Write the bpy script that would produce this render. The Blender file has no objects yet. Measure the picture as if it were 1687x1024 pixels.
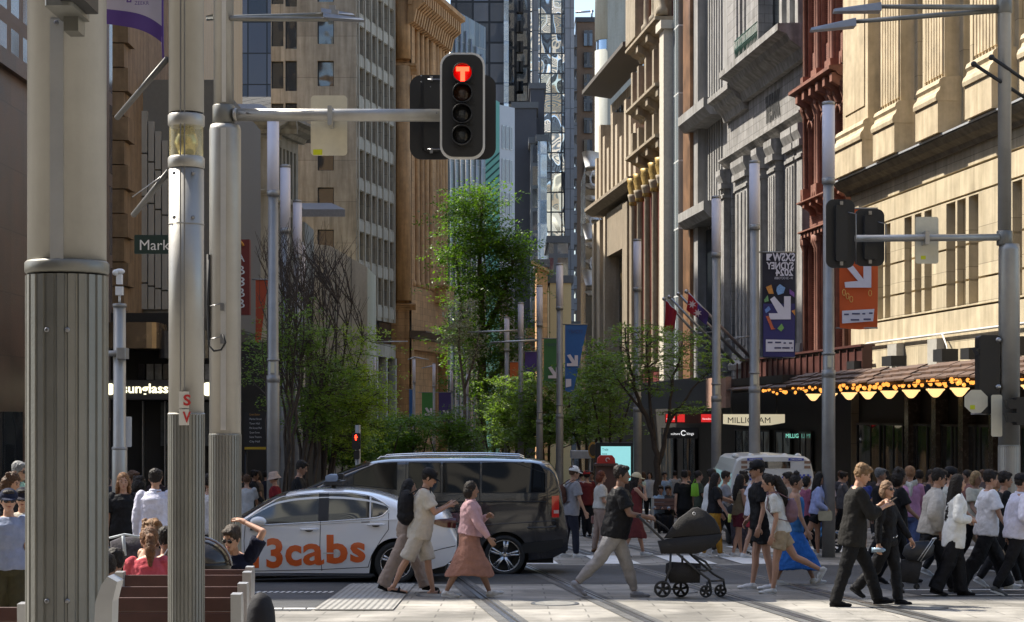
import bpy, bmesh, math, random
from mathutils import Matrix, Vector
random.seed(7)
S = bpy.context.scene
COL = S.collection
# ---------------- camera, world, sun, exposure ----------------
F = 3000.0; CX = 843.5; HY = 683.0; CAMZ = 1.7; SLOPE = 0.031
cam = bpy.data.cameras.new("camera"); camo = bpy.data.objects.new("camera", cam); COL.objects.link(camo)
camo.location = (0, 0, CAMZ); camo.rotation_euler = (math.radians(90), 0, 0)
cam.sensor_width = 36.0; cam.lens = 36.0 * F / 1687.0
cam.shift_x = 0.0; cam.shift_y = (HY - 512.0) / 1687.0
cam.clip_start = 0.1; cam.clip_end = 5000
S.camera = camo
SUN_EL = math.radians(50); SUN_AZ = math.radians(-60)      # azimuth measured from +Y towards +X
sdir = Vector((math.sin(SUN_AZ) * math.cos(SUN_EL), math.cos(SUN_AZ) * math.cos(SUN_EL), math.sin(SUN_EL)))
W = bpy.data.worlds.new("World"); S.world = W; W.use_nodes = True
nt = W.node_tree; bg = nt.nodes['Background']
sky = nt.nodes.new('ShaderNodeTexSky'); sky.sky_type = 'NISHITA'; sky.sun_disc = False
sky.sun_elevation = SUN_EL; sky.sun_rotation = SUN_AZ; sky.air_density = 1.0; sky.dust_density = 1.5; sky.ozone_density = 1.0
nt.links.new(sky.outputs[0], bg.inputs[0]); bg.inputs[1].default_value = 0.15
sl = bpy.data.lights.new("sun", 'SUN'); sl.energy = 4.9; sl.angle = math.radians(0.53); sl.color = (1, 0.93, 0.8)
so = bpy.data.objects.new("sun", sl); COL.objects.link(so); so.rotation_euler = (-sdir).to_track_quat('-Z', 'Y').to_euler()
S.view_settings.view_transform = 'Standard'; S.view_settings.look = 'None'; S.view_settings.gamma = 1.0
S.view_settings.use_curve_mapping = False
S.view_settings.exposure = 0.95
S.cycles.max_bounces = 8; S.cycles.diffuse_bounces = 4; S.cycles.glossy_bounces = 3
S.cycles.transparent_max_bounces = 8; S.cycles.caustics_reflective = False; S.cycles.caustics_refractive = False

def gz(Y): return -SLOPE * max(-60.0, min(Y, 260.0))
def at(px, Y): return (px - CX) / F * Y
def zat(py, Y): return CAMZ + (HY - py) / F * Y
R = math.radians
# ---------------- materials ----------------
MATS = {}
def mat(name, col, rough=0.7, metal=0.0, var=0.12, scale=6.0, bump=0.0, bscale=40.0, emit=0, ecol=None, streak=0.0, coat=0.0, spec=0.5, alpha=None, trans=0.0):
    if name in MATS: return MATS[name]
    m = bpy.data.materials.new(name); m.use_nodes = True; n = m.node_tree.nodes; l = m.node_tree.links
    b = n['Principled BSDF']
    b.inputs['Roughness'].default_value = rough; b.inputs['Metallic'].default_value = metal
    b.inputs['Specular IOR Level'].default_value = spec
    if coat: b.inputs['Coat Weight'].default_value = coat; b.inputs['Coat Roughness'].default_value = 0.04
    if trans: b.inputs['Transmission Weight'].default_value = trans
    tc = n.new('ShaderNodeTexCoord')
    c = (*col, 1)
    if var > 0:
        nz = n.new('ShaderNodeTexNoise'); nz.inputs['Scale'].default_value = scale; nz.inputs['Detail'].default_value = 6; nz.inputs['Roughness'].default_value = 0.65
        l.new(tc.outputs['Object'], nz.inputs['Vector'])
        rp = n.new('ShaderNodeValToRGB'); e = rp.color_ramp.elements
        e[0].position = 0.3; e[1].position = 0.72
        e[0].color = (*[x * (1 - var) for x in col], 1); e[1].color = (*[min(1, x * (1 + var)) for x in col], 1)
        l.new(nz.outputs['Fac'], rp.inputs['Fac']); out = rp.outputs['Color']
        if streak > 0:
            mp = n.new('ShaderNodeMapping'); mp.inputs['Scale'].default_value = (1.3, 1.3, 0.12); l.new(tc.outputs['Object'], mp.inputs['Vector'])
            n2 = n.new('ShaderNodeTexNoise'); n2.inputs['Scale'].default_value = 2.2; n2.inputs['Detail'].default_value = 5; l.new(mp.outputs[0], n2.inputs['Vector'])
            r2 = n.new('ShaderNodeValToRGB'); r2.color_ramp.elements[0].position = 0.35; r2.color_ramp.elements[1].position = 0.65
            g = 1 - streak; r2.color_ramp.elements[0].color = (g, g * .98, g * .94, 1); r2.color_ramp.elements[1].color = (1, 1, 1, 1)
            l.new(n2.outputs['Fac'], r2.inputs['Fac'])
            mx = n.new('ShaderNodeMix'); mx.data_type = 'RGBA'; mx.blend_type = 'MULTIPLY'; mx.inputs['Factor'].default_value = 1
            l.new(out, mx.inputs['A']); l.new(r2.outputs['Color'], mx.inputs['B']); out = mx.outputs['Result']
        l.new(out, b.inputs['Base Color'])
        mr = n.new('ShaderNodeMapRange'); mr.inputs['To Min'].default_value = max(0.02, rough - 0.08); mr.inputs['To Max'].default_value = min(1, rough + 0.1)
        l.new(nz.outputs['Fac'], mr.inputs['Value']); l.new(mr.outputs[0], b.inputs['Roughness'])
    else: b.inputs['Base Color'].default_value = c
    if bump > 0:
        n3 = n.new('ShaderNodeTexNoise'); n3.inputs['Scale'].default_value = bscale; n3.inputs['Detail'].default_value = 5
        l.new(tc.outputs['Object'], n3.inputs['Vector'])
        bp = n.new('ShaderNodeBump'); bp.inputs['Strength'].default_value = bump; bp.inputs['Distance'].default_value = 0.02
        l.new(n3.outputs['Fac'], bp.inputs['Height']); l.new(bp.outputs[0], b.inputs['Normal'])
    if emit:
        b.inputs['Emission Color'].default_value = (*(ecol or col), 1); b.inputs['Emission Strength'].default_value = emit
    if alpha is not None: b.inputs['Alpha'].default_value = alpha
    MATS[name] = m; return m

def blockmat(name, col, bw, bh, mortar=0.02, mcol=None, rough=0.8, var=0.15, offset=0.5, bump=0.4, streak=0.25):
    """stone courses / panels / bricks laid on vertical walls (or the ground with flat=True names)"""
    m = mat(name, col, rough, 0, var, 1.2, 0, 40, streak=streak); n = m.node_tree.nodes; l = m.node_tree.links; b = n['Principled BSDF']
    tc = n.new('ShaderNodeTexCoord'); sp = n.new('ShaderNodeSeparateXYZ'); l.new(tc.outputs['Object'], sp.inputs[0])
    ad = n.new('ShaderNodeMath'); ad.operation = 'ADD'; l.new(sp.outputs[0], ad.inputs[0]); l.new(sp.outputs[1], ad.inputs[1])
    cb = n.new('ShaderNodeCombineXYZ')
    if name.startswith('pav'): l.new(tc.outputs['Object'], (mpn := n.new('ShaderNodeMapping')).inputs['Vector']); vec = mpn.outputs[0]
    else: l.new(ad.outputs[0], cb.inputs[0]); l.new(sp.outputs[2], cb.inputs[1]); vec = cb.outputs[0]
    br = n.new('ShaderNodeTexBrick'); l.new(vec, br.inputs['Vector']); br.inputs['Scale'].default_value = 1.0; br.offset = offset
    br.inputs['Brick Width'].default_value = bw; br.inputs['Row Height'].default_value = bh; br.inputs['Mortar Size'].default_value = mortar
    br.inputs['Color1'].default_value = (0.86, 0.86, 0.86, 1); br.inputs['Color2'].default_value = (1.1, 1.1, 1.1, 1)
    k = 0.5; br.inputs['Mortar'].default_value = (*(mcol or (k, k, k)), 1); br.inputs['Mortar Smooth'].default_value = 0.2
    src = b.inputs['Base Color'].links[0].from_socket
    mx = n.new('ShaderNodeMix'); mx.data_type = 'RGBA'; mx.blend_type = 'MULTIPLY'; mx.inputs['Factor'].default_value = 1
    l.new(src, mx.inputs['A']); l.new(br.outputs['Color'], mx.inputs['B']); l.new(mx.outputs['Result'], b.inputs['Base Color'])
    bp = n.new('ShaderNodeBump'); bp.inputs['Strength'].default_value = bump; bp.inputs['Distance'].default_value = 0.02; bp.invert = True
    l.new(br.outputs['Fac'], bp.inputs['Height'])
    n3 = n.new('ShaderNodeTexNoise'); n3.inputs['Scale'].default_value = 25; n3.inputs['Detail'].default_value = 5; l.new(tc.outputs['Object'], n3.inputs['Vector'])
    b2 = n.new('ShaderNodeBump'); b2.inputs['Strength'].default_value = 0.35; b2.inputs['Distance'].default_value = 0.02
    l.new(n3.outputs['Fac'], b2.inputs['Height']); l.new(bp.outputs[0], b2.inputs['Normal']); l.new(b2.outputs[0], b.inputs['Normal'])
    return m

def glassmat(name, col=(0.03, 0.04, 0.05), rough=0.04, wav=0.25, wscale=0.35, cellw=0, cellh=0, frame=(0.02, 0.02, 0.02), fw=0.06, blinds=None, metal=0.0):
    m = bpy.data.materials.new(name); m.use_nodes = True; n = m.node_tree.nodes; l = m.node_tree.links; b = n['Principled BSDF']
    b.inputs['Base Color'].default_value = (*col, 1); b.inputs['Roughness'].default_value = rough; b.inputs['Specular IOR Level'].default_value = 1.0
    b.inputs['IOR'].default_value = 1.7; b.inputs['Metallic'].default_value = metal
    tc = n.new('ShaderNodeTexCoord')
    nz = n.new('ShaderNodeTexNoise'); nz.inputs['Scale'].default_value = wscale; nz.inputs['Detail'].default_value = 1; l.new(tc.outputs['Object'], nz.inputs['Vector'])
    bp = n.new('ShaderNodeBump'); bp.inputs['Strength'].default_value = wav; bp.inputs['Distance'].default_value = 0.3
    l.new(nz.outputs['Fac'], bp.inputs['Height']); l.new(bp.outputs[0], b.inputs['Normal'])
    if cellw:
        sp = n.new('ShaderNodeSeparateXYZ'); l.new(tc.outputs['Object'], sp.inputs[0])
        ad = n.new('ShaderNodeMath'); ad.operation = 'ADD'; l.new(sp.outputs[0], ad.inputs[0]); l.new(sp.outputs[1], ad.inputs[1])
        cb = n.new('ShaderNodeCombineXYZ'); l.new(ad.outputs[0], cb.inputs[0]); l.new(sp.outputs[2], cb.inputs[1])
        br = n.new('ShaderNodeTexBrick'); br.offset = 0; br.inputs['Scale'].default_value = 1; br.inputs['Brick Width'].default_value = cellw; br.inputs['Row Height'].default_value = cellh
        br.inputs['Mortar Size'].default_value = fw; l.new(cb.outputs[0], br.inputs['Vector'])
        c2 = blinds or [x * 2.2 for x in col]
        br.inputs['Color1'].default_value = (*col, 1); br.inputs['Color2'].default_value = (*c2, 1); br.inputs['Mortar'].default_value = (*frame, 1)
        l.new(br.outputs['Color'], b.inputs['Base Color'])
        mr = n.new('ShaderNodeMapRange'); mr.inputs['To Min'].default_value = rough; mr.inputs['To Max'].default_value = 0.6
        l.new(br.outputs['Fac'], mr.inputs['Value']); l.new(mr.outputs[0], b.inputs['Roughness'])
        m2 = n.new('ShaderNodeMapRange'); m2.inputs['To Min'].default_value = metal; m2.inputs['To Max'].default_value = 0
        l.new(br.outputs['Fac'], m2.inputs['Value']); l.new(m2.outputs[0], b.inputs['Metallic'])
        # each pane sits at a slightly different angle, like real curtain walls
        vt = n.new('ShaderNodeTexWhiteNoise'); sn = n.new('ShaderNodeVectorMath'); sn.operation = 'SNAP'; sn.inputs[1].default_value = (cellw, cellh, 1)
        l.new(cb.outputs[0], sn.inputs[0]); l.new(sn.outputs[0], vt.inputs['Vector'])
        sc = n.new('ShaderNodeVectorMath'); sc.operation = 'SUBTRACT'; sc.inputs[1].default_value = (.5, .5, .5); l.new(vt.outputs['Color'], sc.inputs[0])
        s2 = n.new('ShaderNodeVectorMath'); s2.operation = 'SCALE'; s2.inputs['Scale'].default_value = 0.05; l.new(sc.outputs[0], s2.inputs[0])
        a2 = n.new('ShaderNodeVectorMath'); a2.operation = 'ADD'; l.new(bp.outputs[0], a2.inputs[0]); l.new(s2.outputs[0], a2.inputs[1])
        nn = n.new('ShaderNodeVectorMath'); nn.operation = 'NORMALIZE'; l.new(a2.outputs[0], nn.inputs[0]); l.new(nn.outputs[0], b.inputs['Normal'])
    MATS[name] = m; return m

# ---------------- mesh building ----------------
TM = {}
class MB:
    def __init__(s): s.v = []; s.f = []; s.m = []; s.sm = []
    def add(s, vs, fs, mi=0, sm=False):
        o = len(s.v); s.v += [tuple(p) for p in vs]
        for f in fs: s.f.append([i + o for i in f]); s.m.append(mi); s.sm.append(sm)
        return s
    def box(s, x0, x1, y0, y1, z0, z1, mi=0, M=None):
        v = [Vector(p) for p in ((x0,y0,z0),(x1,y0,z0),(x1,y1,z0),(x0,y1,z0),(x0,y0,z1),(x1,y0,z1),(x1,y1,z1),(x0,y1,z1))]
        if M: v = [M @ p for p in v]
        return s.add(v, [(0,3,2,1),(4,5,6,7),(0,1,5,4),(1,2,6,5),(2,3,7,6),(3,0,4,7)], mi)
    def rbox(s, x0, x1, y0, y1, z0, z1, r=0.01, mi=0, M=None, axis='z', n=3):
        """box with rounded edges round one axis"""
        if axis == 'z': a0,a1,b0,b1,c0,c1 = x0,x1,y0,y1,z0,z1; f = lambda a,b,c: (a,b,c)
        elif axis == 'y': a0,a1,b0,b1,c0,c1 = x0,x1,z0,z1,y0,y1; f = lambda a,b,c: (a,c,b)
        else: a0,a1,b0,b1,c0,c1 = y0,y1,z0,z1,x0,x1; f = lambda a,b,c: (c,a,b)
        pts = []
        for (cx, cy, t0) in ((a1-r,b1-r,0),(a0+r,b1-r,90),(a0+r,b0+r,180),(a1-r,b0+r,270)):
            for k in range(n + 1):
                t = R(t0 + 90 * k / n); pts.append((cx + r*math.cos(t), cy + r*math.sin(t)))
        return s.prism(pts, c0, c1, mi, M, f)
    def prism(s, pts, c0, c1, mi=0, M=None, f=lambda a,b,c:(a,b,c)):
        n = len(pts); v = [Vector(f(a,b,c0)) for a,b in pts] + [Vector(f(a,b,c1)) for a,b in pts]
        if M: v = [M @ p for p in v]
        fs = [tuple(range(n))[::-1], tuple(range(n, 2*n))] + [(i, (i+1)%n, (i+1)%n+n, i+n) for i in range(n)]
        return s.add(v, fs, mi)
    def tube(s, path, rad, n=10, mi=0, M=None, caps=True, sm=True):
        path = [Vector(p) for p in path]
        if not isinstance(rad, (list, tuple)): rad = [rad] * len(path)
        v = []; up = None
        for i, p in enumerate(path):
            d = (path[min(i+1, len(path)-1)] - path[max(i-1, 0)])
            if d.length < 1e-9: d = Vector((0,0,1))
            d.normalize()
            if up is None:
                up = Vector((0,0,1)) if abs(d.z) < 0.9 else Vector((1,0,0))
            a = d.cross(up); a.normalize(); b = a.cross(d); b.normalize(); up = b
            r = rad[i]; ra, rb = (r if isinstance(r, (tuple, list)) else (r, r))
            for k in range(n):
                t = 2*math.pi*k/n; v.append(p + a*(ra*math.cos(t)) + b*(rb*math.sin(t)))
        if M: v = [M @ p for p in v]
        fs = []
        for i in range(len(path)-1):
            for k in range(n):
                k2 = (k+1) % n; fs.append((i*n+k, i*n+k2, (i+1)*n+k2, (i+1)*n+k))
        s.add(v, fs, mi, sm)
        if caps:
            o = len(s.v) - len(v)
            s.f.append([o+k for k in range(n)][::-1]); s.m.append(mi); s.sm.append(False)
            s.f.append([o+(len(path)-1)*n+k for k in range(n)]); s.m.append(mi); s.sm.append(False)
        return s
    def lathe(s, prof, n=24, mi=0, M=None, c=(0,0), sm=True, caps=True):
        v = []
        for r, z in prof:
            for k in range(n):
                t = 2*math.pi*k/n; v.append(Vector((c[0]+r*math.cos(t), c[1]+r*math.sin(t), z)))
        if M: v = [M @ p for p in v]
        fs = []
        for i in range(len(prof)-1):
            for k in range(n):
                k2 = (k+1) % n; fs.append((i*n+k, i*n+k2, (i+1)*n+k2, (i+1)*n+k))
        s.add(v, fs, mi, sm); o = len(s.v) - len(v)
        if caps:
            s.f.append([o+k for k in range(n)][::-1]); s.m.append(mi); s.sm.append(False)
            s.f.append([o+(len(prof)-1)*n+k for k in range(n)]); s.m.append(mi); s.sm.append(False)
        return s
    def ell(s, c, r, mi=0, M=None, n=12, h=8, Rm=None):
        v = []; c = Vector(c)
        for i in range(1, h):
            ph = math.pi * i / h
            for k in range(n):
                t = 2*math.pi*k/n; q = Vector((r[0]*math.sin(ph)*math.cos(t), r[1]*math.sin(ph)*math.sin(t), r[2]*math.cos(ph)))
                if Rm: q = Rm @ q
                v.append(c + q)
        q = Vector((0,0,r[2])); q2 = Vector((0,0,-r[2]))
        if Rm: q = Rm @ q; q2 = Rm @ q2
        v += [c + q, c + q2]
        if M: v = [M @ p for p in v]
        T = (h-1)*n; fs = []
        for i in range(h-2):
            for k in range(n):
                k2 = (k+1)%n; fs.append((i*n+k, (i+1)*n+k, (i+1)*n+k2, i*n+k2))
        for k in range(n):
            fs.append((T, k, (k+1)%n)); fs.append((T+1, (h-2)*n+(k+1)%n, (h-2)*n+k))
        return s.add(v, fs, mi, True)
    def merge(s, o, M=None):
        off = len(s.v); s.v += [tuple(M @ Vector(p)) if M else p for p in o.v]
        s.f += [[i+off for i in f] for f in o.f]; s.m += o.m; s.sm += o.sm; return s
    def mesh(s, name, mats, T=None):
        me = bpy.data.meshes.new(name)
        v = [tuple(T @ Vector(p)) for p in s.v] if T else s.v
        me.from_pydata(v, [], s.f)
        for m_ in mats: me.materials.append(m_)
        me.polygons.foreach_set('material_index', s.m); me.polygons.foreach_set('use_smooth', s.sm)
        me.update(); return me
    def build(s, name, mats, parent=None, **kw):
        if not isinstance(mats, (list, tuple)): mats = [mats]
        T = TM[parent.name].inverted() if parent else None
        o = bpy.data.objects.new(name, s.mesh(name, mats, T)); COL.objects.link(o)
        if parent: o.parent = parent; TM[o.name] = TM[parent.name]
        else: TM[o.name] = Matrix.Identity(4)
        for k, v in kw.items(): o[k] = v
        return o
def thing(name, loc, label, cat, group=None, rz=0):
    o = bpy.data.objects.new(name, None); COL.objects.link(o); o.empty_display_size = 0.3
    o.location = loc; o.rotation_euler = (0, 0, rz); TM[o.name] = Matrix.Translation(loc) @ Matrix.Rotation(rz, 4, 'Z')
    o['label'] = label; o['category'] = cat
    if group: o['group'] = group
    return o
def tag(o, label, cat, group=None):
    o['label'] = label; o['category'] = cat
    if group: o['group'] = group
    return o
def copy_tree(o, loc, rz, label, group=None, par=None, top=True):
    c = o.copy(); COL.objects.link(c)
    if top:
        c.location = loc; c.rotation_euler = (0, 0, rz); c['label'] = label
        if group: c['group'] = group
    else: c.parent = par
    TM[c.name] = TM[par.name] if par else Matrix.Translation(loc) @ Matrix.Rotation(rz, 4, 'Z')
    for ch in list(o.children): copy_tree(ch, None, None, None, None, c, False)
    return c
def text_mb(txt, size, mirror=False, ext=0.0, bold=0.0, font=None):
    """flat text mesh in the XZ plane, facing -Y, starting at x=0, baseline z=0; returns (MB, width)"""
    cu = bpy.data.curves.new('t', 'FONT'); cu.body = txt; cu.size = size; cu.offset = bold; cu.resolution_u = 3
    ob = bpy.data.objects.new('t', cu); COL.objects.link(ob)
    dg = bpy.context.evaluated_depsgraph_get(); dg.update()
    me = bpy.data.meshes.new_from_object(ob.evaluated_get(dg))
    mb = MB(); xs = [v.co.x for v in me.vertices] or [0]; w = max(xs)
    fs = [list(p.vertices) for p in me.polygons]
    if mirror:
        mb.add([(w - v.co.x, 0, v.co.y) for v in me.vertices], [f[::-1] for f in fs])
    else: mb.add([(v.co.x, 0, v.co.y) for v in me.vertices], fs)
    bpy.data.objects.remove(ob); bpy.data.curves.remove(cu); bpy.data.meshes.remove(me)
    return mb, w

class Wall:
    """vertical wall plane: start (x,y), unit direction u along it, outward normal n"""
    def __init__(s, x, y, dx, dy, flip=1):
        L = math.hypot(dx, dy); s.o = Vector((x, y)); s.u = Vector((dx/L, dy/L)); s.n = Vector((s.u.y, -s.u.x)) * flip
        s.flip = flip
    def P(s, u, z, n=0): q = s.o + s.u*u + s.n*n; return Vector((q.x, q.y, z))
    def U(s, px, n=0):
        k = (px - CX) / F; o = s.o + s.n*n      # o.x+u*ux = k*(o.y+u*uy)
        return (k*o.y - o.x) / (s.u.x - k*s.u.y)
    def Z(s, px, py, n=0):
        u = s.U(px, n); Y = (s.o + s.u*u + s.n*n).y; return zat(py, Y)
    def box(s, mb, u0, u1, z0, z1, n0, n1, mi=0):
        if u0 > u1: u0, u1 = u1, u0
        v = [s.P(*p) for p in ((u0,z0,n0),(u1,z0,n0),(u1,z0,n1),(u0,z0,n1),(u0,z1,n0),(u1,z1,n0),(u1,z1,n1),(u0,z1,n1))]
        fs = [(0,3,2,1),(4,5,6,7),(0,1,5,4),(1,2,6,5),(2,3,7,6),(3,0,4,7)]
        if s.flip > 0: fs = [f[::-1] for f in fs]
        return mb.add(v, fs, mi)
    def moulding(s, mb, u0, u1, prof, mi=0):
        """prof: list of (n, z) closed outline, extruded along u"""
        n = len(prof); v = [s.P(u0, z, a) for a, z in prof] + [s.P(u1, z, a) for a, z in prof]
        mb.add(v, [tuple(range(n)), tuple(range(n, 2*n))[::-1]] + [(i, i+n, (i+1)%n+n, (i+1)%n) for i in range(n)], mi)
    def holed(s, mb, u0, u1, z0, z1, holes, depth, mi=0, rmi=None):
        """wall skin at n=0 with real rectangular openings, reveals of the given depth, as merged grid cells"""
        rmi = mi if rmi is None else rmi
        us = sorted({u0, u1, *[h[0] for h in holes], *[h[1] for h in holes]}); zs = sorted({z0, z1, *[h[2] for h in holes], *[h[3] for h in holes]})
        us = [a for a in us if u0-1e-6 <= a <= u1+1e-6]; zs = [a for a in zs if z0-1e-6 <= a <= z1+1e-6]
        def inh(a, b):
            for h in holes:
                if h[0] < a < h[1] and h[2] < b < h[3]: return True
            return False
        def q(p, m_): mb.add(p, [(0,1,2,3)], m_)
        for j in range(len(zs)-1):
            i = 0
            while i < len(us)-1:
                zc = (zs[j]+zs[j+1])/2
                if inh((us[i]+us[i+1])/2, zc): i += 1; continue
                k = i
                while k+1 < len(us)-1 and not inh((us[k+1]+us[k+2])/2, zc): k += 1
                q([s.P(us[i], zs[j]), s.P(us[k+1], zs[j]), s.P(us[k+1], zs[j+1]), s.P(us[i], zs[j+1])], mi); i = k+1
        for h in holes:
            a, b, c, d = h[:4]
            q([s.P(a,c,0), s.P(a,c,-depth), s.P(a,d,-depth), s.P(a,d,0)], rmi); q([s.P(b,c,-depth), s.P(b,c,0), s.P(b,d,0), s.P(b,d,-depth)], rmi)
            q([s.P(a,c,0), s.P(b,c,0), s.P(b,c,-depth), s.P(a,c,-depth)], rmi); q([s.P(a,d,-depth), s.P(b,d,-depth), s.P(b,d,0), s.P(a,d,0)], rmi)
    def window(s, parent, u0, u1, z0, z1, depth, frame, glass, cols=1, rows=1, fw=0.06, name='window'):
        mb = MB(); n1 = -depth + 0.05; n0 = -depth
        s.box(mb, u0, u0+fw, z0, z1, n0, n1); s.box(mb, u1-fw, u1, z0, z1, n0, n1)
        s.box(mb, u0+fw, u1-fw, z0, z0+fw, n0, n1); s.box(mb, u0+fw, u1-fw, z1-fw, z1, n0, n1)
        for c in range(1, cols):
            a = u0 + (u1-u0)*c/cols; s.box(mb, a-fw/3, a+fw/3, z0+fw, z1-fw, n0, n1-0.01)
        for r in range(1, rows):
            a = z0 + (z1-z0)*r/rows; s.box(mb, u0+fw, u1-fw, a-fw/3, a+fw/3, n0, n1-0.015)
        w_ = mb.build(name, frame, parent); mb = MB(); s.box(mb, u0+0.01, u1-0.01, z0+0.01, z1-0.01, n0-0.03, n0+0.012); mb.build('pane', glass, w_)
        return w_
def split_loose(names):
    for o in list(S.objects):
        if o.type != 'MESH' or o.name.split('.')[0] not in names or o.children: continue
        me = o.data; n = len(me.vertices); par = list(range(n))
        def fd(a):
            while par[a] != a: par[a] = par[par[a]]; a = par[a]
            return a
        for p in me.polygons:
            vs = list(p.vertices); r = fd(vs[0])
            for q in vs[1:]: par[fd(q)] = r
        gr = {}
        for i in range(n): gr.setdefault(fd(i), []).append(i)
        gs = list(gr.values())
        if len(gs) < 2: continue
        # bring touching pieces together again by bounding boxes
        bb = []
        for g in gs:
            cs = [me.vertices[i].co for i in g]; bb.append(([min(c[k] for c in cs) for k in range(3)], [max(c[k] for c in cs) for k in range(3)]))
        cl = list(range(len(gs)))
        def f2(a):
            while cl[a] != a: a = cl[a]
            return a
        for i in range(len(gs)):
            for j in range(i):
                if all(bb[i][0][k] <= bb[j][1][k]+.01 and bb[j][0][k] <= bb[i][1][k]+.01 for k in range(3)): cl[f2(i)] = f2(j)
        G = {}
        for i, g in enumerate(gs): G.setdefault(f2(i), set()).update(g)
        if len(G) < 2: continue
        first = True
        for g in G.values():
            idx = {v: k for k, v in enumerate(sorted(g))}; vs = [tuple(me.vertices[i].co) for i in sorted(g)]
            fs, mi, sm = [], [], []
            for p in me.polygons:
                if p.vertices[0] in idx: fs.append([idx[v] for v in p.vertices]); mi.append(p.material_index); sm.append(p.use_smooth)
            nm = bpy.data.meshes.new(o.name.split('.')[0]); nm.from_pydata(vs, [], fs)
            for m_ in me.materials: nm.materials.append(m_)
            nm.polygons.foreach_set('material_index', mi); nm.polygons.foreach_set('use_smooth', sm); nm.update()
            if first: keep = nm; first = False
            else:
                c = o.copy(); c.data = nm; COL.objects.link(c); TM[c.name] = TM[o.name]
        o.data = keep
# ---------------- ground ----------------
pav = blockmat('pav_granite', (0.345, 0.325, 0.295), 0.9, 0.45, 0.012, rough=0.72, var=0.22, bump=0.15, streak=0.0)
def dirty(m, scale=0.7, dark=.5, spots=True):
    n = m.node_tree.nodes; l = m.node_tree.links; b = n['Principled BSDF']; src = b.inputs['Base Color'].links[0].from_socket; tc = n.new('ShaderNodeTexCoord')
    for sc, lo, hi, g in ((scale, .42, .62, dark), (scale*7, .35, .6, .86)) + (((14.0, .0, .0, .6),) if spots else ()):
        if hi > 0:
            t_ = n.new('ShaderNodeTexNoise'); t_.inputs['Scale'].default_value = sc; t_.inputs['Detail'].default_value = 8; t_.inputs['Distortion'].default_value = .6; o_ = t_.outputs['Fac']
        else:
            t_ = n.new('ShaderNodeTexVoronoi'); t_.inputs['Scale'].default_value = 2.6; o_ = t_.outputs['Distance']; lo, hi = .035, .06
        l.new(tc.outputs['Object'], t_.inputs['Vector']); r_ = n.new('ShaderNodeValToRGB'); r_.color_ramp.elements[0].position = lo; r_.color_ramp.elements[1].position = hi
        r_.color_ramp.elements[0].color = (g, g, g*.98, 1); r_.color_ramp.elements[1].color = (1, 1, 1, 1); l.new(o_, r_.inputs['Fac'])
        x_ = n.new('ShaderNodeMix'); x_.data_type = 'RGBA'; x_.blend_type = 'MULTIPLY'; x_.inputs['Factor'].default_value = 1; l.new(src, x_.inputs['A']); l.new(r_.outputs[0], x_.inputs['B']); src = x_.outputs['Result']
    l.new(src, b.inputs['Base Color'])
dirty(pav)
asph = mat('asphalt', (0.075, 0.077, 0.083), 0.8, var=0.25, scale=1.5, bump=0.5, bscale=120)
asph2 = mat('asphalt_strip', (0.11, 0.11, 0.112), 0.75, var=0.3, scale=2.5, bump=0.4, bscale=90)
dirty(asph, .4, .7); dirty(asph2, .8, .7, False)
steel = mat('rail_steel', (0.25, 0.25, 0.26), 0.3, 0.9, var=0.2, scale=9)
groove = mat('rail_groove', (0.02, 0.02, 0.02), 0.9, var=0)
paint = mat('marking_and_sun_paint', (0.72, 0.72, 0.7), 0.6, var=0.18, scale=7)
mb = MB()
ys = [-60, 0, 60, 120, 200, 260, 2500]
vs = []
for y in ys: vs += [(-1500, y, gz(y)), (1500, y, gz(y))]
mb.add(vs, [(2*i, 2*i+1, 2*i+3, 2*i+2) for i in range(len(ys)-1)])
mb.build('ground', pav, kind='structure')
def sheet(mb, pts, h, mi=0): mb.add([(x, y, gz(y)+h) for x, y in pts], [tuple(range(len(pts)))], mi)
mb = MB(); sheet(mb, [(-80, 27.4), (80, 27.4), (80, 32.9), (-80, 32.9)], .004)
sheet(mb, [(-80, 22.15), (-2.45, 22.15), (-2.45, 27.39), (-80, 27.39)], .004)
sheet(mb, [(5.6, 24.7), (80, 24.7), (80, 27.39), (5.2, 27.39)], .004)
mb.build('road', asph, kind='structure')
mb = MB()
# asphalt infill beside the rails, then rails
def rx(x0, Y): return x0 - (Y - 22.77) * 0.1077
for x0 in (-.23, 1.29, 3.17, 4.63):
    w = 0.17
    sheet(mb, [(rx(x0,10)-w, 10), (rx(x0,10)+w, 10), (rx(x0,150)+w, 150), (rx(x0,150)-w, 150)], .008)
for k, (y0, y1) in enumerate([(10, 21.2), (24.1, 24.6), (27.0, 27.4)]): pass
mb.build('track_infill', asph2, kind='structure')
mb = MB()
for x0 in (-.23, 1.29, 3.17, 4.63):
    for a, b, m_, h in ((-.045, .02, 0, .012), (.02, .055, 1, .0115), (.055, .075, 0, .012)):
        sheet(mb, [(rx(x0,10)+a, 10), (rx(x0,10)+b, 10), (rx(x0,150)+b, 150), (rx(x0,150)+a, 150)], h, m_)
mb.build('tram_rails', [steel, groove], kind='structure')
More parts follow.
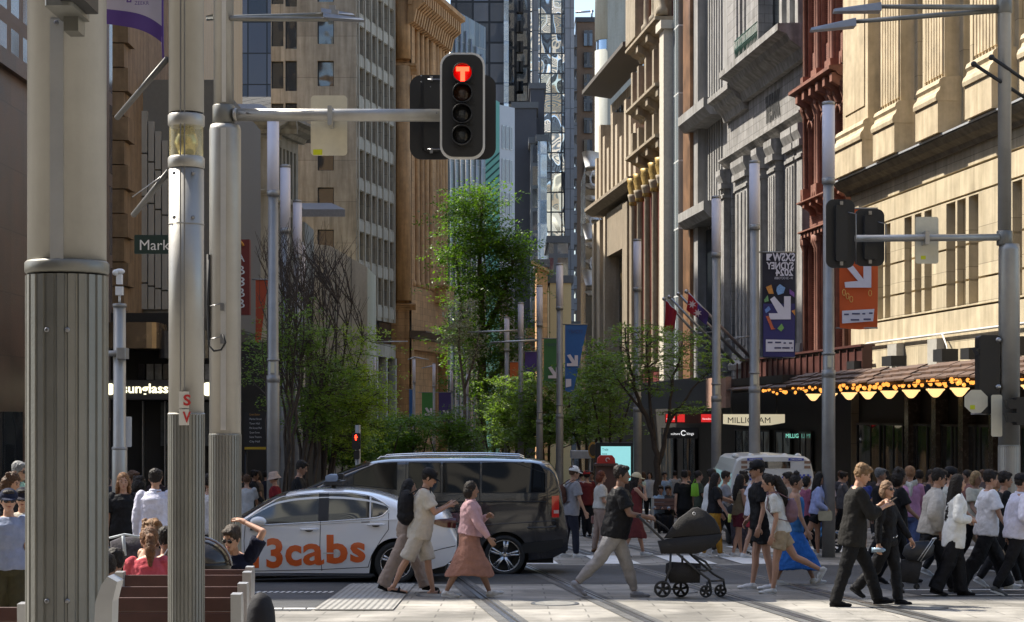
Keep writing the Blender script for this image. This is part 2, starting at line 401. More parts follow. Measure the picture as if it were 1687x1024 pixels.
# road markings, plus sunlit paving strips put in as white paint
mb = MB()
for a, b in ((445, 465), (468, 503), (507, 543), (547, 578)):
    sheet(mb, [(at(a,22.35), 22.3), (at(b,22.35), 22.3), (at(b,22.5), 22.5), (at(a,22.5), 22.5)], .012)
x = -5.2
while x < -2.55:
    sheet(mb, [(x, 25.35), (x+.045, 25.35), (x+.065, 25.62), (x+.02, 25.62)], .012); x += .085
sheet(mb, [(5.6, 24.85), (60, 24.85), (60, 24.95), (5.6, 24.95)], .012)
sheet(mb, [(5.6, 25.9), (9.5, 25.9), (9.5, 26.0), (5.6, 26.0)], .012)
for a in (5.0, 6.6, 8.3, 10.0, 11.6):
    sheet(mb, [(a, 38.0), (a+1.1, 38.0), (a+.9, 41.0), (a-.2, 41.0)], .012)  # zebra bars standing in for a sunlit strip of paving
sheet(mb, [(-1, 61.5), (5, 61.5), (5, 62.6), (-1, 62.6)], .012)  # pale strip across the street, sunlight on the paving put into paint
for a in (-1.2, 0.1, 1.6, 3.0, 4.2):
    sheet(mb, [(a, 33.2), (a+.75, 33.2), (a+.6, 36.5), (a-.15, 36.5)], .014)
mb.build('markings_and_sun_strips', paint, kind='structure')
for i, (x, y) in enumerate(((0.55, 23.3), (2.3, 25.6), (5.1, 22.6), (-1.0, 24.9), (6.9, 28.5))):
    c_ = MB(); c_.lathe([(.31, 0), (.31, .013)], 28, M=Matrix.Translation((x, y, gz(y)))); c_.lathe([(.26, .013), (.26, .0145)], 28, 1, M=Matrix.Translation((x, y, gz(y))))
    o_ = c_.build('manhole_cover', [mat('cover_iron', (0.10,0.10,0.10), .5, .6, var=.4, scale=30), mat('cover_concrete', (0.2,0.195,0.18), .8, var=.3, scale=12)]); tag(o_, ['round cover between the first pair of rails', 'round cover between the two tracks', 'round cover in the sunlit strip below the young man in black', 'round cover near the woman in the rust skirt', 'round cover in the road behind the crowd on the right'][i], 'manhole cover', 'round covers in the paving')
# tactile paving
mb = MB(); tx0, tx1 = -2.42, -1.45
sheet(mb, [(tx0, 22.2), (tx1, 22.2), (tx1, 27.3), (tx0, 27.3)], .016)
for i in range(12):
    for j in range(64):
        X = tx0+.05+i*.08; Y = 22.27+j*.079
        z = gz(Y)+.016; r = .018
        mb.add([(X-r,Y-r,z),(X+r,Y-r,z),(X+r,Y+r,z),(X-r,Y+r,z),(X-r*.6,Y-r*.6,z+.008),(X+r*.6,Y-r*.6,z+.008),(X+r*.6,Y+r*.6,z+.008),(X-r*.6,Y+r*.6,z+.008)],
               [(4,5,6,7),(0,1,5,4),(1,2,6,5),(2,3,7,6),(3,0,4,7)])
mb.build('tactile_paving', mat('tactile', (0.3, 0.29, 0.27), 0.7, var=0.15, scale=3), kind='structure')

# ---------------- building materials ----------------
sand = blockmat('sandstone', (0.58, 0.49, 0.34), 3.1, 1.15, 0.012, var=0.16, streak=0.28, bump=0.2)
sand2 = mat('sandstone_trim', (0.57, 0.47, 0.32), 0.8, var=0.2, scale=1.5, bump=0.3, bscale=30, streak=0.25)
redb = mat('red_terracotta', (0.26, 0.11, 0.075), 0.7, var=0.28, scale=3, bump=0.35, bscale=30, streak=0.3)
redbrick = blockmat('red_brick', (0.25, 0.105, 0.075), 0.24, 0.086, 0.012, var=0.2, bump=0.4)
cream = mat('cream_paint', (0.62, 0.52, 0.38), 0.6, var=0.12, scale=2)
grey1 = blockmat('grey_stone', (0.31, 0.30, 0.295), 0.9, 0.45, 0.014, var=0.22, bump=0.5, streak=0.35)
grey2 = mat('grey_trim', (0.33, 0.32, 0.31), 0.8, var=0.25, scale=2.5, bump=0.5, bscale=25, streak=0.4)
conc = mat('pale_concrete', (0.31, 0.305, 0.30), 0.85, var=0.14, scale=1.5, bump=0.3, streak=0.3)
brownc = mat('brown_concrete', (0.30, 0.245, 0.18), 0.8, var=0.15, scale=2, bump=0.3, streak=0.35)
beige = blockmat('beige_panels', (0.44, 0.395, 0.31), 4.2, 3.5, 0.02, offset=0, var=0.14, streak=0.35, bump=0.2)
beige2 = mat('beige_trim', (0.45, 0.41, 0.33), 0.75, var=0.12, scale=2, bump=0.2, streak=0.3)
orange = blockmat('orange_sandstone', (0.50, 0.27, 0.11), 1.4, 0.6, 0.014, var=0.2, streak=0.3, bump=0.5)
orange2 = mat('orange_trim', (0.50, 0.28, 0.12), 0.8, var=0.2, scale=2, bump=0.4, streak=0.35)
dglass = glassmat('window_glass', (0.02, 0.025, 0.03), 0.06, 0.25, 0.5)
bglass = glassmat('brown_glass', (0.06, 0.05, 0.035), 0.1, 0.2, 0.5)
dframe = mat('dark_frame', (0.03, 0.03, 0.03), 0.5, var=0)
blackm = mat('black_metal', (0.018, 0.018, 0.02), 0.5, var=0.1)
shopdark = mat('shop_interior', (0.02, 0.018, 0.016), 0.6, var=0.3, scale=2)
roofm = mat('roof_dark', (0.08, 0.08, 0.085), 0.6, var=0.2)
metal = mat('galv_metal', (0.42, 0.42, 0.42), 0.35, 0.8, var=0.12, scale=5)

# ---------------- right side of the street ----------------
WR = Wall(16.16, 40, -0.1077, 1, flip=-1)
U = WR.U; Z = WR.Z
def bld(name, label, cat='building', loc=(0,0,0), group=None): return thing(name, loc, label, cat, group)
def backbox(mb, w, u0, u1, z0, z1, d=14, mi=0, n0=-0.9): w.box(mb, u0, u1, z0, z1, -d, n0, mi)
# sandstone corner store
uS0, uS1 = -8.0, U(1402)
S1 = bld('sandstone_building', 'sunlit yellow sandstone department store with fluted pilasters over the bulb lit awning', loc=(16, 55, gz(55)))
ledge = Z(1402, 299)
holes = []; wins = []
def gz_wall(u): return gz(WR.P(u, 0).y)
def zt(px): return Z(px, 336 + (1559-px)*0.335)     # top of the lower windows
ztop = Z(1559, 336); zbot = Z(1559, 507)
cols = [(1446,1455),(1458,1467),(1490,1502),(1507,1518),(1523,1535),(1559,1574),(1577,1591),(1596,1612),(1668,1684),(1688,1706),(1712,1732)]
for a, b in cols: holes.append((U(b), U(a), zbot, ztop))
zl1 = Z(1425, 340)
for zz in (zl1,): holes.append((uS0+.1, uS1-.05, zz-.05, zz+.03))
gs = []
allc = sorted([(U(b), U(a)) for a, b in cols])
for k in (1, 2):
    zz = zbot + (ztop-zbot)*k/3 - .35
    prev = uS0+.1
    for a, b in allc + [(uS1-.05, 0)]:
        if a - prev > .02: gs.append((prev, a, zz-.04, zz+.03))
        prev = b
gs.append((uS0+.1, uS1-.05, ztop+.05, ztop+.12)); gs.append((uS0+.1, uS1-.05, zbot-.12, zbot-.05))
mb = MB(); WR.holed(mb, uS0, uS1, -3.0, ledge-.55, holes, .55); h2 = gs
# grooves as their own shallow pass: rebuild with both sets
mb = MB(); WR.holed(mb, uS0, uS1, 2.6, ledge-.55, holes + gs, .5)
backbox(mb, WR, uS0, uS1, gz(40)-2, 45, 16, n0=-0.62)
WR.box(mb, uS1-.02, uS1, -3, 40, -0.62, 0); mb.build('wall', sand, S1)
for h in holes[:len(cols)]:
    WR.window(S1, h[0]+.01, h[1]-.01, h[2]+.01, h[3]-.01, .5, mat('bronze_frame', (0.10,0.075,0.05), 0.5, var=0), bglass, 1, 3)
# ledge
mb = MB(); WR.moulding(mb, uS0, uS1+.25, [(-.3, ledge-.55), (.12, ledge-.55), (.2, ledge-.42), (.45, ledge-.3), (.62, ledge-.12), (.62, ledge-.02), (-.3, ledge+.03)], 0)
WR.moulding(mb, uS0, uS1+.26, [(.30, ledge+.031), (.66, ledge+.0), (.66, ledge-.06), (.625, ledge-.06), (.625, ledge+.005), (.30, ledge+.034)], 1)
mb.build('ledge', [mat('ledge_soot', (0.16,0.14,0.11), 0.85, var=0.4, scale=3, streak=0.3), mat('lead_flashing', (0.55,0.57,0.6), 0.4, 0.4, var=0.1)], S1)
# upper storey: piers, fluted pilasters, windows
ut = 19.5
hol = []
pil = [(1410,1452,0),(1476,1507,1),(1549,1581,1),(1634,1672,1),(1728,1775,1)]
gaps = [(1456,1474),(1510,1547),(1585,1632),(1676,1726)]
for a, b in gaps:
    A, B = U(b), U(a); n = 3; w = (B-A)/n
    for k in range(n): hol.append((A+k*w+.12, A+(k+1)*w-.12, ledge+.35, ledge+5.6 if a != 1456 else ledge+5.6))
    for k in range(n): hol.append((A+k*w+.12, A+(k+1)*w-.12, ledge+7.2, ledge+11))
mb = MB(); WR.holed(mb, uS0, uS1, ledge-.5, 30, hol, .55); mb.build('upper_wall', sand, S1)
for h in hol: WR.window(S1, h[0]+.01, h[1]-.01, h[2]+.01, h[3]-.01, .5, MATS['bronze_frame'], bglass, 1, 2)
mb = MB()
for a, b in gaps:   # spandrel string below the top windows
    WR.box(mb, U(b)-.1, U(a)+.1, ledge+5.9, ledge+6.05, 0, .08)
mb.build('string_course', sand2, S1)
for a, b, fl in pil:
    mb = MB(); A, B = U(b), U(a); z0 = ledge+.03
    WR.box(mb, A-.18, B+.18, z0, z0+1.0, 0, .78)
    prof = [(0, z0+1.0), (.84, z0+1.0), (.86, z0+1.12), (.82, z0+1.25), (.74, z0+1.33), (.70, z0+1.45), (.76, z0+1.55), (.72, z0+1.68), (.62, z0+1.75), (0, z0+1.8)]
    WR.moulding(mb, A-.2, B+.2, prof)
    WR.box(mb, A, B, z0+1.75, 29, 0, .5)
    if fl:
        nf = 7; w = (B-A)/nf
        for k in range(nf): WR.box(mb, A+k*w+w*.28, A+(k+1)*w-w*.05, z0+1.9, 28.5, .5, .56)
    else: WR.box(mb, A+.35, B-.35, z0+2.3, 28, .5, .54)
    mb.build('pilaster', sand2, S1)
mb = MB(); WR.moulding(mb, uS0, uS1+.3, [(-.6, 29), (.7, 29), (1.3, 29.8), (1.4, 30.4), (-.6, 30.6)]); mb.build('cornice', sand2, S1)
# pipe on the wall
mb = MB(); za = Z(1440, 565); pts = [WR.P(U(px), za + d, .12) for px, d in ((1740, 0), (1600, 0), (1500, 0), (1435, 0), (1420, -.15), (1417, -.5), (1425, -.62), (1442, -.65))]
mb.tube(pts, .045, 6); mb.tube([WR.P(U(1560), za, .16), WR.P(U(1572), za-.4, .25), WR.P(U(1580), za-.95, .3)], .03, 6)
mb.build('pipe', mat('pale_pipe', (0.6,0.58,0.54), 0.5, var=0.05), S1)
for px in (1483, 1550):
    mb = MB(); WR.box(mb, U(px+6)-.1, U(px-6)+.1, za-1.1, za-.15, .02, .3); mb.build('cable_box', mat('cable_box', (0.42,0.40,0.36), 0.6), S1)
# shop front under the awning
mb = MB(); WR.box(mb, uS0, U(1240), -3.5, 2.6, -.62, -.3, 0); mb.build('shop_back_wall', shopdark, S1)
k = 0
for px0, px1 in ((1690,1672),(1640,1618),(1600,1580),(1560,1540),(1520,1500),(1480,1462),(1442,1425)):
    A, B = U(px0+14), U(px1-14)
    if k % 2 == 0 or True:
        WR.window(S1, A, B, gz_wall(A)+.4, 1.4, .05, dframe, dglass, 2, 1, .08, 'shop_window')
    k += 1
for px in (1500, 1545, 1590, 1640):
    A = U(px); mb = MB(); WR.box(mb, A-.2, A+.2, -3, 2.5, -.29, .15); mb.build('shop_pier', mat('brown_marble', (0.06,0.045,0.035), 0.25, var=0.4), S1)

# awning with tiled rim
aw = bld('awning', 'long dark street awning with brown tiled rim below the sandstone facade', 'awning', (13.5, 58, 2.6))
zb = 2.52; u0a, u1a = -6, U(1205, 3)
mb = MB(); WR.box(mb, u0a, u1a, zb+.12, zb+.42, .02, 2.9); mb.build('soffit', blackm, aw)
mb = MB(); rnd = random.Random(3); u = u0a
while u < u1a:
    w = .9; dz = rnd.uniform(-.03, .03)
    for r_ in range(3):
        WR.moulding(mb, u+r_*.13, u+w-.03+r_*.13, [(2.9-r_*.25, zb+.30+r_*.16+dz), (3.22-r_*.25, zb+.18+r_*.16+dz), (3.22-r_*.25, zb+.24+r_*.16+dz), (2.9-r_*.25, zb+.36+r_*.16+dz)])
    u += w
mb.build('tile_rim', mat('awning_tiles', (0.10,0.055,0.035), 0.6, var=0.4, scale=2), aw)
mb = MB(); WR.box(mb, u0a, u1a, zb+.42, zb+.6, .3, 2.6); mb.build('roof_sheet', mat('awning_roof', (0.05,0.05,0.055), 0.6), aw)
mb = MB(); WR.box(mb, U(1400,2), u1a+4.5, zb+.62, zb+1.55, 1.2, 1.5); WR.box(mb, U(1400,2), u1a+4.5, zb+1.55, zb+1.63, 1.1, 1.6)
for k in range(22): WR.box(mb, U(1400,2)+k*.9, U(1400,2)+k*.9+.07, zb+.62, zb+1.5, 1.5, 1.56)
mb.build('parapet', mat('maroon_paint', (0.085,0.03,0.025), 0.45, var=0.3, scale=2), aw)
# plant and floodlights on the awning roof
for i, (px, w, h) in enumerate(((1410, .9, .45), (1470, 1.0, .5), (1555, .8, .55), (1600, .7, .5), (1660, 1.2, .7))):
    a = U(px, 1.6); t = bld('floodlight', 'black box floodlight on the awning roof, number %s from the left end' % ['one','two','three','four','five'][i], 'floodlight', tuple(WR.P(a, zb+.6, 1.6)), 'floodlights along the awning roof')
    mb = MB(); WR.box(mb, a-w/2, a+w/2, zb+.6+.18, zb+.6+h, 1.3, 1.8); mb.build('lamp_housing', blackm, t)
    mb = MB(); WR.box(mb, a-.05, a+.05, zb+.6, zb+.6+.2, 1.5, 1.6); WR.box(mb, a-.25, a+.25, zb+.6, zb+.64, 1.35, 1.75); mb.build('bracket', metal, t)
# bulbs and bowl lamps
amber = mat('bulb_glow', (1, .45, .12), 0.5, var=0, emit=.85, ecol=(1, .36, .06))
bl = bld('string_lights', 'string of small warm orange bulbs along the awning edge', 'string lights', tuple(WR.P(20, zb, 3)))
mb = MB(); mb.tube([WR.P(u, zb+.1, 3.0) for u in (u0a, 0, 10, u1a)], .02, 5); mb.build('cable', blackm, bl)
b0 = None; rnd = random.Random(5)
cnt = 0; umin = U(1640, 3.0)
N = 98
for k in range(N):
    px = 1258 + (1680-1258) * (k + rnd.random()*.7)/N
    p = WR.P(U(px, 3.0), zb + rnd.uniform(-.02, .16), 3.0 + rnd.uniform(-.12, .1))
    if b0 is None:
        m_ = MB(); m_.ell((0,0,0), (.062,.062,.068), n=8, h=6); b0 = m_.build('bulb', amber, bl); b0.data.transform(TM[bl.name]); b0.location = p - Vector(bl.location); continue
    c = b0.copy(); COL.objects.link(c); c.location = p - Vector(bl.location); c.scale = (rnd.uniform(.7,1.1),)*3; TM[c.name] = TM[bl.name]
lampm = mat('bowl_glow', (1,.75,.4), 0.5, var=0, emit=0.75, ecol=(1,.62,.25))
ordn = ['first','second','third','fourth','fifth','sixth','seventh','eighth','ninth','tenth','eleventh','twelfth','thirteenth','fourteenth','fifteenth','sixteenth']
lp = None
for i, px in enumerate((1340, 1367, 1399, 1430, 1465, 1501, 1541, 1581, 1700)):
    p = WR.P(U(px, 2.6), zb-.02, 2.6); lab = '%s amber glass bowl lamp from the left under the bulb lit awning' % ordn[i]
    if lp is None:
        lp = thing('bowl_lamp', tuple(p), lab, 'lamp', 'amber bowl lamps under the awning'); m_ = MB()
        m_.lathe([(.02,-.30),(.07,-.29),(.13,-.24),(.2,-.15),(.22,-.12),(.27,-.08),(.27,-.05)], 18, M=Matrix.Translation(p)); m_.build('lamp_shade', lampm, lp)
        m_ = MB(); m_.tube([p+Vector((0,0,-.06)), p+Vector((0,0,.15))], .02, 6); m_.lathe([(.26,-.05),(.265,-.03),(.02,-.02)], 16, M=Matrix.Translation(p)); m_.build('stem', blackm, lp)
    else: copy_tree(lp, tuple(p), 0, lab)

# each facade further along stands back a little from the store's line
def setwall(k):
    global WR, U, Z
    WR = Wall(16.16 + k, 40 + .1077*k, -0.1077, 1, flip=-1); U = WR.U; Z = WR.Z
WR0 = WR; setwall(.9)
# ---- red terracotta building
uR0, uR1 = U(1404), U(1334)
S2 = bld('red_brick_building', 'ornate red terracotta and brick building with dark cornices next to the sandstone store', loc=tuple(WR.P(uR0+3, gz(72), 0)))
zc = Z(1409, 95)-.2
L1 = Z(1400, 306); L2 = Z(1400, 358)
mb = MB(); nb = 3; bw = (uR1-uR0)/nb; hol = []
for i in range(nb):
    a = uR0+i*bw
    for (z0, z1) in ((L1+.5, zc-1.3), (zc+1.6, zc+5.2), (zc+6.8, zc+10), (3.6, L2-.5)):
        hol.append((a+.32, a+bw/2-.06, z0, z1)); hol.append((a+bw/2+.06, a+bw-.32, z0, z1))
WR.holed(mb, uR0, uR1, 2.0, 34, hol, .5); backbox(mb, WR, uR0, uR1, -4, 34, 14, n0=-.6); mb.build('wall', redbrick, S2)
for h in hol: WR.window(S2, h[0]+.01, h[1]-.01, h[2]+.01, h[3]-.01, .35, mat('white_sash', (0.5,0.42,0.34), 0.5, var=0.1), bglass, 1, 2, .07)
def cornice(w, u0, u1, z, d, h, mt, par, name='cornice', br=0.0, brw=.3):
    mb = MB(); w.moulding(mb, u0, u1, [(0, z-h), (d*.2, z-h), (d*.3, z-h*.72), (d*.62, z-h*.5), (d*.72, z-h*.32), (d, z-h*.22), (d, z-.02), (0, z+.04)])
    if br:
        u = u0+.1
        while u < u1-brw: w.moulding(mb, u, u+brw, [(0, z-h*1.9), (d*.3, z-h*1.8), (d*.45, z-h*1.2), (d*.85, z-h*.9), (d*.85, z-h*.4), (0, z-h*.4)]); u += br
    return mb.build(name, mt, par)
cornice(WR, uR0, uR1, zc, .95, .7, redb, S2, br=bw/2, brw=.32)
cornice(WR, uR0, uR1, L1, .6, .35, redb, S2, br=bw/2, brw=.25); cornice(WR, uR0, uR1, L2, .55, .35, redb, S2, br=bw/4, brw=.22)
cornice(WR, uR0, uR1, zc+6.0, .6, .4, redb, S2, br=bw/2, brw=.25)
for i in range(nb+1):
    a = uR0+i*bw; mb = MB()
    for zlo, zhi in ((3.2, L2-.3), (L1+.05, zc-.6), (zc+.1, zc+5.6), (zc+6.1, zc+11)):
        for du in (-.16, .16):
            uu = min(max(a+du, uR0+.16), uR1-.16); c = WR.P(uu, 0, .22)
            r = .13
            mb.lathe([(r*1.7, zlo), (r*1.7, zlo+.25), (r*1.15, zlo+.4), (r, zlo+.5), (r*.92, zhi-.75), (r*1.1, zhi-.7), (r*1.0, zhi-.6), (r*1.9, zhi-.3), (r*2, zhi)], 10, c=(c.x, c.y))
        WR.box(mb, max(a-.36, uR0), min(a+.36, uR1), zlo, zhi, 0, .16)
        WR.box(mb, max(a-.42, uR0), min(a+.42, uR1), zlo, zlo+.5, .0, .42); WR.box(mb, max(a-.42, uR0), min(a+.42, uR1), zhi-.3, zhi, .0, .42)
    mb.build('pilaster', redb, S2)
for i in range(nb):     # arches over windows with cream infill
    a = uR0+i*bw
    for c0 in (a+bw*.25+.13, a+bw*.75-.13):
        mb = MB(); pts = []
        for k in range(9):
            t = math.pi*k/8; pts.append(WR.P(c0+.42*math.cos(t), zc-1.75+.42*math.sin(t), .12))
        mb.tube(pts, .1, 6); mb.build('window_arch', redb, S2)

# ---- grey stone bank
setwall(1.6)
uG0, uG1 = U(1335), U(1198)
S3 = bld('grey_stone_building', 'shaded grey stone bank with heavy cornice and green iron balcony', loc=tuple(WR.P(uG0+6, gz(83), 0)))
zg = Z(1320, 70)
hol = []; 
for a, b in ((1206,1213),(1216,1221),(1246,1257),(1266,1277),(1292,1306)):
    hol.append((U(b), U(a), 4.2, zg-5.2))
dk = (U(1288), U(1249), zg+.9, zg+13)
hol += [dk] + [(U(b), U(a), zg+1.2, zg+8.5) for a, b in ((1213,1216),(1219,1223),(1226,1229))] + [(U(1325), U(1300), zg+2.2, zg+12)]
mb = MB(); WR.holed(mb, uG0, uG1, 2.0, 45, hol, .9); backbox(mb, WR, uG0, uG1, -4, 45, 14, n0=-1.1)
WR.box(mb, uG0, uG0+.03, 22, 45, -1.1, 0); mb.build('wall', grey1, S3)
for h in hol: WR.window(S3, h[0]+.01, h[1]-.01, h[2]+.01, h[3]-.01, .8, dframe, dglass, 2, 4, .07)
cornice(WR, uG0-.02, U(1232), zg+.55, 1.5, 1.5, grey2, S3); cornice(WR, U(1233), uG1-.1, zg+.0, 1.1, 1.3, grey2, S3)
cornice(WR, uG0-.02, uG1-.1, zg-3.3, .55, .55, grey2, S3, 'architrave')
tx, w = text_mb('THE BANK', 1.0, bold=.05); sxx = (U(1262)-U(1286))/w
T = Matrix(((WR.u.x*-sxx, WR.n.x, 0, 0), (WR.u.y*-sxx, WR.n.y, 0, 0), (0, 0, 1.7, 0), (0,0,0,1)))
pp = WR.P(U(1262), zg-2.6, .03); T.translation = pp
m2 = MB(); m2.merge(tx, T); m2.build('inscription', mat('letter_dark', (0.03,0.03,0.03), 0.6, var=0), S3)
for a, b in ((1190+9,1204),(1223,1243),(1258,1265),(1279,1290),(1308,1322),(1326,1335)):
    A, B = U(b), U(a); mb = MB(); WR.box(mb, A, B, 2.5, zg-4.9, 0, .38); WR.box(mb, A-.1, B+.1, zg-4.9, zg-4.6, 0, .55); WR.box(mb, A-.05, B+.05, zg-5.4, zg-5.25, 0, .46)
    WR.moulding(mb, A-.12, B+.12, [(0, zg-4.6), (.45, zg-4.6), (.62, zg-4.2), (.62, zg-3.9), (0, zg-3.85)])
    WR.moulding(mb, A-.14, B+.14, [(0, 4.0), (.7, 4.0), (.75, 4.25), (.55, 4.5), (.5, 4.9), (0, 5)])
    if B-A > 1.0:
        for k in range(3): WR.box(mb, A+(B-A)*(.12+.3*k), A+(B-A)*(.30+.3*k), 5.2, zg-5.6, .38, .44)
    mb.build('pilaster', grey2, S3)
mb = MB(); green = mat('green_iron', (0.015,0.07,0.05), 0.5, var=0.1)
z0 = zg+.62
for z_ in (z0+.1, z0+1.05, z0+.6): mb.tube([WR.P(dk[0], z_, 1.2), WR.P(dk[1], z_, 1.2)], .035, 5)
u = dk[0]
while u < dk[1]: mb.tube([WR.P(u, z0, 1.2), WR.P(u, z0+1.05, 1.2)], .02, 4); mb.tube([WR.P(u, z0+.1, 1.2), WR.P(u+.35, z0+1.0, 1.2)], .015, 4); u += .28
mb.build('balcony_railing', green, S3)
mb = MB()
for px in (1303, 1316, 1330): A = U(px); WR.box(mb, A-.25, A+.25, zg+.6, 44, 0, .5)
mb.build('upper_pier', grey2, S3)

# ---- concrete fins
setwall(1.9)
uC0, uC1 = U(1200), U(1147)
S4 = bld('concrete_fin_building', 'plain grey concrete office with vertical fins and boxed ledges', loc=tuple(WR.P(uC0+3, gz(95), 0)))
mb = MB(); backbox(mb, WR, uC0, uC1, -4, 50, 14, n0=-.5)
zq = Z(1200, 160); zq2 = Z(1200, 330)
for z_ in (zq, zq2): pass
u = uC0+1.6
while u < uC1: WR.box(mb, u, u+.28, 5, 50, -.5, .05); u += .62
WR.box(mb, uC0, uC0+1.3, -3, 50, -.5, .02); WR.box(mb, uC1-1.2, uC1, -3, 50, -.5, .2); mb.build('wall', conc, S4)
for z_ in (zq, zq2):
    mb = MB(); WR.moulding(mb, uC0+.1, uC1-1.3, [(0, z_-.9), (1.0, z_-.9), (1.35, z_-.5), (1.35, z_), (0, z_+.05)]); mb.build('ledge', conc, S4)
mb = MB(); WR.box(mb, uC0+1, uC1-1.6, -3, zq2-1.1, -.4, .06); mb.build('recess_glazing', dglass, S4)

# ---- glass fronted slim building
setwall(1.3)
uB0, uB1 = U(1148), U(1110)
S5 = bld('glass_front_building', 'slim glass fronted building with pale stone edge and copper toned strip', loc=tuple(WR.P(uB0+4, gz(105), 0)))
gl = glassmat('strip_glass', (0.16,0.19,0.21), 0.08, 0.3, 0.3, 2.2, 4.0, (0.5,0.52,0.52), 0.05, metal=.4)
mb = MB(); backbox(mb, WR, uB0, uB1, -4, 48, 14, n0=-.05); mb.build('wall', conc, S5)
mb = MB(); WR.box(mb, uB0+3.6, uB1-1.6, 3, 48, -.05, .35); mb.build('curtain_wall', gl, S5)
mb = MB(); WR.box(mb, uB0+1.2, uB0+3.2, 3, 48, -.05, .15); mb.build('copper_strip', mat('copper_strip', (0.24,0.13,0.07), 0.4, .3, var=0.6, scale=.6), S5)
ztopB = Z(1120, 45)
mb = MB(); WR.box(mb, uB1-1.4, uB1-.1, -3, ztopB, -.04, .9); WR.box(mb, uB1-1.6, uB1+.1, ztopB, ztopB+.5, -.1, 1.1); mb.build('edge_pier', mat('pale_stone', (0.55,0.5,0.42), 0.7, var=0.1), S5)

# ---- white and maroon ornate facade
setwall(2.4)
uW0, uW1 = U(1112), U(1060)
S6 = bld('maroon_ornate_building', 'narrow maroon and cream Victorian facade with gilded column capitals', loc=tuple(WR.P(uW0+6, gz(118), 0)))
maroon = mat('maroon_wall', (0.13,0.022,0.02), 0.6, var=0.25, scale=2)
creamst = mat('cream_stone', (0.33,0.275,0.2), 0.75, var=0.2, scale=2, bump=0.4, streak=0.3)
gold = mat('gilding', (0.36,0.24,0.07), 0.45, 0.4, var=0.5, scale=6)
mb = MB(); backbox(mb, WR, uW0, uW1, -4, 44, 12, n0=0); mb.build('wall', maroon, S6)
ztops = (Z(1080, 165), Z(1080, 245), Z(1080, 62))
for z_ in ztops: cornice(WR, uW0, uW1, z_, 1.3, .9, creamst, S6, br=3.6, brw=.7)
nc = 4; pw = (uW1-uW0)/nc
for i in range(nc+1):
    a = uW0+i*pw; mb = MB(); c = WR.P(min(max(a, uW0+.4), uW1-.4), 0, .75)
    for zl, zh in ((4.5, ztops[1]-2.6), (ztops[1]+.1, ztops[0]-1.6), (ztops[0]+.1, ztops[2]-1.6), (ztops[2]+.1, ztops[2]+7)):
        if zh-zl < 6: WR.box(mb, min(max(a, uW0+.4), uW1-.4)-.3, min(max(a, uW0+.4), uW1-.4)+.3, zl, zh, 0, .9); continue
        mb.lathe([(.42, zl), (.42, zl+.4), (.26, zl+.6), (.25, zl+1), (.2, zh-.9), (.27, zh-.7), (.4, zh-.2), (.44, zh)], 10, c=(c.x, c.y))
    mb.build('column', creamst, S6)
    mb = MB(); zh = ztops[1]-1.5; mb.lathe([(.24, zh-1.9), (.34, zh-1.8), (.30, zh-1.5), (.42, zh-1.2), (.34, zh-1.0), (.46, zh-.5), (.42, zh-.3), (.5, zh)], 10, c=(c.x, c.y)); mb.build('capital', gold, S6)
for i in range(nc):
    a = uW0+i*pw
    for zl, zh in ((6, ztops[1]-4), (ztops[1]+1.5, ztops[0]-3)): WR.window(S6, a+.7, a+pw-.7, zl, zh, -.03, creamst, dglass, 1, 2, .1)
mb = MB(); WR.box(mb, uW1-4, uW1-.2, ztops[2]+.2, ztops[2]+9, 0, 1.3); WR.box(mb, uW0+1, uW0+3, ztops[2]+.2, ztops[2]+11, 0, .9); mb.build('attic_block', creamst, S6)

# ---- brown concrete building with fins and roof overhang
setwall(2.8)
uK0, uK1 = U(1062), U(986)
S7 = bld('brown_concrete_building', 'tall brown concrete office with vertical fins under a projecting flat roof', loc=tuple(WR.P(uK0+12, gz(135), 0)))
zr = Z(1034, 84, 1.4); zm = Z(1020, 306, 1.2)
mb = MB(); backbox(mb, WR, uK0, uK1, -5, zr, 16, n0=-1.0); mb.build('wall', brownc, S7)
pale = mat('pale_fin', (0.50,0.42,0.32), 0.75, var=0.12, streak=0.3)
n = 9; w = (uK1-uK0-3)/n
for i in range(n+1):
    a = uK0+2+i*w; mb = MB(); WR.box(mb, a, a+.9, zm+.2, zr-4.5+ (i % 3)*1.2, -1.0, .3); mb.build('fin', pale, S7)
    if i < n: WR.window(S7, a+.95, a+w-.05, zm+.6, zr-1, .9, dframe, dglass, 1, 6, .1)
mb = MB(); WR.moulding(mb, uK0+1, uK1-.2, [(-1, zr+.5), (1.4, zr+.8), (1.4, zr+1.1), (-1, zr+1.2)]); mb.build('roof_overhang', mat('overhang', (0.10,0.09,0.08), 0.7), S7)
mb = MB(); WR.moulding(mb, uK0+.2, uK1-.2, [(-1, zm-.5), (.6, zm-.4), (1.2, zm), (1.2, zm+.25), (-1, zm+.3)]); mb.build('ledge', brownc, S7)
for i, (a, b) in enumerate(((1048,1055),(1036,1044),(1004,1007),(993,998),(985,988))):
    A, B = U(b), U(a); mb = MB(); WR.box(mb, A, B, -3, zm-1-(i==3)*.0, -1, .5); mb.build('pier', pale if i > 1 else brownc, S7)
mb = MB(); WR.box(mb, U(1036), U(1007), zm-4.2, zm-.8, -1, .35); mb.build('lintel', brownc, S7)
WR.window(S7, U(1034), U(1009), 3, zm-4.4, .6, dframe, glassmat('amber_glass', (0.07,0.05,0.025), 0.15, .3, .4, 1.2, 3, (0.03,0.02,0.015), .06), 1, 1, .2)

setwall(0)
